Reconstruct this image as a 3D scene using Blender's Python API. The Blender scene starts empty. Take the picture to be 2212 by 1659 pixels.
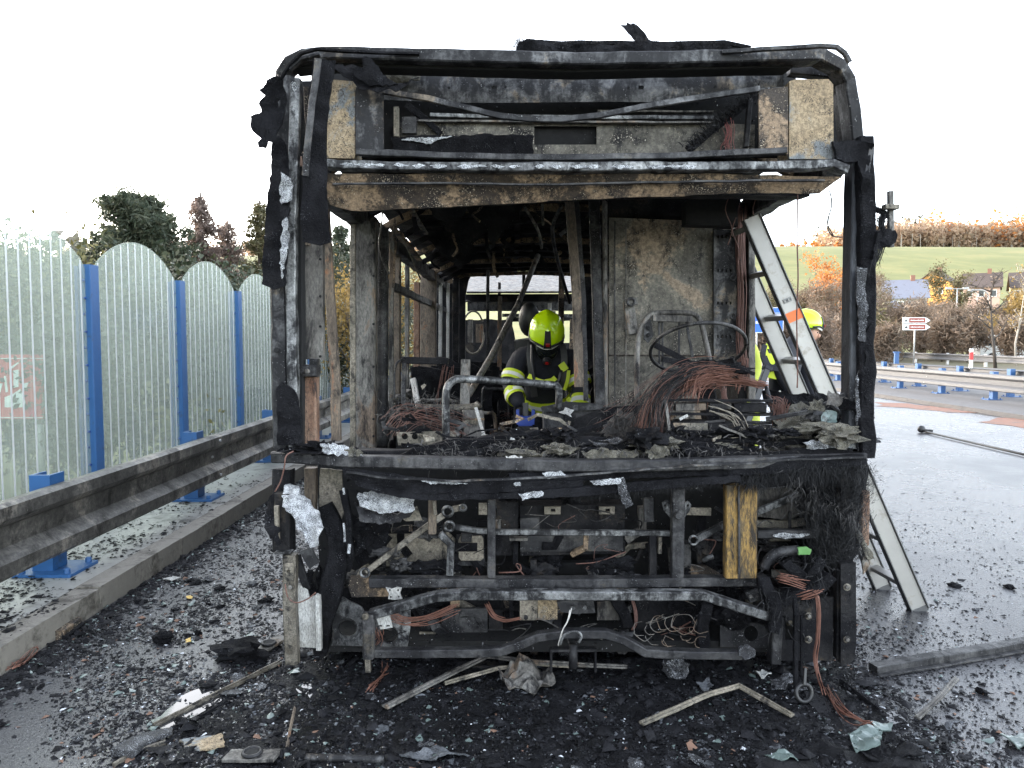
import bpy, bmesh, math, random
import numpy as np
from mathutils import Vector, Matrix, noise
from mathutils.geometry import delaunay_2d_cdt
R = math.radians
random.seed(7); np.random.seed(7)
sc = bpy.context.scene
C = sc.collection

# ------------------------------------------------------------------ camera, sky, sun, exposure
F, CX, CY, HZ = 1609.0, 1106.0, 829.5, 735.0      # focal length and picture centre on a 2212 x 1659 grid
PITCH = math.atan((CY - HZ) / F)
CAMZ = 1.48
cam_data = bpy.data.cameras.new('camera')
cam_data.sensor_width = 36.0
cam_data.lens = F / 2212.0 * 36.0
cam_data.clip_start = 0.05; cam_data.clip_end = 4000
cam = bpy.data.objects.new('camera', cam_data); C.objects.link(cam)
cam.location = (0, 0, CAMZ); cam.rotation_euler = (math.pi / 2 - PITCH, 0, 0)
sc.camera = cam

SUN_EL, SUN_AZ = R(9.0), R(-58.0)                 # azimuth measured from +Y (straight ahead), negative = left
world = bpy.data.worlds.new('World'); sc.world = world; world.use_nodes = True
wn = world.node_tree
bg = wn.nodes['Background']
sky = wn.nodes.new('ShaderNodeTexSky'); sky.sky_type = 'NISHITA'
sky.sun_disc = False; sky.sun_elevation = SUN_EL; sky.sun_rotation = SUN_AZ
sky.altitude = 300; sky.air_density = 0.65; sky.dust_density = 2.2; sky.ozone_density = 0.0
veil = wn.nodes.new('ShaderNodeHueSaturation'); veil.inputs['Saturation'].default_value = 0.45    # thin high cloud over the whole sky
wn.links.new(sky.outputs[0], veil.inputs['Color']); wn.links.new(veil.outputs[0], bg.inputs[0]); bg.inputs[1].default_value = 0.15
sun_data = bpy.data.lights.new('sun', 'SUN'); sun_data.energy = 0.03; sun_data.angle = R(10); sun_data.color = (1.0, 0.66, 0.40)
sun = bpy.data.objects.new('sun', sun_data); C.objects.link(sun)
sdir = Vector((math.sin(SUN_AZ) * math.cos(SUN_EL), math.cos(SUN_AZ) * math.cos(SUN_EL), math.sin(SUN_EL)))
sun.rotation_euler = sdir.to_track_quat('Z', 'Y').to_euler(); sun.location = sdir * 60
vs = sc.view_settings
vs.view_transform = 'Standard'; vs.look = 'None'; vs.gamma = 1.0; vs.use_curve_mapping = False
vs.exposure = 3.7
sc.render.engine = 'CYCLES'
sc.cycles.max_bounces = 6; sc.cycles.transparent_max_bounces = 24
sc.cycles.use_denoising = True
sc.cycles.use_adaptive_sampling = True; sc.cycles.adaptive_threshold = 0.006

# ------------------------------------------------------------------ helpers
ct, st = math.cos(PITCH), math.sin(PITCH)
def ray(x, y):
    a, b = (x - CX) / F, (CY - y) / F
    return Vector((a, ct + b * st, -st + b * ct))
def P(x, y, Y):
    d = ray(x, y); return Vector((0, 0, CAMZ)) + d * (Y / d.y)
def G(x, y, z=0.0):
    d = ray(x, y); return Vector((0, 0, CAMZ)) + d * ((z - CAMZ) / d.z)
def nz(v, s=1.0, o=0.0):
    return noise.noise(Vector((v[0] * s + o, v[1] * s + o * .7, v[2] * s - o)))
def props(o, label=None, cat=None, group=None, kind=None):
    if label: o['label'] = label
    if cat: o['category'] = cat
    if group: o['group'] = group
    if kind: o['kind'] = kind
    return o
def new(name, verts, faces, mat=None, parent=None, smooth=False):
    me = bpy.data.meshes.new(name)
    me.from_pydata([tuple(v) for v in verts], [], faces)
    if mat is not None: me.materials.append(mat)
    if smooth:
        me.polygons.foreach_set('use_smooth', [True] * len(me.polygons))
    me.update()
    o = bpy.data.objects.new(name, me); C.objects.link(o)
    if parent is not None: o.parent = parent
    return o
def fast(name, V, T, mat, parent=None, smooth=False):
    """triangles from numpy arrays"""
    me = bpy.data.meshes.new(name)
    V = np.asarray(V, dtype=np.float32); T = np.asarray(T, dtype=np.int32)
    me.vertices.add(len(V)); me.vertices.foreach_set('co', V.ravel())
    me.loops.add(T.size); me.loops.foreach_set('vertex_index', T.ravel())
    me.polygons.add(len(T)); me.polygons.foreach_set('loop_start', np.arange(0, T.size, 3, dtype=np.int32))
    me.update(calc_edges=True)
    if smooth: me.polygons.foreach_set('use_smooth', np.ones(len(T), dtype=bool))
    me.materials.append(mat)
    o = bpy.data.objects.new(name, me); C.objects.link(o)
    if parent is not None: o.parent = parent
    return o
def empty(name, loc=(0, 0, 0), rz=0.0, parent=None):
    o = bpy.data.objects.new(name, None); C.objects.link(o)
    o.location = loc; o.rotation_euler = (0, 0, rz); o.empty_display_size = .2
    if parent is not None: o.parent = parent
    return o
def thing(name, label, cat, loc=(0, 0, 0), rz=0.0, group=None):
    return props(empty(name, loc, rz), label, cat, group)
def catmull(pts, n=6):
    out = []
    m = len(pts)
    for i in range(m - 1):
        p0, p1, p2, p3 = pts[max(i - 1, 0)], pts[i], pts[i + 1], pts[min(i + 2, m - 1)]
        for k in range(n):
            t = k / n
            out.append(0.5 * ((2 * p1) + (p2 - p0) * t + (2 * p0 - 5 * p1 + 4 * p2 - p3) * t * t + (3 * p1 - p0 - 3 * p2 + p3) * t ** 3))
    out.append(pts[-1].copy())
    return out
def resample(pts, step):
    out = [pts[0].copy()]
    for a, b in zip(pts, pts[1:]):
        n = max(1, int((b - a).length / step))
        for k in range(1, n + 1): out.append(a.lerp(b, k / n))
    return out
def section_sweep(pts, sec, ref=Vector((0, 1, 0)), jit=0.0, seed=0.0, taper=None, twist=0.0):
    """sweep closed section (list of (side, depth)) along pts; returns verts, faces"""
    n, m = len(pts), len(sec)
    V, Fc = [], []
    for i, p in enumerate(pts):
        t = (pts[min(i + 1, n - 1)] - pts[max(i - 1, 0)])
        if t.length < 1e-9: t = Vector((0, 0, 1))
        t.normalize()
        r = ref if abs(t.dot(ref)) < .95 else Vector((0, 0, 1)) if abs(t.z) < .9 else Vector((1, 0, 0))
        s = t.cross(r).normalized(); d = s.cross(t).normalized()
        if twist:
            a = twist * i / max(1, n - 1); s, d = s * math.cos(a) + d * math.sin(a), d * math.cos(a) - s * math.sin(a)
        k = taper(i / max(1, n - 1)) if taper else 1.0
        for (a, b) in sec:
            q = p + s * (a * k) + d * (b * k)
            if jit: q = q + Vector((nz(q, 9, seed), nz(q, 9, seed + 31), nz(q, 9, seed + 77))) * jit
            V.append(q)
    for i in range(n - 1):
        for j in range(m):
            a, b = i * m + j, i * m + (j + 1) % m
            Fc.append((a, b, b + m, a + m))
    Fc.append(tuple(reversed(range(m)))); Fc.append(tuple((n - 1) * m + j for j in range(m)))
    return V, Fc
def rect(w, d, c=None):
    w, d = w / 2, d / 2
    c = min(w, d) * .22 if c is None else c
    return [(-w + c, -d), (w - c, -d), (w, -d + c), (w, d - c), (w - c, d), (-w + c, d), (-w, d - c), (-w, -d + c)]
def ngon(r, n=8): return [(r * math.cos(2 * math.pi * k / n), r * math.sin(2 * math.pi * k / n)) for k in range(n)]
SEED = [0.0]
def sd():
    SEED[0] += 1.37; return SEED[0]
def bar3(name, pts, w, d, mat, parent=None, jit=.0025, step=.07, smooth=False, ref=Vector((0, 1, 0)), curve=0, taper=None, twist=0.0):
    pts = [Vector(p) for p in pts]
    if curve: pts = catmull(pts, curve)
    pts = resample(pts, step)
    V, Fc = section_sweep(pts, rect(w, d), ref, jit, sd(), taper, twist)
    return new(name, V, Fc, mat, parent, smooth)
def bar(name, vp, w, d, mat, parent=None, **k):
    """bar through picture-grid points (x, y, distance); w = width in grid pixels at the first point, d = depth in metres"""
    pts = [P(*p) for p in vp]
    return bar3(name, pts, w * vp[0][2] / F, d, mat, parent, **k)
def tube3(name, pts, r, mat, parent=None, n=8, curve=4, jit=.0, step=.05, taper=None):
    pts = [Vector(p) for p in pts]
    if curve and len(pts) > 2: pts = catmull(pts, curve)
    elif jit: pts = resample(pts, step)
    V, Fc = section_sweep(pts, ngon(r, n), Vector((0, 1, 0)), jit, sd(), taper)
    return new(name, V, Fc, mat, parent, True)
def tube(name, vp, w, mat, parent=None, **k):
    return tube3(name, [P(*p) for p in vp], w * vp[0][2] / F / 2, mat, parent, **k)
def inside(p, poly):
    x, y = p; r = False; j = len(poly) - 1
    for i in range(len(poly)):
        xi, yi = poly[i]; xj, yj = poly[j]
        if (yi > y) != (yj > y) and x < (xj - xi) * (y - yi) / (yj - yi) + xi: r = not r
        j = i
    return r
def sheet(name, outline, fn, thick, mat, parent=None, holes=(), grid=16, ragged=0.0, smooth=True):
    """irregular plate: outline in 2-D, fn(x, y) -> Vector, thick = offset vector of the back face"""
    s = sd(); rnd = random.Random(int(s * 1000))
    def loop(poly, rag):
        out = []
        for i in range(len(poly)):
            a, b = poly[i], poly[(i + 1) % len(poly)]
            L = math.hypot(b[0] - a[0], b[1] - a[1]); n = max(1, int(L / grid + .5))
            for k in range(n):
                t = k / n
                out.append((a[0] + (b[0] - a[0]) * t + rnd.uniform(-rag, rag), a[1] + (b[1] - a[1]) * t + rnd.uniform(-rag, rag)))
        return out
    O = loop(outline, ragged); H = [loop(h, 0) for h in holes]
    xs = [p[0] for p in O]; ys = [p[1] for p in O]
    pts = list(O); edges = [(i, (i + 1) % len(O)) for i in range(len(O))]
    for h in H:
        b = len(pts); pts += h; edges += [(b + i, b + (i + 1) % len(h)) for i in range(len(h))]
    y = min(ys) + grid * .5
    while y < max(ys):
        x = min(xs) + grid * .5
        while x < max(xs):
            q = (x + rnd.uniform(-.3, .3) * grid, y + rnd.uniform(-.3, .3) * grid)
            if inside(q, O) and not any(inside(q, h) for h in H): pts.append(q)
            x += grid
        y += grid
    v2, _, f2, _, _, _ = delaunay_2d_cdt([Vector(p) for p in pts], edges, [], 0, 1e-5)
    tri = []
    for f in f2:
        cx = sum(v2[i][0] for i in f) / len(f); cy = sum(v2[i][1] for i in f) / len(f)
        if inside((cx, cy), O) and not any(inside((cx, cy), h) for h in H): tri.append(tuple(f))
    n = len(v2)
    fr = [fn(v[0], v[1]) for v in v2]
    V = fr + [p + thick for p in fr]
    e = {}
    for f in tri:
        for i in range(len(f)):
            a, b = f[i], f[(i + 1) % len(f)]; e[(a, b)] = 1
    Fc = [tuple(f) for f in tri] + [tuple(i + n for i in reversed(f)) for f in tri]
    for (a, b) in e:
        if (b, a) not in e: Fc.append((b, a, a + n, b + n))
    o = new(name, V, Fc, mat, parent, False)
    return o
def plate(name, outline, Y, mat, parent=None, thick=.006, amp=0.0, scale=4.0, holes=(), grid=18, ragged=0.0, dy=0.0, dx=0.0):
    """plate facing the camera side, outline on the picture grid at distance Y (dy, dx: metres of extra distance per grid pixel)"""
    s = sd(); x0, y0 = outline[0]
    def fn(x, y):
        Yb = Y + dy * (y - y0) + dx * (x - x0)
        p = P(x, y, Yb)
        if amp: p.y += amp * (nz(p, scale, s) + .5 * nz(p, scale * 2.7, s + 9))
        return p
    return sheet(name, outline, fn, Vector((0, thick, 0)), mat, parent, holes, grid, ragged)
def rpoly(x0, y0, x1, y1): return [(x0, y0), (x1, y0), (x1, y1), (x0, y1)]
def circ(cx, cy, rx, ry=None, n=14):
    ry = ry or rx
    return [(cx + rx * math.cos(2 * math.pi * k / n), cy + ry * math.sin(2 * math.pi * k / n)) for k in range(n)]
def box3(name, a, b, mat, parent=None, bev=.004, jit=0.0):
    (x0, y0, z0), (x1, y1, z1) = a, b
    c = min(bev, abs(x1 - x0) / 3, abs(y1 - y0) / 3)
    cx, cy = (x0 + x1) / 2, (y0 + y1) / 2
    if jit:
        return bar3(name, [(cx, cy, z0), (cx, cy, z1)], abs(x1 - x0), abs(y1 - y0), mat, parent, jit=jit)
    V, Fc = section_sweep([Vector((cx, cy, z0)), Vector((cx, cy, z1))], [(u, v) for (u, v) in rect(abs(x1 - x0), abs(y1 - y0), c)])
    return new(name, V, Fc, mat, parent)
def boxes(name, lst, mat, parent=None):
    V, Fc = [], []
    for (a, b) in lst:
        (x0, y0, z0), (x1, y1, z1) = a, b; k = len(V)
        V += [(x0, y0, z0), (x1, y0, z0), (x1, y1, z0), (x0, y1, z0), (x0, y0, z1), (x1, y0, z1), (x1, y1, z1), (x0, y1, z1)]
        Fc += [tuple(k + i for i in f) for f in ((0, 3, 2, 1), (4, 5, 6, 7), (0, 1, 5, 4), (1, 2, 6, 5), (2, 3, 7, 6), (3, 0, 4, 7))]
    return new(name, V, Fc, mat, parent)
def lump(name, c, r, mat, parent=None, amp=.35, scale=1.6, sub=3, smooth=False, rot=0.0):
    bm = bmesh.new(); bmesh.ops.create_icosphere(bm, subdivisions=sub, radius=1)
    s = sd(); cr, sr = math.cos(rot), math.sin(rot)
    for v in bm.verts:
        k = 1 + amp * (nz(v.co, scale, s) + .6 * nz(v.co, scale * 2.6, s + 5) + .4 * nz(v.co, scale * 6, s + 8))
        q = Vector((v.co.x * r[0] * k, v.co.y * r[1] * k, v.co.z * r[2] * k))
        v.co = Vector(c) + Vector((q.x * cr - q.z * sr, q.y, q.x * sr + q.z * cr))
    me = bpy.data.meshes.new(name); bm.to_mesh(me); bm.free(); me.materials.append(mat)
    if smooth: me.polygons.foreach_set('use_smooth', [True] * len(me.polygons))
    o = bpy.data.objects.new(name, me); C.objects.link(o)
    if parent is not None: o.parent = parent
    return o
def disc(name, c, r, h, mat, parent=None, axis=Vector((0, -1, 0)), n=10):
    c = Vector(c); V, Fc = section_sweep([c, c + axis * h * .8, c + axis * h], ngon(r, n), Vector((1, 0, 0)) if abs(axis.x) < .9 else Vector((0, 1, 0)))
    for i in range(2 * n, 3 * n): V[i] = c + axis * h + (V[i] - c - axis * h) * .75
    return new(name, V, Fc, mat, parent)
def ring(name, c, r, w, mat, parent=None, n=16, m=6, a=Vector((1, 0, 0)), b=Vector((0, 0, 1))):
    V, Fc = [], []
    ax = a.cross(b)
    for i in range(n):
        t = 2 * math.pi * i / n; e = a * math.cos(t) + b * math.sin(t)
        for j in range(m):
            u = 2 * math.pi * j / m
            V.append(Vector(c) + e * (r + w * math.cos(u)) + ax * (w * math.sin(u)))
    for i in range(n):
        for j in range(m):
            Fc.append((i * m + j, ((i + 1) % n) * m + j, ((i + 1) % n) * m + (j + 1) % m, i * m + (j + 1) % m))
    return new(name, V, Fc, mat, parent, True)
def wires(name, paths, r, mat, parent=None, n=4, curve=4):
    V, Fc = [], []
    for pts in paths:
        pts = [Vector(p) for p in pts]
        if curve and len(pts) > 2: pts = catmull(pts, curve)
        a, f = section_sweep(pts, ngon(r, n))
        k = len(V); V += a; Fc += [tuple(i + k for i in q) for q in f]
    return new(name, V, Fc, mat, parent, True)
def bundle(name, vp, cnt, spread, r, mat, parent=None, fray=1.5, seed=0):
    rnd = random.Random(seed + 5); paths = []
    base = [P(*p) for p in vp]
    for k in range(cnt):
        off = Vector((rnd.gauss(0, 1), rnd.gauss(0, 1), rnd.gauss(0, 1))) * spread
        m = rnd.choice([len(base)] * 3 + [max(2, len(base) - 1)])
        pts = []
        for i, b in enumerate(base[:m]):
            q = 1 + (fray - 1) * (i / (len(base) - 1)) ** 2
            pts.append(b + off * q + Vector((rnd.uniform(-1, 1), rnd.uniform(-1, 1), rnd.uniform(-1, 1))) * spread * .45)
        paths.append(pts)
    return wires(name, paths, r, mat, parent, n=3)
def strands(name, roots, length, width, mat, parent=None, dirv=(0, 0, -1), spread=.6, seed=1, droop=.4):
    """many thin bent blades (charred fibres, needles): roots (n,3) array"""
    rs = np.random.RandomState(seed); n = len(roots)
    roots = np.asarray(roots, dtype=float)
    d = np.asarray(dirv, dtype=float)[None, :] + rs.normal(0, spread, (n, 3)); d /= np.linalg.norm(d, axis=1, keepdims=True)
    L = length * rs.uniform(.4, 1.2, (n, 1))
    side = np.cross(d, rs.normal(0, 1, (n, 3))); side /= np.linalg.norm(side, axis=1, keepdims=True)
    w = width * rs.uniform(.6, 1.3, (n, 1))
    mid = roots + d * L * .5; tip = roots + d * L + rs.normal(0, .15, (n, 3)) * L; tip[:, 2] -= (L * droop)[:, 0]
    V = np.stack([roots - side * w, roots + side * w, mid - side * w * .7, mid + side * w * .7, tip], 1).reshape(-1, 3)
    b = np.arange(n)[:, None] * 5
    T = np.concatenate([b + [0, 1, 3], b + [0, 3, 2], b + [2, 3, 4]], 0)
    return fast(name, V, T, mat, parent)
def line_roots(vp, n, sp, seed=0):
    rs = np.random.RandomState(seed); pts = [P(*p) for p in vp]; out = []
    for k in range(n):
        t = rs.uniform(0, len(pts) - 1); i = min(int(t), len(pts) - 2)
        q = pts[i].lerp(pts[i + 1], t - i)
        out.append((q.x + rs.normal(0, sp), q.y + rs.normal(0, sp), q.z + rs.normal(0, sp)))
    return np.array(out)

# ------------------------------------------------------------------ materials
MATS = {}
def nodes(name):
    m = bpy.data.materials.new(name); m.use_nodes = True
    nt = m.node_tree; MATS[name] = m
    return m, nt, nt.nodes['Principled BSDF'], nt.nodes['Material Output']
def N(nt, t, **k):
    n = nt.nodes.new(t)
    for a, b in k.items(): setattr(n, a, b)
    return n
def tex(nt, vec, scale, detail=6, rough=.6, dist=0.0):
    n = N(nt, 'ShaderNodeTexNoise'); n.inputs['Scale'].default_value = scale; n.inputs['Detail'].default_value = detail
    n.inputs['Roughness'].default_value = rough; n.inputs['Distortion'].default_value = dist
    nt.links.new(vec, n.inputs['Vector']); return n.outputs[0]
def step(nt, v, lo, hi):
    n = N(nt, 'ShaderNodeMapRange'); n.inputs['From Min'].default_value = lo; n.inputs['From Max'].default_value = hi
    nt.links.new(v, n.inputs['Value']); return n.outputs['Result']
def mixc(nt, f, a, b):
    n = N(nt, 'ShaderNodeMix', data_type='RGBA')
    for s, i in ((f, 0), (a, 6), (b, 7)):
        if isinstance(s, (int, float)): n.inputs[i].default_value = s
        elif isinstance(s, (tuple, list)): n.inputs[i].default_value = (*s, 1) if len(s) == 3 else s
        else: nt.links.new(s, n.inputs[i])
    return n.outputs[2]
def math_(nt, op, a, b):
    n = N(nt, 'ShaderNodeMath', operation=op)
    for i, s in enumerate((a, b)):
        if isinstance(s, (int, float)): n.inputs[i].default_value = s
        else: nt.links.new(s, n.inputs[i])
    return n.outputs[0]
def posn(nt, off, stretch=None, coord='pos'):
    if coord == 'pos': v = N(nt, 'ShaderNodeNewGeometry').outputs['Position']
    else: v = N(nt, 'ShaderNodeTexCoord').outputs['Object']
    m = N(nt, 'ShaderNodeMapping'); m.inputs['Location'].default_value = off
    if stretch: m.inputs['Scale'].default_value = stretch
    nt.links.new(v, m.inputs['Vector']); return m.outputs[0]
def bump(nt, bs, h, s, d=.01):
    b = N(nt, 'ShaderNodeBump'); b.inputs['Strength'].default_value = s; b.inputs['Distance'].default_value = d
    nt.links.new(h, b.inputs['Height']); nt.links.new(b.outputs[0], bs.inputs['Normal'])
_k = [0]
def burnt(name, a, b, soot=.45, patch=None, pamt=.6, spk=None, samt=.68, scale=5.0, rough=(.45, .85), metal=0.0, bmp=.35, stretch=None, coord='pos', sootcol=(.006, .006, .0075), spec=.35):
    m, nt, bs, out = nodes(name); _k[0] += 1
    v = posn(nt, (_k[0] * 3.7, _k[0] * 1.9, _k[0] * 5.3), stretch, coord)
    vs_ = posn(nt, (_k[0] * 1.7, _k[0] * 2.9, _k[0] * 2.3), (1.6, 1.6, .28), coord)
    n1 = tex(nt, v, scale, 5, .6, .6); n2 = tex(nt, v, scale * 2.3, 9, .74, .5); n3 = tex(nt, v, scale * 15, 5, .75); n4 = tex(nt, v, scale * 45, 2, .6)
    n5 = tex(nt, vs_, scale * 2.2, 6, .7, .3)
    col = mixc(nt, step(nt, n1, .42, .58), a, b)
    if patch: col = mixc(nt, step(nt, math_(nt, 'ADD', n1, math_(nt, 'MULTIPLY', n3, .25)), pamt, pamt + .06), col, patch)
    # brightness mottling of the oxide skin
    col = mixc(nt, step(nt, n3, .40, .62), mixc(nt, .55, col, (.012, .012, .013)), col)
    sm = math_(nt, 'ADD', math_(nt, 'MULTIPLY', n2, .6), math_(nt, 'MULTIPLY', n5, .4))
    lo = .565 - (soot - .25) * .42
    col = mixc(nt, math_(nt, 'MULTIPLY', step(nt, sm, lo, lo + .085), .93), col, sootcol)
    if spk:
        sk = math_(nt, 'ADD', math_(nt, 'MULTIPLY', n4, .6), math_(nt, 'MULTIPLY', n2, .4))
        col = mixc(nt, step(nt, sk, samt - .10, samt - .05), col, spk)
    nt.links.new(col, bs.inputs['Base Color'])
    r = N(nt, 'ShaderNodeMapRange'); r.inputs['To Min'].default_value = rough[0]; r.inputs['To Max'].default_value = rough[1]
    nt.links.new(n2, r.inputs['Value']); r.inputs['From Min'].default_value = .3; r.inputs['From Max'].default_value = .7
    nt.links.new(r.outputs['Result'], bs.inputs['Roughness'])
    bs.inputs['Metallic'].default_value = metal; bs.inputs['Specular IOR Level'].default_value = spec
    h = math_(nt, 'ADD', math_(nt, 'MULTIPLY', n2, 1.0), math_(nt, 'MULTIPLY', n3, .6))
    bump(nt, bs, h, bmp, .02)
    return m
def plain(name, col, rough=.5, metal=0.0, var=.25, scale=8.0, dirt=None, damt=.55, bmp=.1, coat=0.0, coord='pos'):
    m, nt, bs, out = nodes(name); _k[0] += 1
    v = posn(nt, (_k[0] * 2.1, _k[0] * 4.9, _k[0]), None, coord)
    n1 = tex(nt, v, scale, 6, .65); n2 = tex(nt, v, scale * 5, 5, .7)
    c = mixc(nt, n1, tuple(x * (1 - var) for x in col), tuple(min(1, x * (1 + var)) for x in col))
    if dirt: c = mixc(nt, step(nt, math_(nt, 'ADD', math_(nt, 'MULTIPLY', n1, .6), math_(nt, 'MULTIPLY', n2, .4)), damt, damt + .12), c, dirt)
    nt.links.new(c, bs.inputs['Base Color']); bs.inputs['Metallic'].default_value = metal
    r = N(nt, 'ShaderNodeMapRange'); r.inputs['To Min'].default_value = rough * .75; r.inputs['To Max'].default_value = min(1, rough * 1.3)
    nt.links.new(n2, r.inputs['Value']); nt.links.new(r.outputs['Result'], bs.inputs['Roughness'])
    bs.inputs['Coat Weight'].default_value = coat
    if bmp: bump(nt, bs, n2, bmp, .01)
    return m
def leafmat(name, cols, trans=.35, rough=.6):
    m, nt, bs, out = nodes(name)
    g = N(nt, 'ShaderNodeNewGeometry'); cr = N(nt, 'ShaderNodeValToRGB')
    oi = N(nt, 'ShaderNodeObjectInfo')
    el = cr.color_ramp.elements
    for i, c in enumerate(cols):
        e = el[i] if i < 2 else el.new(1)
        e.position = i / (len(cols) - 1); e.color = (*c, 1)
    f = math_(nt, 'FRACT', math_(nt, 'ADD', math_(nt, 'MULTIPLY', g.outputs['Random Per Island'], .75), math_(nt, 'MULTIPLY', oi.outputs['Random'], .3)), 0)
    nt.links.new(f, cr.inputs[0])
    nt.links.new(cr.outputs[0], bs.inputs['Base Color']); bs.inputs['Roughness'].default_value = rough
    tr = N(nt, 'ShaderNodeBsdfTranslucent'); nt.links.new(cr.outputs[0], tr.inputs[0])
    mx = N(nt, 'ShaderNodeMixShader'); mx.inputs[0].default_value = trans
    nt.links.new(bs.outputs[0], mx.inputs[1]); nt.links.new(tr.outputs[0], mx.inputs[2]); nt.links.new(mx.outputs[0], out.inputs[0])
    return m

bluesoot = burnt('dark_blue_steel', (.035, .038, .046), (.085, .09, .10), .30, spk=(.4, .41, .43), samt=.735, scale=4, rough=(.3, .6), metal=.3, bmp=.2, stretch=(1.5, 1.5, .4))
char = burnt('char', (.007, .007, .0085), (.020, .020, .023), .35, spk=(.20, .205, .22), samt=.715, scale=7, rough=(.45, .85), bmp=1.0, spec=.06)
charfur = plain('charred_fibre', (.006, .006, .007), .8, bmp=0)
greyfur = plain('grey_fibre', (.055, .052, .05), .8, bmp=0)
soot = burnt('sooty_steel', (.026, .026, .029), (.095, .093, .093), .45, patch=(.10, .088, .07), pamt=.74, spk=(.30, .30, .31), samt=.72, scale=4, rough=(.35, .75), metal=.25, bmp=.3)
sootbrown = burnt('scorched_brown_steel', (.055, .042, .032), (.12, .085, .055), .42, patch=(.33, .235, .15), pamt=.60, spk=(.5, .42, .32), samt=.68, scale=4, rough=(.45, .85), metal=.1, bmp=.4)
greysteel = burnt('burnt_grey_steel', (.13, .12, .108), (.26, .25, .23), .42, patch=(.20, .15, .11), pamt=.68, spk=(.045, .04, .04), samt=.70, scale=4, rough=(.4, .8), metal=.15, bmp=.3, stretch=(1.4, 1.4, .55))
bluesteel = burnt('blue_grey_steel', (.062, .062, .064), (.18, .18, .182), .56, patch=(.19, .155, .115), pamt=.68, spk=(.5, .5, .5), samt=.735, scale=3.4, rough=(.35, .7), metal=.3, bmp=.2)
galv = burnt('galvanised_steel', (.13, .132, .134), (.33, .335, .335), .50, spk=(.06, .06, .07), samt=.73, scale=6, rough=(.35, .65), metal=.45, bmp=.2)
tan = burnt('tan_scale', (.36, .27, .165), (.46, .36, .23), .26, patch=(.20, .215, .22), pamt=.66, spk=(.05, .04, .035), samt=.645, scale=4.5, rough=(.6, .9), bmp=.3)
brownpost = burnt('brown_post', (.13, .10, .075), (.22, .175, .13), .32, patch=(.27, .13, .07), pamt=.70, spk=(.04, .035, .03), samt=.69, scale=5, rough=(.5, .85), bmp=.3, stretch=(1.3, 1.3, .5))
rustpost = burnt('rusty_post', (.20, .10, .06), (.30, .19, .13), .3, spk=(.03, .03, .03), samt=.66, scale=8, rough=(.6, .9), bmp=.4, stretch=(1.3, 1.3, .5))
cabwall = burnt('cab_wall', (.12, .11, .09), (.25, .23, .19), .42, patch=(.36, .28, .20), pamt=.69, spk=(.42, .38, .32), samt=.685, scale=3.2, rough=(.45, .8), metal=.1, bmp=.25)
primer = burnt('yellow_primer', (.075, .062, .042), (.24, .15, .05), .44, patch=(.33, .20, .055), pamt=.62, spk=(.05, .05, .045), samt=.68, scale=6, rough=(.5, .8), bmp=.25, stretch=(2.2, 2.2, .5))
ash = burnt('white_ash', (.07, .073, .08), (.26, .27, .29), .42, spk=(.74, .76, .78), samt=.585, scale=9, rough=(.5, .9), bmp=.9, sootcol=(.06, .06, .065))
beige = burnt('beige_burnt_plate', (.20, .18, .14), (.34, .30, .24), .36, spk=(.06, .055, .05), samt=.69, scale=6, rough=(.45, .8), metal=.1, bmp=.25)
paleplate = burnt('pale_plate', (.48, .47, .44), (.62, .62, .60), .22, spk=(.12, .12, .12), samt=.69, scale=8, rough=(.4, .7), metal=.2, bmp=.25, stretch=(1.6, 1.6, .6))
brass = burnt('olive_rod', (.14, .122, .095), (.26, .235, .195), .40, spk=(.04, .04, .04), samt=.69, scale=9, rough=(.35, .65), metal=.35, bmp=.2)
dark = plain('soot_black', (.003, .003, .0035), .95, bmp=.2)  # soot, and painted darkness of holes, gaps and voids
darkwall = burnt('black_panel', (.010, .010, .012), (.028, .027, .028), .4, patch=(.05, .042, .034), pamt=.72, spk=(.12, .12, .12), samt=.72, scale=4, rough=(.45, .8), bmp=.5, spec=.09)
copper = plain('bare_copper', (.19, .088, .062), .5, .4, .55, 30, (.10, .05, .04), .58, 0)
copperdull = plain('dull_copper', (.15, .075, .058), .6, .2, .5, 30, (.05, .04, .04), .52, 0)
insul = burnt('burnt_insulation', (.13, .12, .09), (.26, .24, .19), .4, spk=(.5, .48, .42), samt=.66, scale=14, rough=(.8, .95), bmp=.8)
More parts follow.
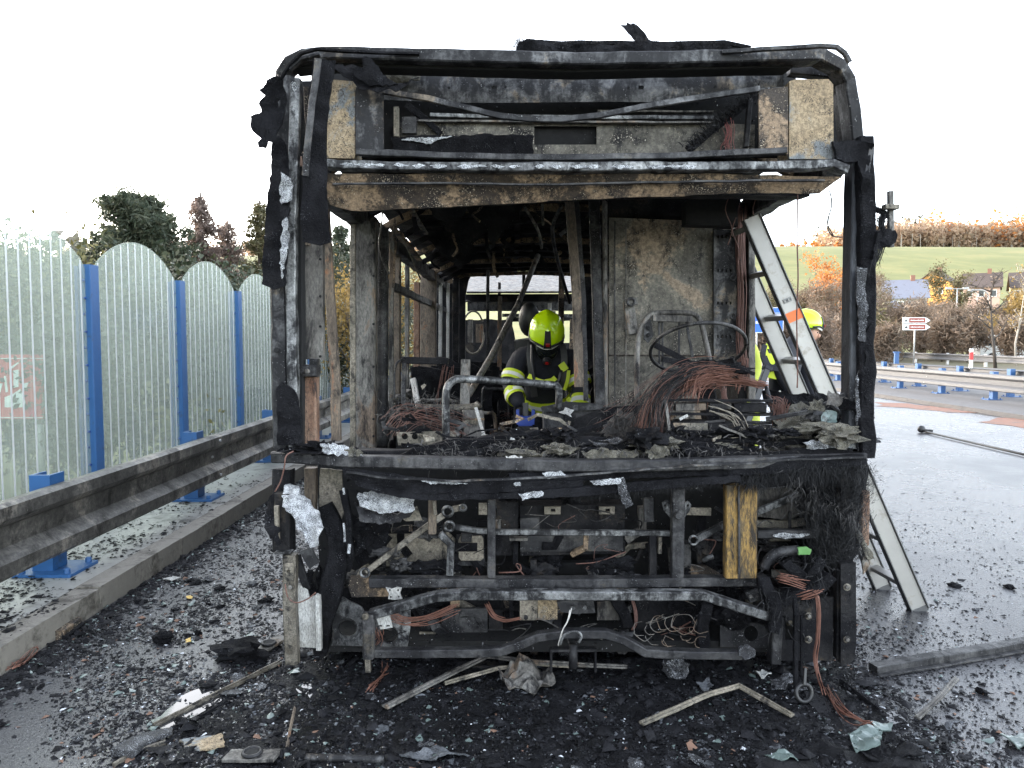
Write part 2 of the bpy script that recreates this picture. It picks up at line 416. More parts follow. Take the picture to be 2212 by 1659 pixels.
# ------------------------------------------------------------------ the setting: terrain, roads, kerb, pavement
def wet_asphalt():
    m, nt, bs, out = nodes('wet_asphalt')
    v = posn(nt, (3, 7, 0))
    big = tex(nt, v, .35, 4, .55, .4); mid = tex(nt, v, 2.2, 6, .65); fine = tex(nt, v, 55, 3, .7); grit = tex(nt, v, 140, 2, .6)
    c = mixc(nt, mid, (.026, .026, .030), (.055, .054, .058))
    c = mixc(nt, step(nt, fine, .56, .66), c, (.10, .10, .105))
    c = mixc(nt, step(nt, math_(nt, 'ADD', math_(nt, 'MULTIPLY', fine, .6), math_(nt, 'MULTIPLY', mid, .4)), .55, .60), c, (.012, .012, .014))
    nt.links.new(c, bs.inputs['Base Color'])
    w = math_(nt, 'ADD', math_(nt, 'MULTIPLY', big, .6), math_(nt, 'MULTIPLY', mid, .4))
    wet = step(nt, w, .40, .56)                                    # 1 = film of water
    r = N(nt, 'ShaderNodeMapRange'); r.inputs['To Min'].default_value = .36; r.inputs['To Max'].default_value = .23
    nt.links.new(wet, r.inputs['Value']); nt.links.new(r.outputs['Result'], bs.inputs['Roughness'])
    bs.inputs['IOR'].default_value = 1.5
    h = math_(nt, 'ADD', fine, math_(nt, 'MULTIPLY', grit, .6))
    b = N(nt, 'ShaderNodeBump'); b.inputs['Distance'].default_value = .006
    s = N(nt, 'ShaderNodeMapRange'); s.inputs['To Min'].default_value = .62; s.inputs['To Max'].default_value = .48
    nt.links.new(wet, s.inputs['Value']); nt.links.new(s.outputs['Result'], b.inputs['Strength'])
    nt.links.new(h, b.inputs['Height']); nt.links.new(b.outputs[0], bs.inputs['Normal'])
    return m
m_road = wet_asphalt()
m_dry = plain('dry_asphalt', (.105, .10, .098), .75, 0, .25, 1.5, (.065, .065, .065), .55, .25)
m_conc = plain('damp_concrete', (.30, .295, .275), .42, 0, .25, 1.8, (.13, .125, .115), .52, .25)
m_kerb = plain('kerb_concrete', (.19, .175, .15), .7, 0, .4, 4.0, (.06, .053, .043), .50, .6)
m_grass = plain('field_grass', (.145, .150, .042), .9, 0, .35, .06, (.205, .18, .06), .50, 0)
m_verge = plain('rough_verge', (.085, .08, .04), .9, 0, .4, .6, (.10, .065, .035), .5, .3)

def smooth01(a, b, x):
    t = max(0.0, min(1.0, (x - a) / (b - a))); return t * t * (3 - 2 * t)
def ground_z(x, y):
    z = -.35
    r = math.hypot(x, y)
    z += 7.5 * smooth01(70, 170, y) + 42 * smooth01(150, 430, y) + 12 * smooth01(430, 900, y)
    if y > 150: z += 8 * math.sin(x * .009 + 1.0) * smooth01(200, 500, y) * .6 + smooth01(60, 420, x) * 7 * smooth01(200, 450, y)
    if x < -4.2: z -= .9 * smooth01(-4.2, -7, x)
    if y < 60 and x > 27: z += .25
    return z
def terrain():
    xs = np.concatenate([np.linspace(-800, -60, 22), np.linspace(-50, 80, 40), np.linspace(90, 800, 40)])
    ys = np.concatenate([np.linspace(-60, 60, 30), np.linspace(70, 500, 50), np.linspace(530, 900, 14)])
    V = [(x, y, ground_z(x, y)) for y in ys for x in xs]; n = len(xs)
    Fc = [(j * n + i, j * n + i + 1, (j + 1) * n + i + 1, (j + 1) * n + i) for j in range(len(ys) - 1) for i in range(n - 1)]
    o = new('ground', V, Fc, m_grass, None, True); props(o, kind='structure')
terrain()
def flat(name, x0, x1, y0, y1, z, mat, nx=2, ny=2):
    V = [(x0 + (x1 - x0) * i / (nx - 1), y0 + (y1 - y0) * j / (ny - 1), z) for j in range(ny) for i in range(nx)]
    Fc = [(j * nx + i, j * nx + i + 1, (j + 1) * nx + i + 1, (j + 1) * nx + i) for j in range(ny - 1) for i in range(nx - 1)]
    return props(new(name, V, Fc, mat), kind='structure')
flat('road', -2.30, 9.6, -6, 75, 0.0, m_road)
flat('carriageway', 12.6, 25.0, -6, 75, 0.03, m_dry)
flat('verge', 24.9, 60, -6, 68, -.02, m_verge)
box = boxes('median', [((9.5, -6, -.4), (12.8, 75, .09))], m_dry); props(box, kind='structure')
props(boxes('pavement', [((-4.1, -6, -.5), (-2.405, 75, .12))], m_conc), kind='structure')
kerb = props(empty('kerb', (-2.33, 0, 0)), kind='structure')
y = -1.0
rk = random.Random(3)
for k in range(26):
    L = 1.0; dz = rk.uniform(-.004, .004); dx = rk.uniform(-.004, .004)
    pts = [Vector((-2.33 + dx, y + .006 + (L - .012) * t / 4, .045 + dz)) for t in range(5)]
    V, Fc = section_sweep(pts, [(-.075, -.10), (.075, -.10), (.075, .083), (-.055, .083), (-.075, .066), (-.0755, .0)], Vector((0, 0, 1)), .006, k * 3.1)
    o = new('kerbstone', [Vector(v) - Vector((-2.33, 0, 0)) for v in V], Fc, m_kerb, kerb)
    y += L
# rusty brown absorbent strewn on the wet road
m_abs = plain('absorbent_powder', (.20, .095, .06), .75, 0, .4, 3.0, (.09, .07, .06), .50, .3)
def stain(name, vp, mat, z=.006):
    o = sheet(name, [tuple(G(*p).xy) for p in vp], lambda x, y: Vector((x, y, z)), Vector((0, 0, -.002)), mat, None, grid=.35, ragged=.10)
    props(o, kind='structure')
stain('absorbent_strip', [(1884, 869), (1960, 872), (2060, 884), (2120, 893), (2060, 892), (1990, 884), (1900, 878)], m_abs)
stain('absorbent_patch', [(2110, 912), (2160, 903), (2240, 905), (2330, 930), (2240, 930), (2180, 921)], m_abs)

# ------------------------------------------------------------------ glass noise barrier on blue posts (left)
m_blue = plain('blue_paint', (.020, .086, .23), .45, 0, .25, 5, (.03, .045, .08), .55, .12)
m_blued = plain('blue_paint_bolt', (.025, .07, .24), .5, 0, .2, 9, None, .6, .1)
m_stripe = plain('white_stripe_print', (.56, .57, .56), .6, 0, .06, 5, None, .6, 0)
def glassmat():
    m, nt, bs, out = nodes('hazy_barrier_glass')
    v = posn(nt, (2, 2, 2)); n1 = tex(nt, v, 1.3, 5, .6); n2 = tex(nt, v, 18, 4, .7)
    t = N(nt, 'ShaderNodeBsdfTransparent'); t.inputs[0].default_value = (.90, .97, .93, 1)
    d = N(nt, 'ShaderNodeBsdfDiffuse'); d.inputs[0].default_value = (.58, .63, .59, 1)
    tl = N(nt, 'ShaderNodeBsdfTranslucent'); tl.inputs[0].default_value = (.58, .62, .57, 1)
    m1 = N(nt, 'ShaderNodeMixShader'); m1.inputs[0].default_value = .3
    nt.links.new(d.outputs[0], m1.inputs[1]); nt.links.new(tl.outputs[0], m1.inputs[2])
    f = N(nt, 'ShaderNodeMapRange'); f.inputs['From Min'].default_value = .3; f.inputs['From Max'].default_value = .7
    f.inputs['To Min'].default_value = .17; f.inputs['To Max'].default_value = .33
    nt.links.new(math_(nt, 'ADD', math_(nt, 'MULTIPLY', n1, .5), math_(nt, 'MULTIPLY', n2, .5)), f.inputs['Value'])
    m2 = N(nt, 'ShaderNodeMixShader'); nt.links.new(f.outputs['Result'], m2.inputs[0])
    nt.links.new(t.outputs[0], m2.inputs[1]); nt.links.new(m1.outputs[0], m2.inputs[2])
    g = N(nt, 'ShaderNodeBsdfGlossy'); g.inputs['Roughness'].default_value = .12
    fr = N(nt, 'ShaderNodeFresnel'); fr.inputs[0].default_value = 1.35
    m3 = N(nt, 'ShaderNodeMixShader'); nt.links.new(math_(nt, 'MULTIPLY', fr.outputs[0], .12), m3.inputs[0])
    nt.links.new(m2.outputs[0], m3.inputs[1]); nt.links.new(g.outputs[0], m3.inputs[2]); nt.links.new(m3.outputs[0], out.inputs[0])
    return m
m_glass = glassmat()
FX, FS = -3.5, 1.65
fence = thing('noise_barrier', 'see-through striped glass barrier with arched panes between blue posts along the pavement', 'barrier', (FX, 6.2, .12))
off = Vector((FX, 6.2, .12))
for k in range(-2, 9):
    y = 6.2 + FS * k
    p = new('post', *section_sweep([Vector((0, y - 6.2, -.3)), Vector((0, y - 6.2, 1.98))], rect(.10, .13, .006)), m_blue, fence)
    new('post_channel', *section_sweep([Vector((-.062, y - 6.2 - .02, -.3)), Vector((-.062, y - 6.2 - .02, 1.965))], rect(.024, .125, .004)), m_blued, p)
    for j in range(7):
        z = .2 + j * .275
        disc('bolt', (-.01, y - 6.2 - .065, z), .013, .02, m_blued, p)
        if j < 6: new('clip', *section_sweep([Vector((-.04, y - 6.2 - .075, z + .13)), Vector((.012, y - 6.2 - .075, z + .13))], rect(.016, .02, .003)), m_blued, p)
def arch(u):                                   # u 0..1 across a pane
    return 1.955 + .31 * math.sin(math.pi * u) ** .75
for k in range(-3, 8):
    y0 = FS * k + .066; y1 = FS * (k + 1) - .066
    n = 24; V = []; 
    for s in (-.006, .006):
        for i in range(n + 1):
            u = i / n; yy = y0 + (y1 - y0) * u
            V += [(s, yy, -.25), (s, yy, arch(u))]
    m = 2 * (n + 1); Fc = []
    for i in range(n):
        a = 2 * i; Fc += [(a, a + 1, a + 3, a + 2), (m + a, m + a + 2, m + a + 3, m + a + 1), (a + 1, m + a + 1, m + a + 3, a + 3)]
    Fc += [(0, m, m + 1, 1), (2 * n, 2 * n + 1, m + 2 * n + 1, m + 2 * n)]
    pane = new('pane', V, Fc, m_glass, fence)
    ns = 12
    for j in range(ns):
        u = (j + .5) / ns; yy = y0 + (y1 - y0) * u; w = .0085; zt = arch(u) - .012
        V = []
        for s in (.0050, .0072): V += [(s, yy - w, -.24), (s, yy + w, -.24), (s, yy + w, zt), (s, yy - w, zt)]
        new('stripe', V, [(0, 3, 2, 1), (4, 5, 6, 7), (0, 1, 5, 4), (1, 2, 6, 5), (2, 3, 7, 6), (3, 0, 4, 7)], m_stripe, pane)

# ------------------------------------------------------------------ guard rails
m_railL = burnt('sooty_rail', (.085, .08, .072), (.19, .178, .16), .38, patch=(.26, .235, .20), pamt=.66, spk=(.3, .28, .25), samt=.73, scale=2.2, rough=(.35, .7), metal=.3, bmp=.2, sootcol=(.022, .02, .018))
m_railR = plain('grey_zinc_rail', (.10, .102, .107), .5, .3, .15, 2.0, (.09, .09, .095), .58, .1)
m_zinc = plain('zinc_bolt', (.4, .4, .4), .45, .5, .1, 9)
PROF = [(0, .645), (.05, .648), (.082, .63), (.085, .565), (.06, .535), (.018, .51), (.012, .40), (.06, .365), (.085, .34), (.086, .275), (.07, .255), (0, .25)]
def rail(label, x, ys, mat, postmat, side, seg=4.0, z0=0.0, y_start=0.0, n_seg=5, curvef=None, group=None, post_y=(), bz=.12, base=True):
    """side +1: beam faces +X"""
    t = thing('guard_rail', label, 'guard rail', (x, y_start, bz), group=group)
    o3 = Vector((x, y_start, bz))
    for k in range(n_seg):
        a = y_start + k * seg; b = a + seg + .12
        lift = .0035 * (k % 2)
        sec = [(side * (u + lift), v) for (u, v) in PROF] + [(side * (u - .005 + lift), v) for (u, v) in reversed(PROF)]
        npt = 9; V = []; Fc = []
        m = len(sec)
        for i in range(npt):
            yy = a + (b - a) * i / (npt - 1); cx = curvef(yy) if curvef else 0
            for (u, v) in sec:
                q = Vector((x + cx + u, yy, v + z0)) + Vector((nz((u, yy, v), .9, k), 0, nz((u, yy, v), .9, k + 9))) * .006
                V.append(q - o3)
        for i in range(npt - 1):
            for j in range(m):
                Fc.append((i * m + j, i * m + (j + 1) % m, (i + 1) * m + (j + 1) % m, (i + 1) * m + j))
        Fc += [tuple(range(m)), tuple((npt - 1) * m + j for j in reversed(range(m)))]
        bm_ = new('rail_beam', V, Fc, mat, t)
        if b - a < 6 and y_start < 12:
            for yy in (a + .06, b - .07):
                for zz in (.60, .455, .30):
                    c = Vector((x + side * (.092 if zz != .455 else .02), yy, zz + z0)) - o3
                    disc('bolt', c, .011, .012, m_zinc, bm_, Vector((side, 0, 0)), 8)
    for yy in post_y:
        cx = curvef(yy) if curvef else 0
        p = new('post', *section_sweep([Vector((x + cx - side * .075, yy, bz)) - o3, Vector((x + cx - side * .075, yy, .70 + z0)) - o3], [(-.06, -.07), (.06, -.07), (.06, .07), (.045, .07), (.045, -.05), (-.045, -.05), (-.045, .07), (-.06, .07)]), postmat, t)
        new('spacer', *section_sweep([Vector((x + cx - side * .012, yy, .28 + z0)) - o3, Vector((x + cx - side * .012, yy, .60 + z0)) - o3], rect(.02, .11, .004)), postmat, p)
        if base:
            new('base_plate', *section_sweep([Vector((x + cx - side * .04, yy, bz + .001)) - o3, Vector((x + cx - side * .04, yy, bz + .018)) - o3], rect(.34, .30, .008)), postmat, p)
            for (u, v) in ((-.13, -.11), (.13, -.11), (-.13, .11), (.13, .11)):
                disc('bolt', Vector((x + cx - side * .04 + u, yy + v, bz + .018)) - o3, .018, .03, postmat, p, Vector((0, 0, 1)), 6)
    return t
rail('soot-stained steel guard rail on blue posts at the pavement edge left of the bus', -2.66, None, m_railL, m_blue, 1, 4.0, 0, -1.55, 9, post_y=[2.33 + 2.01 * k for k in range(14)])
# right: back-to-back rails on the median, then the far one beyond the other carriageway
def cr(y): return .0009 * max(0, y - 20) ** 2
rail('grey steel guard rail on short blue posts nearest to the wet road on the right', 11.2, None, m_railR, m_blue, -1, 4.0, .05, 4.0, 17, cr, post_y=[9.0 + 2.1 * k for k in range(26)], bz=.09)
rail('second grey guard rail on blue posts just behind the one by the wet road', 12.35, None, m_railR, m_blue, 1, 4.0, .08, 4.0, 17, cr, post_y=[9.9 + 2.1 * k for k in range(26)], bz=.09)
rail('farthest grey guard rail on the right, in front of the autumn bushes', 26.2, None, m_railR, m_zinc, -1, 4.0, 0, 6.0, 17, cr, post_y=[18 + 4 * k for k in range(13)], bz=-.02, base=False)

# ------------------------------------------------------------------ signs and lamps on the right
m_signblue = plain('blue_sign_face', (.012, .12, .62), .4, 0, .08, 3, None, .6, 0)
m_white = plain('white_paint', (.78, .78, .76), .5, 0, .06, 4, None, .6, .05)
m_signbrown = plain('brown_sign_face', (.26, .05, .03), .45, 0, .08, 3, None, .6, 0)
m_pole = plain('grey_pole', (.36, .36, .35), .5, .4, .1, 3)
m_black = plain('black_print', (.02, .02, .02), .5, 0, .1, 4, None, .6, 0)
def quadbox(name, a, b, Y, t, mat, parent, off):
    """upright slab facing the road user; a, b = (x, z) corners"""
    return boxes(name, [((a[0] - off.x, Y - off.y, a[1] - off.z), (b[0] - off.x, Y + t - off.y, b[1] - off.z))], mat, parent)
Yb = 44.0
o0 = P(1655, 720, Yb); o0.z = 0
t = thing('direction_sign', 'blue road sign board with white border partly hidden by the ladder', 'road sign', o0)
c0, c1 = P(1622, 719, Yb), P(1693, 664, Yb)
b = quadbox('sign_board', (c0.x, c0.z), (c1.x, c1.z), Yb, .05, m_signblue, t, o0)
wd = c1.x - c0.x; hd = c1.z - c0.z
def rel(u, v): return (c0.x + wd * u, c0.z + hd * v)
for (u0, v0, u1, v1) in ((.0, .0, 1, .022), (.0, .978, 1, 1.0), (.0, .022, .015, .978), (.985, .022, 1, .978), (.02, .77, .98, .785)):
    quadbox('border', rel(u0, v0), rel(u1, v1), Yb - .012, .01, m_white, b, o0)
for i in range(5): quadbox('lettering', rel(.10 + .055 * i, .36), rel(.14 + .055 * i, .46), Yb - .012, .01, m_white, b, o0)
for i in range(4): quadbox('lettering', rel(.06 + .04 * i, .90), rel(.09 + .04 * i, .95), Yb - .012, .01, m_white, b, o0)
quadbox('road_symbol', rel(.34, .36), rel(.46, .66), Yb - .012, .01, m_black, b, o0)
for u in (.2, .8): tube3('post', [Vector((c0.x + wd * u, Yb + .1, -.3)) - o0, Vector((c0.x + wd * u, Yb + .1, c1.z)) - o0], .05, m_pole, t)
Yb = 46.0
o0 = P(1976, 740, Yb); o0.z = 0
t = thing('tourist_sign', 'two brown and white arrow boards pointing right on one thin post', 'road sign', o0)
tube3('post', [Vector((0, .06, -.3)), Vector((0, .06, P(1976, 686, Yb).z))], .045, m_pole, t)
for (ya, yb) in ((685.5, 698.5), (700.0, 713.0)):
    A, B = P(1950, yb, Yb), P(2010, ya, Yb); h = B.z - A.z; w = B.x - A.x
    tip = .17 * w
    out = [(A.x, A.z), (B.x - tip, A.z), (B.x, A.z + h / 2), (B.x - tip, B.z), (A.x, B.z)]
    V = [Vector((u, Yb, v)) - o0 for (u, v) in out] + [Vector((u, Yb + .03, v)) - o0 for (u, v) in out]
    Fc = [(0, 1, 2, 3, 4), (9, 8, 7, 6, 5)] + [(i, i + 5, (i + 1) % 5 + 5, (i + 1) % 5) for i in range(5)]
    brd = new('arrow_board', V, Fc, m_white, t)
    quadbox('brown_panel', (A.x + w * .23, A.z + h * .12), (B.x - tip - .02, B.z - h * .12), Yb - .012, .01, m_signbrown, brd, o0)
    rr = random.Random(int(ya)); u = A.x + w * .28
    while u < B.x - tip - .12:
        g = rr.uniform(.04, .075); quadbox('lettering', (u, A.z + h * .42), (u + g, A.z + h * rr.uniform(.54, .60)), Yb - .024, .01, m_white, brd, o0); u += g + .022
    quadbox('pictogram', (A.x + w * .07, A.z + h * .3), (A.x + w * .17, A.z + h * .5), Yb - .012, .01, m_black, brd, o0)
    quadbox('pictogram', (A.x + w * .095, A.z + h * .52), (A.x + w * .15, A.z + h * .64), Yb - .012, .01, m_black, brd, o0)
def lamp(x, ytop, Y, kind, label, arm):
    top = P(x, ytop, Y); base = Vector((top.x, Y, ground_z(top.x, Y)))
    t = thing('street_lamp', label, 'street lamp', base, group='street lamps beyond the bushes')
    h = top.z - base.z
    if kind == 'T':
        tube3('pole', [(0, 0, 0), (0, 0, h)], .09, m_pole, t, taper=lambda k: 1.2 - .5 * k)
        tube3('arm', [(-.9, 0, h), (.9, 0, h)], .05, m_pole, t)
        for s in (-1, 1): bar3('lamp_head', [(s * .6, 0, h + .04), (s * 1.2, 0, h + .08)], .22, .09, m_pole, t, 0)
    else:
        tube3('pole', [(0, 0, 0), (0, 0, h * .8), (arm * .1, 0, h * .95), (arm * .45, 0, h), (arm, 0, h)], .08, m_pole, t)
        bar3('lamp_head', [(arm * .95, 0, h + .02), (arm * 1.35, 0, h + .03)], .2, .09, m_pole, t, 0)
lamp(2068, 624, 78, 'T', 'straight grey street lamp with a level double head rising from the bushes', 0)
lamp(2136, 627, 74, 'C', 'grey street lamp with its curved arm bent to the left, beside the bare tree', -1.5)
lamp(1821, 640, 82, 'C', 'pale curved street lamp seen just left of the charred right window post', 1.3)
lamp(2112, 632, 110, 'C', 'thin distant street lamp between the double-headed and the curved one', -1.0)
# delineator
q = P(2098, 772, 33); q.z = 0
t = thing('delineator_post', 'small red and white marker post standing behind the far guard rail', 'marker post', q)
ztop = P(2098, 753, 33).z
new('white_body', *section_sweep([Vector((0, 0, -.05)), Vector((0, 0, ztop))], rect(.14, .06)), m_white, t)
m_red = plain('red_band', (.5, .03, .03), .5)
new('red_band', *section_sweep([Vector((0, -.004, ztop * .55)), Vector((0, -.004, ztop * .86))], rect(.15, .07)), m_red, t)
q = P(1936, 790, 29)
t = thing('marker_post', 'upright blue post rising above the middle guard rail', 'marker post', (q.x, 29, .09))
bar3('body', [(0, 0, 0), (0, 0, P(1936, 762, 29).z - .09)], .16, .1, m_blue, t, 0)
bar3('cap', [(0, 0, P(1936, 762, 29).z - .09), (0, 0, P(1936, 760, 29).z - .08)], .24, .12, m_blue, t, 0)
# ------------------------------------------------------------------ the burnt bus
BX0, BX1, BY0, BY1 = -1.02, 1.52, 3.2, 19.4
bus = thing('burnt_bus', 'burnt-out city bus seen head on, stripped to its charred frame', 'bus')
Bz = lambda Y, y: P(CX, y, Y).z
# --- body shell behind the front: floor, side walls, roof, window pillars of both sides
boxes('floor', [((-.98, 3.55, .16), (1.42, 15.4, .28))], darkwall, bus)
def wallpanel(name, x, y0, y1, z0, z1, mat, t=.04, amp=.02):
    return sheet(name, [(y0, z0), (y1, z0), (y1, z1), (y0, z1)], lambda u, v: Vector((x + amp * nz((x, u, v), 1.5), u, v)), Vector((t, 0, 0)), mat, bus, grid=.35)
for (a, b) in ((4.98, 7.0), (7.02, 9.3), (9.32, 11.0)):
    wallpanel('side_panel', -1.02, a, b, .16, .95, darkwall)
for (a, b) in ((3.28, 4.36), (4.38, 7.0), (7.02, 11.0)):
    wallpanel('side_panel', 1.40 if a > 4 else 1.47, a, b, .16, .98, darkwall)
wallpanel('side_panel', 1.40, 4.55, 11.0, .98, 2.28, darkwall, .04, .03)
roof = sheet('roof_skin', [(-.99, 3.68), (1.44, 3.68), (1.44, 11.2), (-.99, 11.2)], lambda u, v: Vector((u, v, 2.50 + .03 * nz((u, v, 0), 2.2) - .05 * abs(u - .22))), Vector((0, 0, .03)), darkwall, bus, grid=.22)
for k in range(13):
    y = 3.75 + k * .6
    bar3('roof_rib', [(-.96, y, 2.30), (-.7, y, 2.43), (.22, y, 2.46), (1.15, y, 2.43), (1.40, y, 2.30)], .05, .045, darkwall if k % 3 else sootbrown, bus, jit=.008, ref=Vector((0, 1, 0)))
for x in (-.55, .05, .62, 1.05):
    bar3('roof_stringer', [(x, 3.6, 2.475), (x, 11, 2.47)], .05, .03, darkwall, bus, jit=.01)
bar3('cant_rail', [(-.99, 3.4, 2.27), (-.99, 11.1, 2.27)], .12, .10, soot, bus, jit=.012, ref=Vector((1, 0, 0)))
bar3('cant_rail', [(1.44, 3.4, 2.27), (1.42, 11.1, 2.27)], .12, .10, soot, bus, jit=.012, ref=Vector((1, 0, 0)))
bar3('waist_rail', [(-1.0, 4.98, .97), (-1.0, 11.1, .97)], .07, .06, greysteel, bus, jit=.008, ref=Vector((1, 0, 0)))
bar3('window_rail', [(-1.0, 4.98, 1.93), (-1.0, 11.1, 1.93)], .07, .05, soot, bus, jit=.010, ref=Vector((1, 0, 0)))
# ceiling remains: hanging loose strips, ducts, insulation
rc = random.Random(11)
for k in range(26):
    x = rc.uniform(-.9, .6); y = rc.uniform(4.3, 8.0); L = rc.uniform(.1, .32)
    q = Vector((x, y, 2.46)); pts = [q]
    for i in range(4): q = q + Vector((rc.uniform(-.07, .07), rc.uniform(-.1, .1), -L / 4)); pts.append(q)
    bar3('hanging_strip', pts, rc.uniform(.012, .05), .004, rc.choice([darkwall, sootbrown, soot, char]), bus, jit=.01, step=.03, curve=4)
for k in range(5):
    x = rc.uniform(-.85, .0); y = 4.6 + k * .7
    sheet('hanging_lining', [(x - .2, 0), (x + .2, 0), (x + .12, .35), (x + .02, .55), (x - .1, .3)], lambda u, v: Vector((u + .08 * nz((u, v, k), 5), y + .15 * v + .05 * nz((u, v, k + 3), 4), 2.46 - v * .5)), Vector((0, .004, 0)), darkwall, bus, grid=.06, ragged=.03)
# pillars and posts on the door side (grid x, distance)
bar('door_pillar', [(791, 480, 4.80), (789, 966, 4.80)], 46, .10, greysteel, bus)
bar('pillar_edge', [(763, 478, 4.76), (763, 966, 4.76)], 12, .04, beige, bus)
tube('pillar_tube', [(826, 493, 4.95), (825, 962, 4.95)], 28, soot, bus, jit=.003, n=12, curve=0)
bar('pillar_strip', [(846, 500, 5.2), (845, 950, 5.2)], 10, .03, greysteel, bus)
for y in (525, 596, 700, 792, 905, 942): disc('rivet', P(807, y, 4.745), .008, .006, dark, bus)
bar('window_pillar', [(857, 535, 6.6), (856, 905, 6.6)], 18, .08, brownpost, bus)
bar('window_pillar', [(880, 545, 7.3), (879, 880, 7.3)], 9, .05, greysteel, bus)
bar('window_pillar', [(901, 610, 8.2), (900, 868, 8.2)], 13, .07, rustpost, bus)
bar('window_pillar', [(926, 570, 9.2), (925, 868, 9.2)], 34, .10, brownpost, bus)
bar('window_pillar', [(952, 612, 9.9), (951, 770, 9.9)], 7, .05, paleplate, bus)
bar('window_pillar', [(968, 612, 10.4), (967, 775, 10.4)], 6, .05, paleplate, bus)
bar('window_pillar', [(985, 600, 10.8), (984, 790, 10.8)], 14, .08, darkwall, bus)
bar('hanging_strap', [(852, 470, 4.9), (853, 530, 4.9), (851, 620, 4.9)], 5, .006, sootbrown, bus, jit=.01, step=.03)
tube('hanging_conduit', [(826, 455, 4.3), (824, 490, 4.3), (819, 525, 4.35), (826, 560, 4.4), (841, 592, 4.5)], 4, greysteel, bus)
tube('air_hose', [(856, 498, 5.4), (866, 512, 5.5), (884, 545, 5.8), (898, 578, 6.0), (908, 603, 6.2)], 4, beige, bus)
bar('diagonal_stay', [(850, 492, 5.2), (905, 560, 7.0)], 14, .03, sootbrown, bus, jit=.01)
bar('diagonal_stay', [(890, 455, 5.0), (920, 505, 5.6)], 10, .02, greysteel, bus)
tube('bent_pipe', [(935, 545, 6.8), (960, 520, 6.8), (1000, 506, 6.8), (1030, 503, 6.8)], 4, soot, bus)
# rear: joint hoop opening, remains of the rear section beyond it
YR = 11.15
hoop = [(1005, 900), (1005, 640), (1012, 605), (1022, 586), (1045, 580), (1225, 580), (1248, 586), (1258, 606), (1264, 640), (1264, 900)]
sheet('joint_bulkhead', [(940, 905), (940, 470), (1330, 470), (1330, 905), (1264, 905)] + hoop[::-1] + [(1005, 905)],
      lambda x, y: P(x, y, YR), Vector((0, .08, 0)), darkwall, bus, grid=24)
rr0 = Vector((0, 0, 0))
sheet('rear_roof_remains', [(1012, 604), (1045, 590), (1240, 592), (1262, 612), (1262, 633), (1008, 634)], lambda x, y: P(x, y, 11.6 + (633 - y) * .10), Vector((0, 0, .03)), greysteel, bus, grid=14)
bar('rear_cross_beam', [(1006, 644, 12.2), (1262, 643, 12.2)], 16, .1, darkwall, bus)
bar('rear_cross_beam', [(1010, 662, 13.2), (1262, 661, 13.2)], 20, .1, soot, bus)
bar('rear_rail', [(1085, 681, 12.6), (1262, 682, 12.6)], 7, .05, galv, bus)
bar('rear_bracket', [(1187, 655, 12.4), (1187, 672, 12.4)], 8, .05, paleplate, bus, jit=0)
bar('rear_bracket', [(1174, 677, 12.4), (1200, 676, 12.4)], 8, .05, greysteel, bus, jit=0)
bar('rear_lower_beam', [(1095, 690, 13.0), (1250, 689, 13.0)], 9, .1, dark, bus, jit=.02)
sheet('rear_wall', [(1000, 690), (1108, 690), (1112, 735), (1180, 742), (1232, 738), (1236, 690), (1270, 690), (1270, 905), (1000, 905)], lambda x, y: P(x, y, 15.5), Vector((0, .1, 0)), darkwall, bus, grid=16, ragged=3)
tube('rear_coil', [P(1020 + 26 * math.cos(a), 718 + 46 * math.sin(a), 11.9) .xzy.xzy if False else (1022 + 24 * math.cos(a), 718 + 46 * math.sin(a), 11.9) for a in [R(30 * i) for i in range(12)]], 4, beige, bus)
tube('rear_coil', [(1010 + 18 * math.cos(a), 690 + 40 * math.sin(a), 12.0) for a in [R(-60 - 30 * i) for i in range(7)]], 4, soot, bus)
bar('rear_panel', [(1016, 690, 12.3), (1016, 740, 12.3)], 11, .05, greysteel, bus)
bar('rear_panel', [(1036, 700, 12.6), (1036, 740, 12.6)], 16, .05, brownpost, bus)
for (x, y0, y1, w, Y, m) in ((1054, 583, 905, 7, 8.5, soot), (1079, 610, 720, 6, 12, dark), (1080, 640, 800, 9, 9.4, brownpost), (1132, 570, 640, 7, 11.5, dark), (1188, 675, 730, 6, 11.5, soot), (1213, 590, 700, 12, 10.5, sootbrown), (1242, 690, 760, 22, 12.2, sootbrown)):
    bar('pole', [(x, y0, Y), (x - 1, y1, Y)], w, .03, m, bus)
tube('grab_pole', [(1162, 552, 6.6), (1120, 655, 6.0), (1060, 772, 5.4), (1012, 853, 5.0)], 11, greysteel, bus, curve=0, jit=.001)
tube('grab_pole', [(1133, 447, 5.2), (1162, 497, 5.6), (1170, 536, 5.8)], 7, greysteel, bus)
tube('grab_pole', [(1212, 447, 5.2), (1194, 488, 5.6), (1198, 535, 5.9), (1212, 590, 6.2), (1231, 655, 6.4)], 9, soot, bus)
tube('grab_pole', [(1172, 440, 5.2), (1173, 486, 5.3)], 6, greysteel, bus)
bar('partition_post', [(1230, 434, 4.4), (1246, 640, 4.35), (1251, 836, 4.3)], 19, .05, brownpost, bus)
bar('partition_post', [(1245, 434, 4.45), (1260, 640, 4.4), (1266, 866, 4.35)], 10, .03, soot, bus)
bar('partition_post', [(1283, 430, 4.5), (1290, 640, 4.45), (1296, 885, 4.4)], 22, .05, soot, bus)
tube('partition_tube', [(1306, 432, 4.45), (1308, 900, 4.4)], 12, greysteel, bus, curve=0, jit=.001, n=10)
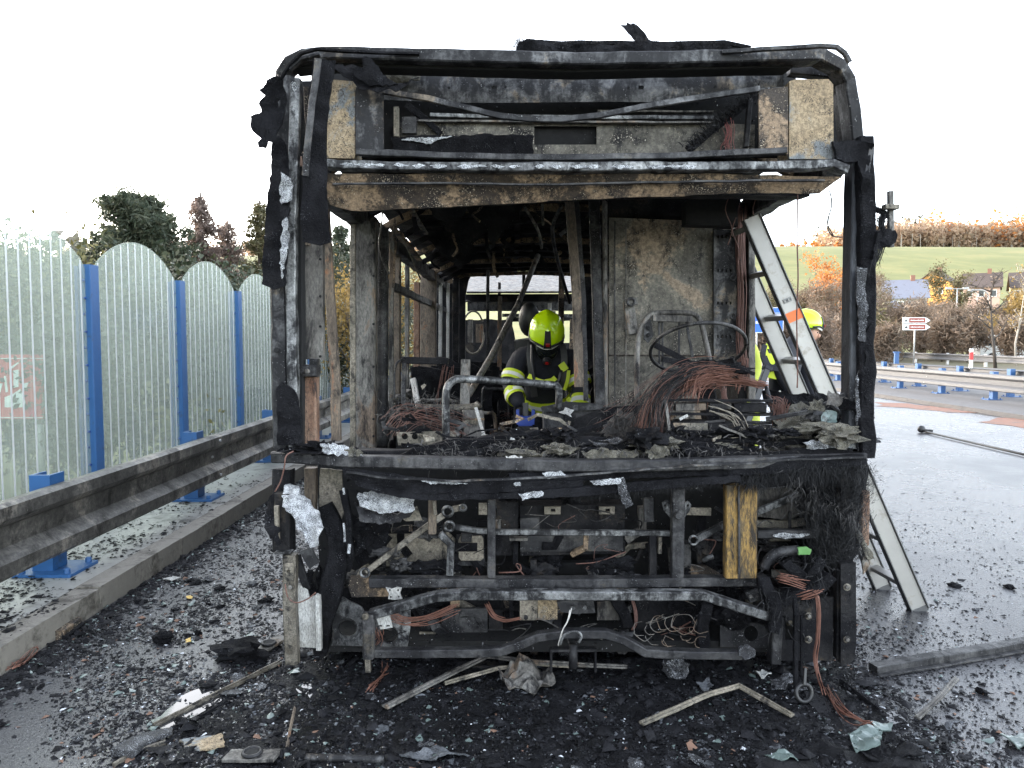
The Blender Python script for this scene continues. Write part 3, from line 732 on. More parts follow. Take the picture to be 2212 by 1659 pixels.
# wrecked seats and heaps on the bus floor
rc = random.Random(21)
for k in range(34):
    x = rc.uniform(-.85, 1.2); y = rc.uniform(5.2, 10.8)
    if abs(x - .22) < .22 and y < 7: continue
    q = Vector((x, y, .25)); h = rc.uniform(.15, .75)
    w = rc.uniform(.2, .45)
    if k % 2: tube3('seat_frame', [q, q + Vector((0, 0, h)), q + Vector((w * .2, 0, h + .06)), q + Vector((w * .8, 0, h + .05)), q + Vector((w, 0, h - .02)), q + Vector((w, 0, .0))], .014, rc.choice([soot, greysteel, darkwall]), bus)
    else: lump('burnt_heap', (x, y, .25 + h * .3), (rc.uniform(.15, .35), rc.uniform(.2, .5), h * .55), char, bus, .6, 2, 3)
for (x, y0, w) in ((-.6, 7.2, .8), (-.55, 8.6, .8), (1.0, 6.4, .7), (1.0, 8.2, .7), (-.3, 10.3, 1.2)):
    sheet('burnt_seat', [(x - w / 2, .3), (x + w / 2, .3), (x + w / 2, 1.15), (x - w / 2, 1.2)], lambda u, v: Vector((u + .03 * nz((u, v, 1), 4), y0 + .05 * nz((u, v, 2), 5), v)), Vector((0, .05, 0)), char, bus, grid=.09, ragged=.04)
hp = np.stack([np.random.uniform(-.9, 1.3, 5000), np.random.uniform(4.3, 10.5, 5000), .26 + np.random.rand(5000) ** 2 * .28], 1)
props(strands('burnt_wire_litter', hp, .12, .004, copperdull, bus, (0, 0, .3), 1.0, 5), kind='stuff')
hp2 = hp[:2500] + np.random.normal(0, .05, (2500, 3))
props(strands('ash_litter', hp2, .07, .01, greyfur, bus, (0, 0, .3), 1.0, 6), kind='stuff')

# --- driver's cab wall, seat frame, wheel
YC = 4.42
plate('cab_wall', [(1316, 470), (1482, 476), (1540, 482), (1540, 767), (1316, 766)], YC, cabwall, bus, .02, .012, 3, grid=24)
plate('cab_wall_lower', [(1316, 770), (1540, 771), (1540, 905), (1316, 905)], YC + .01, cabwall, bus, .02, .012, 3, grid=24)
plate('cab_wall_top', [(1308, 426), (1600, 420), (1600, 480), (1308, 474)], YC + .06, darkwall, bus, .03, .01)
bar('cab_wall_seam', [(1328, 478, YC - .012), (1328, 900, YC - .012)], 3, .006, soot, bus)
bar('cab_wall_seam', [(1352, 482, YC - .012), (1352, 900, YC - .012)], 2.5, .005, greysteel, bus)
slots = []
for y in (511, 584, 655, 727):
    for x in (1551, 1560, 1569, 1578): slots.append(rpoly(x - 1.8, y - 3.2, x + 1.8, y + 3.2))
plate('perforated_post', [(1542, 497), (1592, 495), (1592, 822), (1542, 822)], YC - .03, bluesteel, bus, .012, .004, 3, holes=slots, grid=12)
bar('slot_backing', [(1568, 497, YC + .05), (1568, 822, YC + .05)], 52, .02, dark, bus)
for y in (600, 683, 775): ring('latch', P(1583, y, YC - .045), .014, .004, soot, bus)
bar('cab_pillar', [(1603, 440, 4.44), (1603, 860, 4.44)], 22, .05, dark, bus, jit=.006)
bar('cab_pillar', [(1621, 470, 4.40), (1622, 865, 4.40)], 15, .05, greysteel, bus)
box = plate('sooty_box', [(1483, 432), (1594, 430), (1594, 488), (1483, 484)], 4.2, dark, bus, .12, .005)
bundle('burnt_loom', [(1600, 450, 4.36), (1597, 540, 4.36), (1602, 640, 4.36), (1598, 740, 4.34), (1606, 830, 4.3)], 22, .014, .0026, copperdull, bus, 1.2, 3)
bundle('copper_loom', [(1606, 770, 4.34), (1602, 800, 4.33), (1598, 835, 4.3)], 18, .012, .003, copper, bus, 1.4, 8)
for k, (x0, y0) in enumerate(((1575, 424), (1634, 427), (1590, 470))):
    tube('hanging_wire', [(x0, y0, 4.1), (x0 - 8, y0 + 30, 4.1), (x0 + 6, y0 + 70, 4.12), (x0 - 3 + k * 3, y0 + 105, 4.12)], 2, copperdull, bus)
# armrest bracket
bar('armrest_bracket', [(1356, 652, 4.25), (1369, 722, 4.2)], 22, .03, greysteel, bus)
bar('armrest_bracket', [(1350, 655, 4.2), (1376, 650, 4.2)], 16, .05, greysteel, bus)
ring('armrest_eye', P(1363, 652, 4.17), .02, .007, soot, bus)
seat = tube('driver_seat', [(1375, 872, 4.1), (1376, 800, 4.12), (1378, 740, 4.15), (1387, 704, 4.17), (1407, 679, 4.2), (1450, 675, 4.2), (1496, 678, 4.2), (1514, 698, 4.18), (1526, 745, 4.15), (1534, 785, 4.1)], 12, greysteel, bus, n=10)
bar('seat_top', [(1410, 687, 4.2), (1494, 690, 4.2)], 15, .03, greysteel, seat, jit=.003)
for (x0, y0, x1, y1, w) in ((1424, 690, 1424, 790, 4), (1431, 690, 1431, 830, 4), (1467, 692, 1467, 800, 4), (1482, 690, 1496, 775, 6), (1404, 690, 1392, 735, 5)):
    bar('seat_spring', [(x0, y0, 4.22), (x1, y1, 4.2)], w, .008, soot, seat, jit=.002)
plate('seat_hinge', [(1392, 700), (1406, 690), (1412, 725), (1400, 742), (1391, 730)], 4.14, bluesteel, seat, .01)
for y in (708, 723): disc('hinge_bolt', P(1401, y, 4.13), .012, .008, dark, seat)
wc = P(1507, 754, 3.78)
ta = R(33)
wh = ring('steering_wheel', wc, .237, .0095, soot, bus, 48, 8, Vector((1, 0, 0)), Vector((0, math.cos(ta), -math.sin(ta))))
hub = P(1512, 795, 3.86)
for (x, y, Y) in ((1410, 742, 3.80), (1585, 778, 3.74), (1430, 775, 3.72)):
    bar3('spoke', [hub, P(x, y, Y)], .03, .014, char, wh, jit=.004)
lump('wheel_hub', hub, (.10, .08, .04), char, wh, .5, 3, 3)
bar3('steering_column', [hub, hub + Vector((.02, -.12, -.2)), hub + Vector((.03, -.3, -.5))], .08, .08, char, bus, jit=.01)
# copper harness spilling over the dashboard
bundle('copper_harness', [(1560, 806, 3.66), (1510, 806, 3.62), (1468, 822, 3.58), (1430, 852, 3.54), (1408, 895, 3.5), (1402, 938, 3.48)], 100, .019, .0015, copper, bus, 1.7, 1)
bundle('charred_harness', [(1556, 804, 3.64), (1505, 806, 3.58), (1462, 826, 3.52), (1424, 862, 3.47), (1404, 935, 3.44)], 110, .028, .0014, charfur, bus, 1.7, 21)
bundle('copper_harness', [(1540, 812, 3.62), (1490, 818, 3.58), (1445, 842, 3.52), (1418, 878, 3.48), (1412, 930, 3.46)], 80, .024, .0015, copperdull, bus, 1.6, 2)
bundle('copper_harness', [(1575, 815, 3.58), (1530, 815, 3.55), (1500, 828, 3.52), (1492, 855, 3.5)], 110, .022, .0016, copper, bus, 1.2, 4)
bundle('copper_harness', [(1560, 818, 3.68), (1600, 822, 3.68), (1634, 829, 3.68), (1656, 834, 3.68)], 45, .008, .0018, copper, bus, 1.0, 5)
bundle('copper_harness', [(1545, 815, 3.6), (1562, 840, 3.58), (1566, 862, 3.56), (1572, 876, 3.55)], 26, .007, .0016, copperdull, bus, .8, 6)
bundle('copper_harness', [(1668, 868, 3.5), (1684, 880, 3.48), (1680, 905, 3.46), (1690, 872, 3.46)], 40, .014, .0016, copperdull, bus, 1.2, 7)
bundle('loose_wires', [(1470, 810, 3.7), (1420, 850, 3.65), (1390, 890, 3.6), (1360, 925, 3.55)], 30, .03, .0012, copperdull, bus, 2.2, 9)
lump('burnt_switchgear', P(1560, 800, 3.7), (.12, .07, .035), char, bus, .6, 3, 3)
bar('column_switch', [(1560, 800, 3.65), (1600, 796, 3.6), (1628, 808, 3.6)], 8, .02, char, bus, jit=.01)
tube('dash_tube', [(1655, 836, 3.62), (1664, 868, 3.56), (1672, 908, 3.5)], 9, soot, bus)
# dashboard carrier
boxes('dash_tray', [((P(1440, 0, 3.5).x, 3.4, Bz(3.5, 945)), (P(1690, 0, 3.5).x, 3.8, Bz(3.5, 938)))], darkwall, bus)
for y in (864, 894, 912):
    bar('dash_rail', [(1441, y, 3.48), (1672, y + 1, 3.48)], 5, .05, darkwall, bus, jit=.006)
bar('dash_upright', [(1437, 866, 3.46), (1446, 945, 3.42)], 7, .03, greysteel, bus, jit=.004)
bar('dash_cylinder', [(1457, 879, 3.5), (1522, 877, 3.5)], 17, .06, greysteel, bus, jit=.003)
bar('dash_cylinder', [(1531, 877, 3.5), (1576, 877, 3.5)], 15, .06, soot, bus, jit=.003)
bar('dash_box', [(1580, 880, 3.5), (1650, 880, 3.5)], 20, .08, darkwall, bus, jit=.003)
bar('bent_clip', [(1468, 906, 3.43), (1486, 897, 3.43)], 6, .004, paleplate, bus, jit=0)
plate('dash_panel', rpoly(1455, 914, 1528, 945), 3.42, cabwall, bus, .02, .01)
plate('dash_panel', rpoly(1532, 916, 1610, 944), 3.42, darkwall, bus, .02, .01)
plate('dash_panel', rpoly(1614, 918, 1668, 942), 3.42, darkwall, bus, .02, .01)
plate('back_bulkhead', [(1308, 880), (1445, 872), (1445, 985), (1240, 985), (1240, 905)], 4.0, darkwall, bus, .02, .02)
lump('insulation_clump', P(1345, 925, 3.8), (.09, .08, .07), greyfur, bus, .7, 3, 3)
rs = line_roots([(1330, 905, 3.7), (1360, 930, 3.65), (1395, 940, 3.6)], 500, .05, 2)
props(strands('burnt_fibres', rs, .09, .0016, greyfur, bus, (0, 0, .4), .9, 3), kind='stuff')
rs = line_roots([(1455, 940, 3.4), (1560, 945, 3.38), (1680, 935, 3.36)], 700, .02, 4)
props(strands('burnt_fibres', rs, .05, .0018, greyfur, bus, (0, -.2, .3), .9, 3), kind='stuff')
bundle('loose_wires', [(1540, 880, 3.42), (1580, 895, 3.42), (1600, 915, 3.4), (1612, 945, 3.38)], 9, .012, .0022, beige, bus, 1.4, 12)
plate('insulation_scrap', [(1535, 950), (1560, 938), (1590, 930), (1600, 946), (1620, 955), (1560, 960)], 3.36, insul, bus, .02, .03, 12, grid=8, ragged=3)
# crumpled remains of the right-hand dashboard
def crumple(name, out, Y, mat, amp=.06, sc_=6, dy=-.0012, grid=9, rag=4, th=.006):
    return plate(name, out, Y, mat, bus, th, amp, sc_, grid=grid, ragged=rag, dy=dy)
crumple('melted_dashboard', [(1650, 842), (1720, 848), (1790, 862), (1826, 858), (1828, 920), (1860, 960), (1790, 965), (1690, 958), (1672, 915)], 3.72, char, .09, 5)
crumple('melted_cover', [(1668, 905), (1700, 880), (1740, 872), (1768, 890), (1758, 930), (1720, 952), (1690, 940)], 3.45, insul, .07, 9)
crumple('melted_cover', [(1745, 905), (1790, 880), (1820, 850), (1826, 880), (1800, 930), (1760, 940)], 3.42, char, .06, 8)
crumple('melted_cover', [(1680, 930), (1730, 915), (1790, 940), (1775, 962), (1700, 965)], 3.36, insul, .05, 11)
lump('burnt_motor', P(1722, 893, 3.6), (.07, .07, .06), char, bus, .5, 3, 3)
bar('wiper_arm', [(1655, 905, 3.4), (1745, 890, 3.35), (1826, 852, 3.3)], 8, .02, soot, bus, jit=.004)
plate('glass_remnant', [(1772, 900), (1786, 886), (1806, 890), (1808, 912), (1790, 930), (1776, 925)], 3.33, plain('burnt_glass', (.22, .30, .30), .25, 0, .3, 12, (.05, .05, .05), .5, .3), bus, .006, .02, 10, grid=8, ragged=2)
plate('ash_patch', [(1784, 935), (1830, 925), (1858, 945), (1850, 968), (1800, 966)], 3.25, ash, bus, .02, .05, 12, grid=7, ragged=4)
plate('ash_patch', [(1740, 955), (1800, 950), (1840, 962), (1800, 972), (1750, 970)], 3.2, ash, bus, .02, .04, 14, grid=7, ragged=3)
# door-side foreground inside: handrails, seat box, canister
tube('handrail', [(964, 958, 3.86), (963, 870, 3.86), (966, 838, 3.87), (980, 822, 3.88), (1002, 819, 3.9), (1100, 824, 4.0), (1190, 831, 4.1), (1204, 836, 4.1), (1208, 850, 4.1), (1206, 884, 4.1)], 17, galv, bus, n=12)
disc('bolt_hole', P(964, 909, 3.835), .010, .003, dark, bus)
tube('handrail', [(898, 880, 4.2), (960, 882, 4.2), (1020, 880, 4.2), (1036, 872, 4.2)], 17, brass, bus, n=10)
bar('flat_post', [(1006, 778, 4.5), (1004, 876, 4.4)], 20, .03, greysteel, bus)
bar('door_motor', [(868, 778, 4.7), (968, 780, 4.7)], 15, .08, darkwall, bus)
tube('door_linkage', [(852, 860, 4.6), (852, 810, 4.6), (857, 785, 4.6), (872, 775, 4.65)], 5, soot, bus)
bar('door_stay', [(873, 786, 4.65), (872, 872, 4.6)], 10, .03, soot, bus)
bar('door_stay', [(893, 820, 5.2), (902, 872, 5.0)], 12, .03, paleplate, bus)
plate('tag', [(909, 834), (916, 829), (921, 832), (913, 842)], 4.5, beige, bus, .004, 0, grid=6)
bundle('burnt_loom', [(964, 790, 4.7), (958, 830, 4.7), (950, 870, 4.6)], 14, .02, .002, copperdull, bus, 1.3, 14)
plate('step_riser', [(856, 934), (985, 931), (985, 962), (860, 962)], 3.95, beige, bus, .01, .005, 4, holes=[circ(874, 943, 7), circ(896, 943, 7)], grid=12)
boxes('riser_back', [((P(850, 0, 4.05).x, 4.0, .75), (P(990, 0, 4.05).x, 4.05, 1.05))], dark, bus)
crumple('burnt_platform', [(842, 905), (880, 885), (950, 882), (1000, 890), (992, 936), (850, 936)], 4.05, char, .10, 7)
props(strands('burnt_fibres', line_roots([(850, 900, 4.1), (920, 890, 4.1), (990, 905, 4.0)], 700, .05, 12), .10, .002, greyfur, bus, (0, -.2, .2), 1.0, 8, ), kind='stuff')
bundle('loose_wires', [(852, 925, 4.0), (880, 900, 4.0), (930, 905, 4.0), (985, 925, 3.95)], 40, .035, .0014, copperdull, bus, 1.2, 15)
bar('canister', [(1022, 890, 4.1), (1022, 948, 4.05)], 46, .12, greysteel, bus, jit=.006)
bar('canister_strap', [(1000, 906, 4.02), (1046, 905, 4.02)], 5, .01, sootbrown, bus)
bar('bent_strip', [(1028, 880, 4.0), (1038, 910, 3.95), (1048, 950, 3.85)], 7, .01, paleplate, bus, jit=.006)
bar('bent_strip', [(1040, 940, 3.8), (1080, 945, 3.7), (1130, 965, 3.55)], 6, .006, paleplate, bus, jit=.006)
bx = plate('battery_box', [(1174, 886), (1300, 880), (1306, 900), (1298, 942), (1176, 942)], 4.15, soot, bus, .25, .006, 3, grid=16)
plate('box_lid', [(1168, 880), (1222, 868), (1300, 872), (1306, 884), (1230, 888), (1172, 890)], 4.12, bluesteel, bus, .02, .01)
plate('box_gusset', [(1240, 936), (1300, 894), (1304, 910), (1296, 938)], 4.10, beige, bus, .02, .01)
bar('box_seam', [(1218, 886, 4.13), (1219, 942, 4.12)], 3, .01, darkwall, bus)
lump('burnt_heap', P(1080, 985, 4.4), (.25, .3, .10), char, bus, .7, 3, 4)
lump('burnt_heap', P(1150, 995, 4.2), (.3, .2, .08), char, bus, .7, 3, 4)
crumple('white_scrap', [(1208, 890), (1224, 880), (1240, 886), (1232, 900)], 4.05, paleplate, .02, 12)
# --- front: roof hoop, header, destination box
hp = [(614, 186, 3.36), (617, 160, 3.34), (634, 139, 3.32), (662, 126, 3.3), (702, 121, 3.3), (1000, 128, 3.24), (1240, 135, 3.22), (1480, 131, 3.24), (1766, 124, 3.3), (1806, 146, 3.31), (1826, 176, 3.33), (1836, 240, 3.34), (1843, 305, 3.35)]
bar('roof_frame', hp, 25, .10, bluesteel, bus, jit=.004, step=.06)
bar('header_gap_bar', [(640, 150, 3.36), (720, 143, 3.36), (1000, 150, 3.3), (1240, 156, 3.28), (1500, 150, 3.3), (1700, 146, 3.36)], 16, .1, dark, bus)  # black bar drawn for the shaded gap under the roof hoop
bar('corner_plate', [(1704, 150, 3.42), (1790, 158, 3.42), (1822, 190, 3.42)], 26, .05, soot, bus)
bar('header_inner_frame', [(1790, 165, 3.45), (1812, 200, 3.45), (1828, 345, 3.45)], 12, .08, darkwall, bus)
plate('header_panel', [(760, 172), (800, 160), (1210, 163), (1692, 156), (1694, 192), (1480, 219), (1210, 222), (1000, 222), (780, 214)], 3.46, bluesteel, bus, .01, .012, 2.5,
      holes=[rpoly(1062, 185, 1073, 192), rpoly(1379, 185, 1391, 193)], grid=22)
for x, y in ((1092, 188), (1358, 189), (1545, 187), (970, 190)): disc('rivet', P(x, y, 3.445), .006, .004, dark, bus)
boxes('header_back', [((-.9, 3.62, Bz(3.6, 335)), (1.35, 3.66, Bz(3.6, 150)))], dark, bus)
# scorched rags of the roof edge
bar('peeled_strip', [(1560, 113, 3.2), (1690, 104, 3.16), (1772, 99, 3.12), (1808, 102, 3.1), (1824, 114, 3.1), (1836, 134, 3.1)], 8, .02, soot, bus, jit=.004)
bar('peeled_strip', [(608, 170, 3.2), (625, 140, 3.18), (650, 116, 3.16), (684, 106, 3.15), (740, 111, 3.16), (835, 114, 3.2), (905, 116, 3.2)], 5, .02, char, bus, jit=.004)
bar('peeled_strip', [(626, 150, 3.2), (650, 128, 3.2), (690, 117, 3.2)], 7, .03, soot, bus, jit=.004)
plate('peeled_flap', [(1340, 57), (1352, 55), (1354, 49), (1362, 53), (1368, 49), (1392, 66), (1404, 84), (1380, 90), (1368, 84)], 3.5, char, bus, .006, .03, 8, grid=8, ragged=1.5)
plate('roof_insulation', [(1112, 112), (1118, 94), (1150, 88), (1200, 92), (1240, 90), (1330, 94), (1400, 88), (1500, 92), (1560, 98), (1612, 108), (1580, 116), (1300, 122)], 3.40, char, bus, .5, .04, 9, grid=10, ragged=3)
plate('roof_insulation', [(990, 118), (1005, 109), (1040, 112), (1066, 106), (1080, 118)], 3.38, char, bus, .3, .03, 9, grid=8, ragged=2)
plate('roof_insulation', [(740, 116), (780, 108), (840, 110), (870, 106), (908, 116), (800, 120)], 3.38, char, bus, .3, .03, 9, grid=8, ragged=2)
bar('roof_lath', [(1140, 95, 3.6), (1330, 96, 3.6), (1560, 97, 3.6), (1620, 108, 3.6)], 9, .05, char, bus, jit=.008)
props(strands('burnt_fibres', line_roots([(1110, 108, 3.42), (1120, 96, 3.42), (1140, 96, 3.42)], 260, .015, 3), .045, .0009, charfur, bus, (-.2, 0, 1), .5, 3, .1), kind='stuff')
props(strands('burnt_fibres', line_roots([(1150, 92, 3.42), (1260, 92, 3.42), (1400, 88, 3.42), (1560, 100, 3.42)], 420, .010, 4), .022, .0009, charfur, bus, (0, 0, 1), .7, 3, .1), kind='stuff')
# torn cladding at the left top corner
plate('torn_cladding', [(609, 166), (584, 169), (572, 180), (553, 191), (568, 203), (553, 222), (559, 235), (540, 250), (543, 278), (559, 297), (556, 316), (575, 319), (581, 306), (596, 312), (606, 280), (612, 253), (618, 200)], 3.22, char, bus, .008, .05, 7, holes=[[(595, 215), (603, 212), (602, 225), (596, 228)]], grid=8, ragged=2.5, dx=.0012)
plate('hanging_cladding', [(678, 125), (700, 127), (726, 131), (716, 180), (709, 222), (704, 300), (703, 347), (708, 440), (714, 524), (690, 530), (655, 522), (651, 440), (651, 366), (658, 290), (665, 222), (671, 170)], 3.08, char, bus, .01, .035, 4, grid=12, ragged=1.5, dx=.0007)
bar('cladding_edge', [(688, 128, 3.06), (675, 222, 3.05), (664, 320, 3.05), (660, 380, 3.06)], 14, .01, soot, bus, jit=.004)
crumple('torn_cladding', [(715, 140), (745, 138), (790, 150), (810, 170), (830, 185), (880, 182), (912, 172), (870, 192), (800, 198), (768, 180), (740, 166)], 3.2, char, .05, 8)
plate('torn_cladding', [(782, 126), (794, 121), (804, 128), (830, 165), (862, 184), (800, 186), (768, 166), (756, 148), (782, 150)], 3.14, char, bus, .01, .03, 8, grid=9, ragged=2)
plate('insulation_scrap', [(830, 156), (915, 156), (905, 172), (860, 180), (840, 170)], 3.42, insul, bus, .01, .02, 12, grid=8, ragged=2)
# left corner posts and what clings to them
bar('corner_post', [(622, 172, 3.34), (616, 300, 3.34), (606, 520, 3.33), (608, 700, 3.32), (613, 968, 3.30)], 33, .10, bluesteel, bus, jit=.004)
bar('corner_post_face', [(640, 172, 3.31), (633, 400, 3.30), (630, 620, 3.29), (636, 966, 3.26)], 21, .05, galv, bus, jit=.004)
disc('post_hole', P(598, 756, 3.26), .012, .006, dark, bus, n=14)
bar('inner_post', [(652, 340, 3.42), (648, 560, 3.42), (650, 960, 3.4)], 16, .06, dark, bus)
bar('inner_post', [(661, 330, 3.46), (662, 530, 3.46)], 12, .04, brownpost, bus)
plate('charred_flap', [(571, 470), (590, 300), (606, 295), (618, 310), (624, 420), (622, 500), (616, 619), (592, 625), (566, 615), (567, 560)], 3.20, char, bus, .012, .03, 6, grid=11, ragged=2.5)
plate('ash_patch', [(611, 480), (622, 470), (624, 520), (616, 560), (610, 600), (604, 560)], 3.17, ash, bus, .006, .02, 14, grid=7, ragged=3)
plate('ash_patch', [(611, 375), (630, 385), (630, 430), (606, 440), (603, 410)], 3.2, ash, bus, .006, .02, 14, grid=7, ragged=3)
plate('ash_patch', [(628, 180), (640, 178), (644, 190), (634, 200)], 3.2, ash, bus, .006, .02, 14, grid=6, ragged=2)
plate('charred_flap', [(597, 840), (610, 825), (640, 850), (652, 900), (652, 962), (598, 962)], 3.22, char, bus, .01, .02, 8, grid=10, ragged=2)
plate('door_post_panel', [(655, 525), (697, 528), (698, 778), (656, 776)], 3.50, greysteel, bus, .04, .008, 4, grid=16)
for y in (560, 640, 705, 770): disc('rivet', P(692, y, 3.49), .006, .005, dark, bus)
bar('post_bracket', [(645, 800, 3.42), (688, 801, 3.42)], 26, .08, soot, bus)
bar('post_bracket', [(672, 782, 3.42), (688, 783, 3.42)], 16, .06, bluesteel, bus)
for x in (652, 664): disc('bolt', P(x, 802, 3.37), .012, .014, greysteel, bus)
bar('rusty_post', [(673, 812, 3.46), (673, 956, 3.44)], 28, .07, rustpost, bus)
bar('thin_door_post', [(702, 452, 3.68), (712, 620, 3.66), (724, 800, 3.64), (727, 952, 3.62)], 19, .04, brownpost, bus)
bar('red_tag', [(634, 352, 3.4), (655, 350, 3.4)], 20, .04, plain('pinkish_primer', (.36, .24, .19), .7), bus)
# destination box
db = plate('destination_box', [(768, 188), (828, 192), (828, 322), (1210, 344), (1640, 330), (1640, 190), (1702, 187), (1702, 334), (1640, 338), (1210, 352), (1000, 346), (768, 333)], 3.26, soot, bus, .012, .004, 3, grid=14)
plate('box_face', [(768, 188), (828, 198), (829, 326), (768, 333)], 3.25, bluesteel, db, .01, .004, 3)
plate('box_face', [(1639, 194), (1702, 187), (1702, 333), (1640, 326)], 3.25, sootbrown, db, .01, .004, 3)
bar('lower_rail', [(770, 329, 3.235), (1000, 338, 3.225), (1210, 341, 3.22), (1450, 337, 3.225), (1698, 326, 3.235)], 13, .03, soot, db)
bar('sagging_rail', [(830, 197, 3.25), (925, 213, 3.24), (1000, 232, 3.23), (1081, 250, 3.22), (1140, 257, 3.22), (1210, 258, 3.22), (1290, 250, 3.22), (1386, 231, 3.23), (1500, 212, 3.24), (1640, 192, 3.25)], 12, .02, bluesteel, db, jit=.003, step=.05)
plate('end_cap', [(709, 178), (722, 172), (764, 176), (767, 200), (767, 342), (706, 341)], 3.27, tan, db, .14, .006, 3, grid=14)
plate('end_cap', [(1705, 176), (1716, 172), (1790, 171), (1800, 182), (1801, 330), (1797, 343), (1705, 343)], 3.27, tan, db, .14, .006, 3, grid=14)
boxes('inner_back', [((-.74, 3.56, Bz(3.56, 340)), (1.0, 3.58, Bz(3.56, 262)))], dark, db)
plate('inner_panel', [(850, 264), (1100, 262), (1500, 264), (1630, 270), (1630, 340), (850, 338)], 3.52, cabwall, db, .01, .01, 3, holes=[rpoly(1154, 272, 1289, 312)], grid=20)
bar('inner_rail', [(930, 250, 3.50), (1210, 254, 3.50), (1540, 256, 3.50)], 8, .03, galv, db)
bar('inner_rail', [(1290, 240, 3.54), (1540, 242, 3.54)], 4, .02, greysteel, db)
bar('inner_rail', [(900, 262, 3.50), (1210, 264, 3.50), (1540, 266, 3.50)], 4, .03, greysteel, db)
bar('inner_upright', [(857, 232, 3.44), (857, 296, 3.44)], 10, .03, beige, db)
bar('inner_upright', [(1620, 215, 3.42), (1611, 318, 3.42)], 9, .03, soot, db)
plate('burnt_display', [(846, 296), (900, 292), (980, 294), (1040, 290), (1152, 292), (1152, 334), (900, 330), (848, 322)], 3.42, char, db, .03, .015, 9, grid=9, ragged=2)
plate('ash_patch', [(865, 302), (885, 297), (915, 298), (945, 296), (978, 293), (950, 300), (930, 312), (912, 308), (880, 302)], 3.40, ash, db, .006, .01, 14, grid=5, ragged=1.5)
bar('diagonal_brace', [(1632, 205, 3.46), (1560, 265, 3.44), (1486, 324, 3.40)], 16, .03, char, db, jit=.01)
props(strands('burnt_fibres', line_roots([(1628, 202, 3.42), (1560, 258, 3.40), (1488, 318, 3.37)], 500, .014, 5), .05, .0018, charfur, db, (-.7, -.2, .5), .5, 3, .2), kind='stuff')
bundle('red_wires', [(1574, 262, 3.42), (1580, 285, 3.42), (1574, 305, 3.42), (1578, 322, 3.42)], 14, .012, .0016, plain('red_wire', (.25, .06, .05), .5), db, 1.3, 4)
bar('diagonal_brace', [(875, 225, 3.48), (925, 262, 3.5), (950, 290, 3.5)], 14, .02, char, db, jit=.01)
boxes('inner_bracket', [((P(868, 0, 3.46).x, 3.44, Bz(3.46, 290)), (P(898, 0, 3.46).x, 3.47, Bz(3.46, 255)))], soot, db)
# ledge and scorched lower header
bar('ledge', [(706, 356, 3.22), (850, 361, 3.20), (1000, 363, 3.18), (1210, 364, 3.17), (1450, 362, 3.18), (1737, 360, 3.22), (1792, 355, 3.24), (1822, 368, 3.26)], 18, .07, galv, bus, jit=.005)
for k in range(26):
    x = 720 + 42 * k + rc.uniform(-15, 15)
    if x > 1500: break
    yy = 352 + 5 * min(1, (x - 700) / 300)
    plate('white_crust', [(x, yy + 2), (x + rc.uniform(8, 22), yy - 2), (x + rc.uniform(24, 46), yy + 2), (x + rc.uniform(10, 24), yy + rc.uniform(5, 11))], 3.12 , ash, bus, .004, .004, 20, grid=5, ragged=1.2)
plate('scorched_header', [(703, 374), (1000, 376), (1210, 374), (1400, 377), (1560, 374), (1820, 382), (1772, 417), (1660, 416), (1583, 415), (1456, 424), (1210, 432), (950, 448), (820, 453), (760, 456), (712, 442), (700, 410)], 3.20, sootbrown, bus, .012, .022, 2.2, grid=20, ragged=1.0, dy=.0012)
bar('header_crease', [(720, 398, 3.20), (900, 396, 3.205), (1210, 399, 3.20), (1500, 392, 3.2), (1780, 390, 3.2)], 4, .02, soot, bus, jit=.004)
bar('header_lip', [(760, 455, 3.44), (950, 447, 3.44), (1210, 432, 3.42), (1456, 423, 3.40), (1600, 415, 3.38)], 6, .03, char, bus, jit=.005)
sheet('header_soffit', [(-.72, 3.45), (1.35, 3.42), (1.40, 4.3), (-.95, 4.3)], lambda u, v: Vector((u, v, 2.13 + .02 * nz((u, v, 1), 3) + .22 * smooth01(3.45, 4.3, v))), Vector((0, 0, .02)), darkwall, bus, grid=.16)
# right post, mirror arms
bar('corner_post', [(1849, 298, 3.36), (1842, 420, 3.36), (1838, 640, 3.34), (1836, 930, 3.30)], 22, .09, bluesoot, bus, jit=.003)
bar('charred_post', [(1858, 300, 3.33), (1864, 480, 3.32), (1862, 700, 3.31), (1861, 990, 3.26)], 33, .12, char, bus, jit=.012, step=.04)
plate('ash_patch', [(1849, 575), (1872, 580), (1874, 640), (1870, 738), (1856, 738), (1852, 640)], 3.24, ash if False else burnt('flaky_char', (.02, .02, .024), (.06, .06, .065), .4, spk=(.55, .57, .6), samt=.655, scale=9, rough=(.4, .8), bmp=.9), bus, .01, .02, 9, grid=8, ragged=2)
plate('ash_patch', [(1849, 830), (1856, 800), (1858, 900), (1862, 960), (1852, 975)], 3.22, MATS['flaky_char'], bus, .008, .02, 12, grid=6, ragged=2)
plate('charred_flap', [(1876, 700), (1884, 735), (1878, 780), (1880, 850), (1872, 930), (1866, 860), (1868, 760)], 3.24, char, bus, .01, .03, 8, grid=8, ragged=2)
plate('glass_remnant', [(1872, 740), (1884, 716), (1886, 760), (1880, 800)], 3.30, MATS['burnt_glass'], bus, .006, .01, 10, grid=6, ragged=1)
plate('torn_cladding', [(1800, 306), (1828, 303), (1860, 302), (1880, 310), (1888, 312), (1880, 350), (1876, 372), (1884, 400), (1868, 428), (1862, 380), (1856, 345), (1830, 352), (1806, 345)], 3.24, char, bus, .02, .04, 7, grid=9, ragged=2)
bar('strap_end', [(1884, 314, 3.26), (1876, 350, 3.25), (1872, 380, 3.24)], 10, .01, soot, bus, jit=.003)
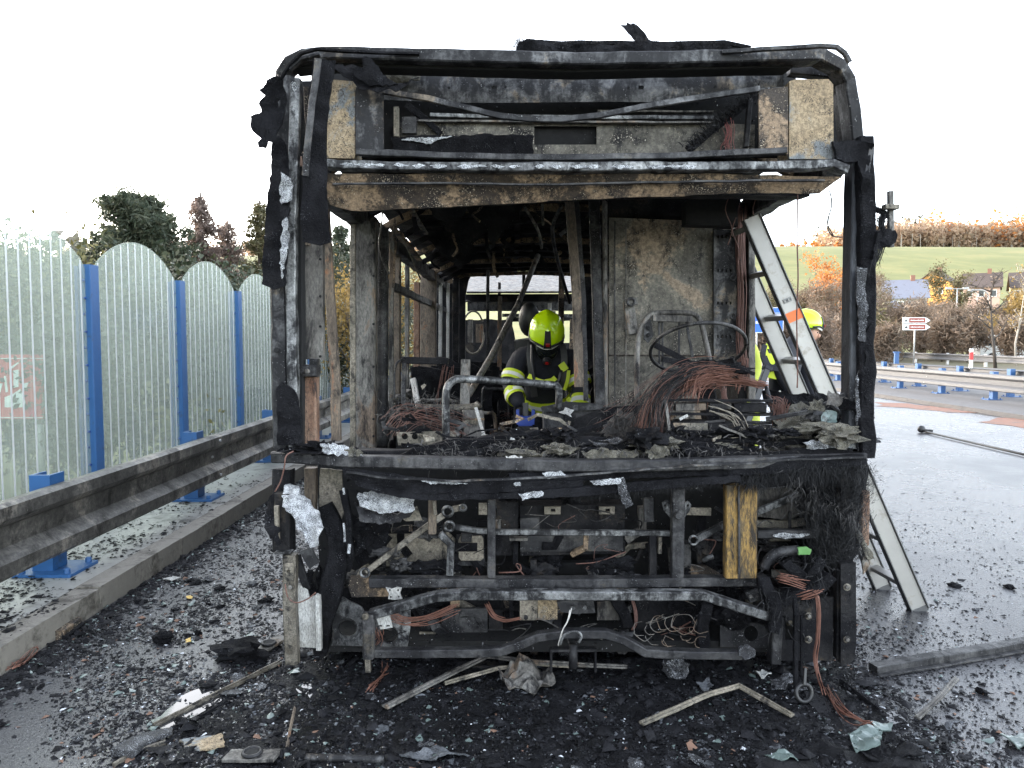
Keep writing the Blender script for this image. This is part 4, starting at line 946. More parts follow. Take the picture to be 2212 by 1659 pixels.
mp = bar('mirror_tube', [(1923, 413, 3.30), (1924, 534, 3.30)], 11, .022, greysteel, bus, jit=.001)
bar('mirror_clamp', [(1909, 447, 3.27), (1938, 448, 3.27)], 10, .04, beige, mp, jit=.001)
tube('mirror_arm', [(1868, 446, 3.3), (1890, 452, 3.3), (1908, 458, 3.3), (1918, 468, 3.3)], 13, char, bus, jit=.004, n=10)
tube('mirror_arm', [(1870, 506, 3.3), (1895, 503, 3.3), (1912, 505, 3.3)], 12, char, bus, jit=.004, n=10)
tube('mirror_arm', [(1912, 460, 3.3), (1904, 480, 3.3), (1908, 505, 3.3)], 12, char, bus, jit=.004, n=10)
plate('melted_mirror', [(1897, 500), (1906, 494), (1938, 496), (1942, 505), (1936, 522), (1922, 532), (1910, 530), (1896, 545), (1885, 560), (1890, 535)], 3.24, char, bus, .06, .03, 9, grid=7, ragged=2)
props(strands('burnt_fibres', line_roots([(1872, 444, 3.3), (1890, 450, 3.3), (1905, 455, 3.3)], 160, .012, 5), .03, .0010, charfur, bus, (.1, 0, 1), .6, 3, .1), kind='stuff')
props(strands('burnt_fibres', line_roots([(1906, 460, 3.3), (1904, 490, 3.3), (1898, 530, 3.3), (1885, 570, 3.3)], 700, .012, 6), .035, .0010, charfur, bus, (-.3, 0, -1), .5, 3, .3), kind='stuff')
bundle('burnt_loom', [(1905, 505, 3.28), (1896, 540, 3.28), (1884, 572, 3.28), (1880, 600, 3.28)], 26, .010, .002, charfur, bus, 1.0, 33)
tube('hanging_wire', [(1723, 418, 3.4), (1722, 520, 3.4), (1724, 600, 3.4), (1721, 680, 3.42), (1723, 800, 3.44), (1722, 838, 3.44)], 3.2, copperdull, bus)
tube('hanging_wire', [(1792, 412, 3.4), (1797, 440, 3.4), (1790, 470, 3.4), (1789, 495, 3.4), (1800, 510, 3.4), (1822, 512, 3.38)], 3.0, greysteel, bus)
tube('hanging_wire', [(1793, 412, 3.4), (1796, 446, 3.41), (1787, 480, 3.41), (1800, 508, 3.39)], 2.2, soot, bus)
# --- belt line and melted trim
bar('belt_beam', [(598, 986, 3.26), (640, 987, 3.20), (760, 995, 3.16), (1000, 1000, 3.12), (1240, 1005, 3.11), (1500, 1002, 3.12), (1700, 996, 3.16), (1862, 988, 3.22)], 24, .07, soot, bus, jit=.003)
bar('belt_beam_rear', [(640, 975, 3.4), (1000, 980, 3.36), (1240, 984, 3.34), (1860, 975, 3.4)], 16, .08, darkwall, bus, jit=.006)
def trim(name, top, bot, Y, mat, amp=.02, grid=12, rag=1.5, dy=-.0006, th=.02):
    return plate(name, top + bot[::-1], Y, mat, bus, th, amp, 5, grid=grid, ragged=rag, dy=dy)
trim('melted_trim', [(1100, 1022), (1244, 1014), (1450, 1000), (1578, 994), (1720, 988), (1868, 982)], [(1100, 1042), (1244, 1040), (1450, 1030), (1610, 1026), (1740, 1018), (1876, 1004)], 3.10, char)
trim('melted_trim', [(738, 1012), (800, 1018), (900, 1032), (1000, 1040), (1110, 1040), (1260, 1038)], [(745, 1030), (820, 1056), (900, 1064), (1000, 1066), (1110, 1062), (1260, 1058)], 3.08, char)
trim('melted_trim', [(760, 1032), (820, 1050), (903, 1066), (1086, 1066), (1244, 1052), (1444, 1036), (1600, 1026)], [(770, 1048), (830, 1068), (910, 1080), (1086, 1080), (1244, 1072), (1444, 1056), (1600, 1040)], 3.06, char)
trim('melted_trim', [(600, 970), (660, 962), (740, 968), (790, 976)], [(600, 984), (660, 986), (740, 990), (790, 992)], 3.24, char, .04, 9, 2)
bar('trim_edge', [(748, 1020, 3.05), (860, 1034, 3.04), (1000, 1040, 3.03), (1244, 1026, 3.04), (1500, 1006, 3.06), (1700, 994, 3.08), (1864, 986, 3.12)], 4, .02, bluesteel, bus, jit=.006, step=.04)
for o_ in ([(1170, 1022), (1212, 1018), (1226, 1030), (1180, 1034)], [(1275, 1040), (1302, 1036), (1318, 1034), (1346, 1032), (1340, 1044), (1300, 1048), (1280, 1046)], [(905, 1036), (980, 1040), (1010, 1046), (930, 1046)], [(1110, 1044), (1124, 1042), (1126, 1050), (1112, 1051)], [(1120, 1068), (1170, 1060), (1180, 1070), (1130, 1080)]):
    plate('ash_patch', o_, 3.03, ash, bus, .006, .01, 14, grid=5, ragged=1.5)
plate('hanging_rag', [(1334, 1034), (1350, 1034), (1356, 1060), (1368, 1090), (1350, 1098), (1338, 1066)], 3.02, MATS['flaky_char'], bus, .006, .02, 12, grid=6, ragged=2)
# charred strips heaped on the belt
for (pts, w) in (([(870, 985, 3.3), (950, 965, 3.3), (1060, 955, 3.32), (1180, 962, 3.3), (1260, 955, 3.3), (1400, 948, 3.34), (1500, 960, 3.28), (1620, 985, 3.2)], 18), ([(990, 985, 3.24), (1060, 968, 3.24), (1130, 972, 3.24), (1200, 985, 3.2)], 14), ([(1240, 985, 3.22), (1330, 966, 3.24), (1420, 950, 3.3), (1470, 960, 3.26), (1500, 985, 3.2)], 22), ([(1440, 950, 3.3), (1520, 975, 3.22), (1650, 984, 3.2), (1840, 978, 3.22)], 20), ([(1500, 955, 3.32), (1640, 956, 3.32), (1760, 958, 3.32)], 12), ([(880, 975, 3.4), (1000, 950, 3.4), (1100, 945, 3.4)], 8)):
    bar('charred_strip', pts, w, .03, char, bus, jit=.018, step=.03, curve=4)
trim('charred_sheet', [(880, 978), (1000, 956), (1120, 960), (1240, 968), (1420, 948), (1640, 968)], [(880, 996), (1000, 996), (1120, 1000), (1240, 1000), (1420, 998), (1640, 994)], 3.26, char, .06, 10, 3, -.002)
crumple('insulation_scrap', [(1394, 970), (1416, 960), (1440, 966), (1450, 984), (1430, 992), (1400, 988)], 3.14, insul, .05, 14, grid=6)
crumple('insulation_scrap', [(1256, 978), (1310, 968), (1380, 980), (1370, 994), (1280, 996)], 3.16, insul, .05, 14, grid=6)
crumple('white_scrap', [(1090, 985), (1120, 984), (1132, 990), (1100, 992)], 3.14, paleplate, .02, 12, grid=6)
crumple('white_scrap', [(1098, 948), (1108, 946), (1136, 962), (1120, 964)], 3.4, paleplate, .02, 12, grid=6)
crumple('ash_patch', [(690, 962), (712, 955), (756, 968), (790, 982), (740, 984), (700, 980)], 3.16, ash, .05, 14, grid=6)
crumple('insulation_scrap', [(742, 972), (762, 964), (782, 976), (780, 986), (752, 984)], 3.12, insul, .04, 14, grid=6)
lump('burnt_heap', P(690, 972, 3.24), (.12, .08, .03), char, bus, .8, 4, 4)
props(strands('burnt_fibres', line_roots([(900, 985, 3.2), (1100, 975, 3.2), (1300, 985, 3.16), (1500, 985, 3.16), (1700, 975, 3.2)], 900, .03, 55), .05, .002, greyfur, bus, (0, -.3, .2), 1.0, 4), kind='stuff')
# --- black back of the front end so that nothing shows through
boxes('front_bulkhead', [((-.98, 3.72, .05), (1.50, 3.75, Bz(3.72, 1000)))], dark, bus)
# left side of the front end
bar('lower_corner_post', [(612, 1012, 3.3), (614, 1190, 3.28)], 40, .08, darkwall, bus, jit=.006)
bar('brown_strut', [(672, 1010, 3.42), (672, 1110, 3.42)], 24, .05, brownpost, bus)
plate('mottled_plate', [(690, 1012), (738, 1016), (742, 1110), (720, 1160), (700, 1130), (688, 1080)], 3.40, tan if False else beige, bus, .01, .02, 4, grid=12, ragged=1)
crumple('ash_lump', [(606, 1052), (640, 1062), (660, 1090), (690, 1110), (702, 1140), (690, 1176), (672, 1184), (650, 1150), (632, 1120), (612, 1090)], 3.16, ash, .09, 6, th=.02)
crumple('charred_flap', [(580, 1075), (596, 1050), (606, 1060), (604, 1180), (584, 1160), (572, 1120)], 3.2, char, .05, 7)
bar('side_box', [(613, 1065, 3.18), (612, 1190, 3.18)], 34, .06, darkwall, bus, jit=.003)
bar('side_strip', [(598, 1092, 3.12), (600, 1172, 3.12)], 9, .02, beige, bus, jit=.002)
bar('side_box_foot', [(596, 1192, 3.14), (632, 1191, 3.14)], 4, .05, galv, bus, jit=.002)
plate('bent_cover', [(648, 1190), (672, 1182), (690, 1214), (670, 1228), (658, 1210)], 3.14, bluesteel, bus, .008, .02, 6, grid=8)
bar('hose', [(704, 1090, 3.22), (724, 1146, 3.2), (732, 1200, 3.2), (714, 1280, 3.22), (698, 1345, 3.26), (694, 1410, 3.3)], 38, .07, char, bus, jit=.01, curve=4, step=.03, taper=lambda t: .75 + .5 * math.sin(3.1 * t))
bar('hose', [(745, 1060, 3.16), (752, 1120, 3.14), (756, 1190, 3.16), (750, 1230, 3.2)], 14, .03, char, bus, jit=.014, curve=4, step=.03)
bar('drip', [(742, 1130, 3.1), (744, 1170, 3.1)], 4, .01, ash, bus, jit=.006, step=.01)
bar('drip', [(754, 1176, 3.1), (752, 1196, 3.1)], 6, .01, ash, bus, jit=.006, step=.01)
bar('drip', [(743, 1056, 3.1), (744, 1068, 3.1)], 4, .01, ash, bus, jit=.006, step=.01)
bar('bent_flange', [(640, 1200, 3.2), (652, 1240, 3.2), (664, 1270, 3.22)], 16, .02, soot, bus, jit=.004, curve=3)
bar('front_post', [(627, 1196, 3.16), (628, 1300, 3.16), (632, 1432, 3.16)], 28, .05, brass, bus, jit=.003)
plate('post_tab', rpoly(614, 1216, 634, 1256), 3.12, beige, bus, .01, 0, holes=[circ(623, 1234, 4)], grid=8)
disc('bolt', P(627, 1268, 3.12), .009, .01, greysteel, bus)
plate('pale_side_panel', [(642, 1260), (664, 1275), (668, 1290), (690, 1284), (694, 1300), (692, 1400), (644, 1398)], 3.20, paleplate, bus, .01, .012, 5, grid=10, ragged=1)
bar('panel_flange', [(688, 1284, 3.17), (690, 1402, 3.17)], 11, .03, paleplate, bus, jit=.002)
tube('loose_wire', [(616, 1262, 3.1), (622, 1290, 3.1), (640, 1302, 3.1), (664, 1294, 3.1), (682, 1280, 3.1)], 3, copperdull, bus)
tube('loose_wire', [(634, 975, 3.1), (618, 985, 3.08), (614, 1010, 3.08), (606, 1040, 3.1), (594, 1062, 3.1)], 3, copperdull, bus)
lump('char_clump', P(690, 1270, 3.3), (.07, .06, .08), char, bus, .7, 4, 3)
lump('char_clump', P(790, 1165, 3.34), (.10, .06, .10), char, bus, .7, 4, 3)
crumple('ash_lump', [(770, 1068), (800, 1056), (850, 1066), (890, 1085), (895, 1100), (850, 1112), (800, 1108), (776, 1090)], 3.12, ash, .08, 7, th=.02)
crumple('melted_housing', [(764, 1090), (800, 1104), (860, 1110), (896, 1100), (880, 1122), (830, 1132), (780, 1122)], 3.14, soot, .06, 6, th=.02)
plate('tan_bracket', [(864, 1118), (900, 1094), (912, 1124), (878, 1126)], 3.2, beige, bus, .01, .006, 4, grid=9)
# panels behind the rods
plate('wiper_panel', [(834, 1150), (960, 1140), (983, 1165), (980, 1222), (834, 1224)], 3.50, beige, bus, .01, .006, 3, grid=16)
bar('panel_lip', [(835, 1148, 3.46), (920, 1146, 3.46)], 8, .05, char, bus, jit=.008)
plate('cover_panel', [(986, 1156), (1046, 1154), (1048, 1222), (986, 1222)], 3.46, soot, bus, .01, .004, 3)
plate('cover_plate', [(994, 1160), (1040, 1158), (1044, 1164), (1045, 1206), (1038, 1211), (996, 1211), (991, 1204), (990, 1168)], 3.43, beige, bus, .012, .004, 3, grid=9)
plate('square_plate', rpoly(1034, 1087, 1052, 1112), 3.42, beige, bus, .01, 0)
eb = plate('equipment_box', [(1124, 1092), (1350, 1090), (1350, 1196), (1124, 1200)], 3.40, darkwall, bus, .12, .006, 3, grid=18)
plate('box_front', [(1124, 1120), (1165, 1118), (1166, 1150), (1124, 1150)], 3.38, soot, eb, .01, .003)
plate('box_front', [(1124, 1158), (1346, 1156), (1346, 1190), (1124, 1192)], 3.38, soot, eb, .01, .006)
for (x0, x1) in ((1176, 1211), (1294, 1328)):
    plate('box_bracket', rpoly(x0, 1095, x1, 1111), 3.36, beige, eb, .015, 0, holes=[rpoly(x0 + 14, 1099, x0 + 24, 1106)], grid=8)
bar('box_cavity', [(1150, 1226, 3.5), (1340, 1224, 3.5)], 26, .05, dark, bus)
boxes('relay_box', [((P(1066, 0, 3.4).x, 3.4, Bz(3.4, 1200)), (P(1120, 0, 3.4).x, 3.5, Bz(3.4, 1085)))], darkwall, bus)
lump('melted_plastic', P(1320, 1222, 3.3), (.10, .05, .04), char, bus, .6, 4, 3)
lump('melted_plastic', P(940, 1225, 3.3), (.12, .05, .03), char, bus, .6, 4, 3)
tube('loose_wire', [(1244, 1218, 3.3), (1290, 1214, 3.28), (1330, 1200, 3.28), (1352, 1192, 3.3)], 2.5, copperdull, bus)
# wiper linkage rods and uprights
rod = bar('wiper_rod', [(790, 1236, 3.22), (860, 1182, 3.24), (926, 1134, 3.26), (962, 1110, 3.28)], 13, .022, brass, bus, jit=.002)
ring('rod_eye', P(788, 1237, 3.20), .019, .006, galv, rod)
ring('rod_eye', P(967, 1105, 3.26), .022, .007, galv, rod)
bar('rod_arm', [(978, 1100, 3.27), (1004, 1096, 3.27)], 13, .02, brass, rod)
ring('rod_eye', P(1000, 1097, 3.25), .013, .006, galv, rod)
rod = bar('wiper_rod', [(984, 1138, 3.22), (1030, 1146, 3.22), (1090, 1149, 3.22), (1300, 1150, 3.22), (1446, 1152, 3.24)], 12, .022, galv, bus, jit=.002)
ring('rod_eye', P(971, 1137, 3.21), .020, .007, galv, rod)
rod = bar('wiper_rod', [(1505, 1164, 3.22), (1561, 1134, 3.26), (1634, 1106, 3.36), (1724, 1070, 3.44)], 15, .022, galv, bus, jit=.002)
ring('rod_eye', P(1498, 1167, 3.20), .019, .006, galv, rod)
bar('upright', [(934, 1078, 3.2), (934, 1152, 3.2)], 17, .03, brownpost, bus)
bar('upright', [(950, 1152, 3.2), (974, 1175, 3.2), (972, 1242, 3.2)], 16, .03, galv, bus)
bar('upright', [(1062, 1080, 3.18), (1061, 1246, 3.18)], 18, .03, soot, bus)
bar('yellow_clip', [(938, 1084, 3.17), (940, 1112, 3.17)], 7, .01, brass, bus, jit=.003)
bar('upright', [(1464, 1056, 3.18), (1462, 1246, 3.18)], 28, .04, soot, bus)
plate('ear_plate', [(1430, 1086), (1440, 1080), (1452, 1090), (1476, 1090), (1486, 1082), (1494, 1090), (1490, 1104), (1474, 1124), (1452, 1124), (1434, 1102)], 3.21, galv, bus, .008, 0, holes=[circ(1437, 1092, 3), circ(1486, 1092, 3)], grid=9)
disc('bolt', P(1464, 1113, 3.15), .017, .02, soot, bus, n=6)
bar('upright', [(1409, 1152, 3.24), (1410, 1246, 3.24)], 17, .03, darkwall, bus)
bar('light_strip', [(1400, 1075, 3.3), (1402, 1126, 3.3)], 22, .02, soot, bus)
bar('brass_fitting', [(1425, 1160, 3.22), (1425, 1196, 3.22)], 8, .02, brass, bus, jit=.003, step=.02)
pp = bar('primer_panel', [(1599, 1046, 3.16), (1598, 1245, 3.16)], 69, .05, primer, bus, jit=.002)
bar('panel_groove', [(1596, 1050, 3.128), (1596, 1240, 3.128)], 4, .01, soot, pp, jit=.002)
plate('air_duct', [(1636, 1056), (1700, 1052), (1748, 1072), (1744, 1108), (1700, 1122), (1636, 1116)], 3.5, greysteel, bus, .02, .02, 5, grid=12)
plate('duct_lip', [(1636, 1126), (1748, 1122), (1744, 1134), (1700, 1142), (1636, 1138)], 3.46, beige, bus, .02, .012, 6, grid=9, ragged=1.5)
bar('cross_member', [(1634, 1152, 3.3), (1762, 1152, 3.3)], 18, .05, soot, bus)
plate('ash_patch', [(1668, 1158), (1690, 1150), (1720, 1154), (1750, 1152), (1730, 1162), (1690, 1164)], 3.26, ash, bus, .006, .01, 14, grid=6, ragged=1.5)
bar('upright', [(1758, 1060, 3.3), (1760, 1160, 3.3)], 10, .03, soot, bus)
tube('curved_pipe', [(1650, 1228, 3.2), (1660, 1208, 3.2), (1680, 1193, 3.2), (1724, 1188, 3.22)], 22, soot, bus, n=10, jit=.002)
plate('green_tag', [(1724, 1184), (1744, 1182), (1754, 1188), (1750, 1198), (1726, 1198)], 3.16, plain('green_tag_paint', (.10, .24, .07), .5), bus, .01, .01, 8, grid=6, ragged=1)
tube('small_pipe', [(1520, 1210, 3.3), (1530, 1205, 3.28), (1540, 1202, 3.28)], 12, galv, bus)
boxes('valve_block', [((P(1474, 0, 3.34).x, 3.34, Bz(3.34, 1228)), (P(1510, 0, 3.34).x, 3.42, Bz(3.34, 1176)))], soot, bus)
# long cross beams and bumper tubes
plate('beam_end_plate', [(756, 1246), (833, 1244), (840, 1288), (760, 1290), (752, 1268)], 3.24, brass if False else sootbrown, bus, .02, .006, 3, grid=12)
bar('cross_beam', [(800, 1256, 3.20), (1100, 1257, 3.18), (1400, 1256, 3.18), (1654, 1253, 3.20)], 20, .06, soot, bus, jit=.003)
bar('bumper_tube', [(800, 1327, 3.08), (870, 1308, 3.07), (944, 1287, 3.06), (1000, 1284, 3.05), (1244, 1284, 3.04), (1517, 1285, 3.06), (1580, 1304, 3.08), (1660, 1330, 3.12)], 20, .05, galv, bus, jit=.0025)
bar('bumper_post', [(796, 1324, 3.07), (797, 1420, 3.07)], 24, .05, soot, bus, jit=.003)
disc('bolt', P(790, 1330, 3.03), .014, .02, brass, bus)
bar('bumper_tube', [(786, 1409, 3.1), (1000, 1409, 3.08), (1082, 1406, 3.08), (1120, 1392, 3.07), (1164, 1374, 3.06), (1220, 1367, 3.05), (1308, 1368, 3.06), (1344, 1380, 3.07), (1392, 1407, 3.08), (1440, 1411, 3.08), (1600, 1414, 3.10)], 18, .045, soot, bus, jit=.003, step=.04)
tube('tow_hook', [(1210, 1392, 3.0), (1216, 1376, 2.99), (1226, 1368, 2.99), (1246, 1364, 2.99), (1256, 1374, 2.99), (1250, 1388, 2.99)], 6, galv, bus)
plate('four_hole_plate', [(833, 1269), (846, 1272), (858, 1268), (868, 1270), (864, 1282), (869, 1294), (852, 1296), (838, 1294), (840, 1282)], 3.16, paleplate, bus, .01, 0, holes=[circ(842, 1275, 2.4, n=8), circ(860, 1275, 2.4, n=8), circ(844, 1290, 2.4, n=8), circ(861, 1289, 2.4, n=8)], grid=8)
plate('headlight_plate', [(712, 1330), (726, 1322), (738, 1290), (782, 1312), (790, 1330), (790, 1396), (714, 1396), (722, 1370)], 3.26, galv, bus, .01, .01, 4, holes=[circ(751, 1356, 21, 20)], grid=10, ragged=1)
plate('headlight_plate', [(802, 1340), (836, 1332), (886, 1318), (888, 1340), (880, 1396), (802, 1396)], 3.26, galv, bus, .01, .01, 4, holes=[circ(841, 1371, 20, 21)], grid=10, ragged=1)
ring('lamp_rim', P(751, 1358, 3.3), .044, .006, soot, bus, 20)
ring('lamp_rim', P(841, 1371, 3.3), .042, .006, soot, bus, 20)
plate('slot_bracket', [(812, 1334), (842, 1330), (848, 1356), (822, 1360)], 3.14, paleplate, bus, .008, .004, 4, holes=[rpoly(819, 1350, 826, 1354), rpoly(834, 1350, 842, 1354)], grid=8)
bundle('copper_wires', [(846, 1330, 3.16), (880, 1342, 3.16), (930, 1335, 3.18), (985, 1312, 3.2)], 12, .010, .0018, copper, bus, 1.2, 41)
bundle('copper_wires', [(1052, 1306, 3.2), (1066, 1330, 3.18), (1090, 1342, 3.18), (1122, 1336, 3.18)], 10, .007, .0018, copper, bus, 1.2, 42)
bundle('copper_wires', [(822, 1362, 3.18), (826, 1378, 3.18), (818, 1392, 3.18)], 10, .008, .0016, copper, bus, 1.2, 43)
plate('under_panel', [(906, 1320), (952, 1316), (952, 1398), (906, 1398)], 3.42, bluesteel, bus, .01, .01)
plate('under_panel', [(954, 1316), (1053, 1314), (1053, 1400), (954, 1400)], 3.40, soot, bus, .02, .004)
plate('under_panel', [(1056, 1318), (1086, 1318), (1086, 1400), (1056, 1400)], 3.42, darkwall, bus, .01, .004)
plate('small_plate', rpoly(906, 1366, 952, 1384), 3.38, beige, bus, .01, 0)
plate('beige_plate', [(1123, 1296), (1162, 1294), (1160, 1340), (1123, 1340)], 3.26, paleplate if False else beige, bus, .01, .004, 4, grid=10)
plate('tan_plate', [(1162, 1296), (1204, 1296), (1204, 1338), (1162, 1340)], 3.27, tan, bus, .01, .004, 4, grid=10)
disc('bolt', P(1136, 1333, 3.24), .010, .012, soot, bus)
plate('tow_bracket', [(1203, 1302), (1214, 1298), (1282, 1298), (1286, 1324), (1240, 1326), (1212, 1322)], 3.10, soot, bus, .02, .004, 4, grid=10)
for x in (1237, 1262): disc('bolt', P(x, 1311, 3.07), .010, .015, galv, bus)
plate('under_panel', [(1290, 1300), (1340, 1296), (1340, 1340), (1290, 1340)], 3.34, greysteel, bus, .01, .006)
plate('under_panel', [(1374, 1296), (1530, 1294), (1530, 1396), (1374, 1396)], 3.44, darkwall, bus, .01, .01)
bundle('white_wires', [(1232, 1316, 3.02), (1226, 1340, 3.0), (1214, 1362, 3.0), (1206, 1392, 3.0)], 4, .004, .0018, plain('white_wire', (.6, .58, .54), .5), bus, 1.2, 44)
bundle('copper_wires', [(1365, 1296, 3.2), (1372, 1320, 3.18), (1374, 1346, 3.16), (1366, 1362, 3.14)], 8, .005, .0016, copperdull, bus, 1.2, 45)
for k in range(16):
    x = rc.uniform(1380, 1530); y = rc.uniform(1340, 1390); r_ = rc.uniform(9, 26)
    tube('wire_loop', [(x + r_ * math.cos(a), y + r_ * .9 * math.sin(a), 3.12 + .02 * math.sin(a * 2)) for a in [R(rc.uniform(0, 80) + 40 * i) for i in range(rc.randint(4, 8))]], 1.6, greysteel, bus, n=4)
bar('hose', [(1330, 1290, 3.3), (1346, 1320, 3.3), (1352, 1350, 3.3)], 26, .05, char, bus, jit=.01, curve=4)
bar('hose', [(1528, 1300, 3.25), (1516, 1350, 3.24), (1520, 1398, 3.26)], 24, .05, char, bus, jit=.014, curve=4)
plate('round_hole_plate', [(1556, 1350), (1608, 1342), (1650, 1350), (1664, 1376), (1655, 1400), (1556, 1398)], 3.28, soot, bus, .012, .006, 4, holes=[circ(1622, 1368, 15, 17)], grid=10)
lump('charred_horn', P(1580, 1330, 3.3), (.09, .06, .055), char, bus, .4, 3, 3)
plate('gusset', [(1610, 1280), (1644, 1272), (1648, 1294), (1620, 1302)], 3.16, soot, bus, .02, 0, grid=8)
for x in (1621, 1636): disc('bolt', P(x, 1288, 3.14), .008, .008, greysteel, bus)
plate('ash_patch', [(1598, 1406), (1614, 1398), (1632, 1404), (1630, 1420), (1610, 1424), (1597, 1418)], 3.06, MATS['flaky_char'], bus, .02, .02, 12, grid=6, ragged=2)
# right lower corner: skirts, tangle, fur
plate('corner_panel', [(1686, 1298), (1800, 1290), (1798, 1426), (1686, 1428)], 3.20, darkwall, bus, .02, .008, 4, holes=[rpoly(1696, 1340, 1716, 1382)], grid=14)
bar('corner_upright', [(1677, 1330, 3.14), (1672, 1428, 3.14)], 22, .06, soot, bus, jit=.004)
plate('skirt', [(1816, 1218), (1849, 1216), (1850, 1390), (1846, 1420), (1836, 1434), (1816, 1434)], 3.16, darkwall, bus, .05, .003, 3, grid=14)
bar('skirt_edge', [(1809, 1226, 3.2), (1808, 1420, 3.2)], 10, .04, darkwall, bus)
for (x, y) in ((1829, 1268), (1829, 1381), (1746, 1330), (1746, 1381)):
    b_ = disc('washer', P(x, y, 3.135 if x > 1800 else 3.175), .016, .006, brass, bus, n=14); disc('bolt', P(x, y, 3.125 if x > 1800 else 3.165), .009, .012, greysteel, b_, n=6)
bar('rusty_edge', [(1866, 1060, 3.34), (1864, 1175, 3.34)], 17, .05, rustpost, bus)
plate('side_char', [(1740, 1030), (1874, 1008), (1876, 1060), (1868, 1180), (1840, 1220), (1790, 1240), (1752, 1200), (1748, 1120)], 3.34, char, bus, .05, .05, 6, grid=12, ragged=3)
props(strands('charred_fringe', line_roots([(1600, 1040, 3.1), (1680, 1026, 3.1), (1740, 1018, 3.1), (1800, 1014, 3.12), (1872, 1008, 3.14)], 2600, .014, 7), .06, .0010, charfur, bus, (-.1, -.15, -1), .45, 7, .1), kind='stuff')
props(strands('charred_fringe', line_roots([(1870, 1020, 3.2), (1850, 1080, 3.22), (1840, 1140, 3.22), (1840, 1200, 3.22)], 2400, .030, 8), .05, .0010, charfur, bus, (-.8, -.3, -.6), .45, 8, .1), kind='stuff')
props(strands('charred_fringe', line_roots([(1760, 1060, 3.26), (1780, 1130, 3.26), (1790, 1200, 3.26)], 2600, .05, 9), .05, .0010, charfur, bus, (.2, -.4, -.7), .5, 9, .1), kind='stuff')
props(strands('charred_fringe', line_roots([(1240, 1066, 3.06), (1400, 1050, 3.06), (1560, 1036, 3.08)], 2200, .006, 10), .035, .0010, charfur, bus, (0, -.1, -1), .4, 10, .1), kind='stuff')
props(strands('grey_fringe', line_roots([(1700, 1040, 3.08), (1720, 1060, 3.08), (1850, 1110, 3.14), (1860, 1130, 3.14)], 300, .03, 11), .04, .0010, greyfur, bus, (-.2, -.2, -1), .5, 11, .1), kind='stuff')
for k, (pts, w) in enumerate((([(1650, 1240, 3.12), (1660, 1280, 3.1), (1676, 1320, 3.1), (1668, 1360, 3.1)], 26), ([(1700, 1210, 3.12), (1730, 1250, 3.1), (1750, 1235, 3.1), (1766, 1210, 3.12)], 22), ([(1690, 1300, 3.1), (1720, 1280, 3.08), (1760, 1270, 3.08), (1790, 1240, 3.1)], 24), ([(1760, 1220, 3.12), (1752, 1260, 3.1), (1740, 1300, 3.1)], 18))):
    bar('burnt_hose', pts, w, .05, char, bus, jit=.02, step=.03, curve=4)
    props(strands('burnt_fibres', line_roots(pts, 160, .02, k + 70), .06, .002, charfur, bus, (0, -.2, -.8), .6, k + 70, .1), kind='stuff')
bundle('copper_wires', [(1684, 1246, 3.06), (1706, 1250, 3.05), (1736, 1258, 3.06)], 18, .010, .0016, copper, bus, 1.3, 46)
bundle('copper_wires', [(1728, 1290, 3.05), (1748, 1284, 3.04), (1768, 1276, 3.05)], 20, .009, .0016, copper, bus, 1.3, 47)
bundle('hanging_copper', [(1764, 1284, 3.04), (1768, 1320, 3.03), (1766, 1380, 3.03), (1761, 1420, 3.03), (1768, 1455, 3.0), (1780, 1495, 2.9)], 9, .005, .0019, copper, bus, 1.1, 48)
bar('hanging_cable', [(1717, 1290, 3.06), (1718, 1400, 3.06), (1720, 1490, 3.03)], 9, .02, char, bus, jit=.006)
bar('hanging_cable', [(1730, 1330, 3.08), (1731, 1460, 3.06)], 5, .01, char, bus, jit=.005)
plate('insulation_scrap', [(1852, 1155), (1862, 1150), (1868, 1170), (1880, 1185), (1888, 1205), (1876, 1212), (1862, 1190)], 3.24, insul, bus, .02, .02, 12, grid=6, ragged=2)
plate('grey_rag', [(1866, 1185), (1884, 1196), (1880, 1225), (1868, 1240), (1862, 1215)], 3.26, greysteel, bus, .01, .03, 10, grid=7, ragged=2)
# underside and wheels on their rims
boxes('chassis_underside', [((-.9, 3.3, .07), (1.42, 3.70, .12))], dark, bus)
bar('under_beam', [(984, 1440, 3.3), (1090, 1440, 3.3)], 14, .06, darkwall, bus)
bar('tow_frame', [(1188, 1402, 3.14), (1288, 1402, 3.14)], 6, .04, soot, bus)
bar('tow_frame', [(1190, 1402, 3.14), (1190, 1448, 3.14)], 5, .04, darkwall, bus)
bar('tow_frame', [(1286, 1402, 3.14), (1286, 1448, 3.14)], 5, .04, darkwall, bus)
tube('tow_pin', [(1238, 1392, 3.13), (1238, 1442, 3.13)], 20, soot, bus, n=10, curve=0)
bar('bracket_foot', [(793, 1420, 3.1), (796, 1450, 3.1)], 12, .03, brass, bus, jit=.004)
lump('hanging_plastic', P(1460, 1440, 3.2), (.05, .04, .06), MATS['flaky_char'], bus, .6, 4, 3)
for x in (-.78, 1.25):
    for Y in (5.6, 13.0):
        w_ = new('wheel_rim', *section_sweep([Vector((x - .14, Y, .26)), Vector((x - .12, Y, .26)), Vector((x + .12, Y, .26)), Vector((x + .14, Y, .26))], ngon(.26, 24)), soot, bus)

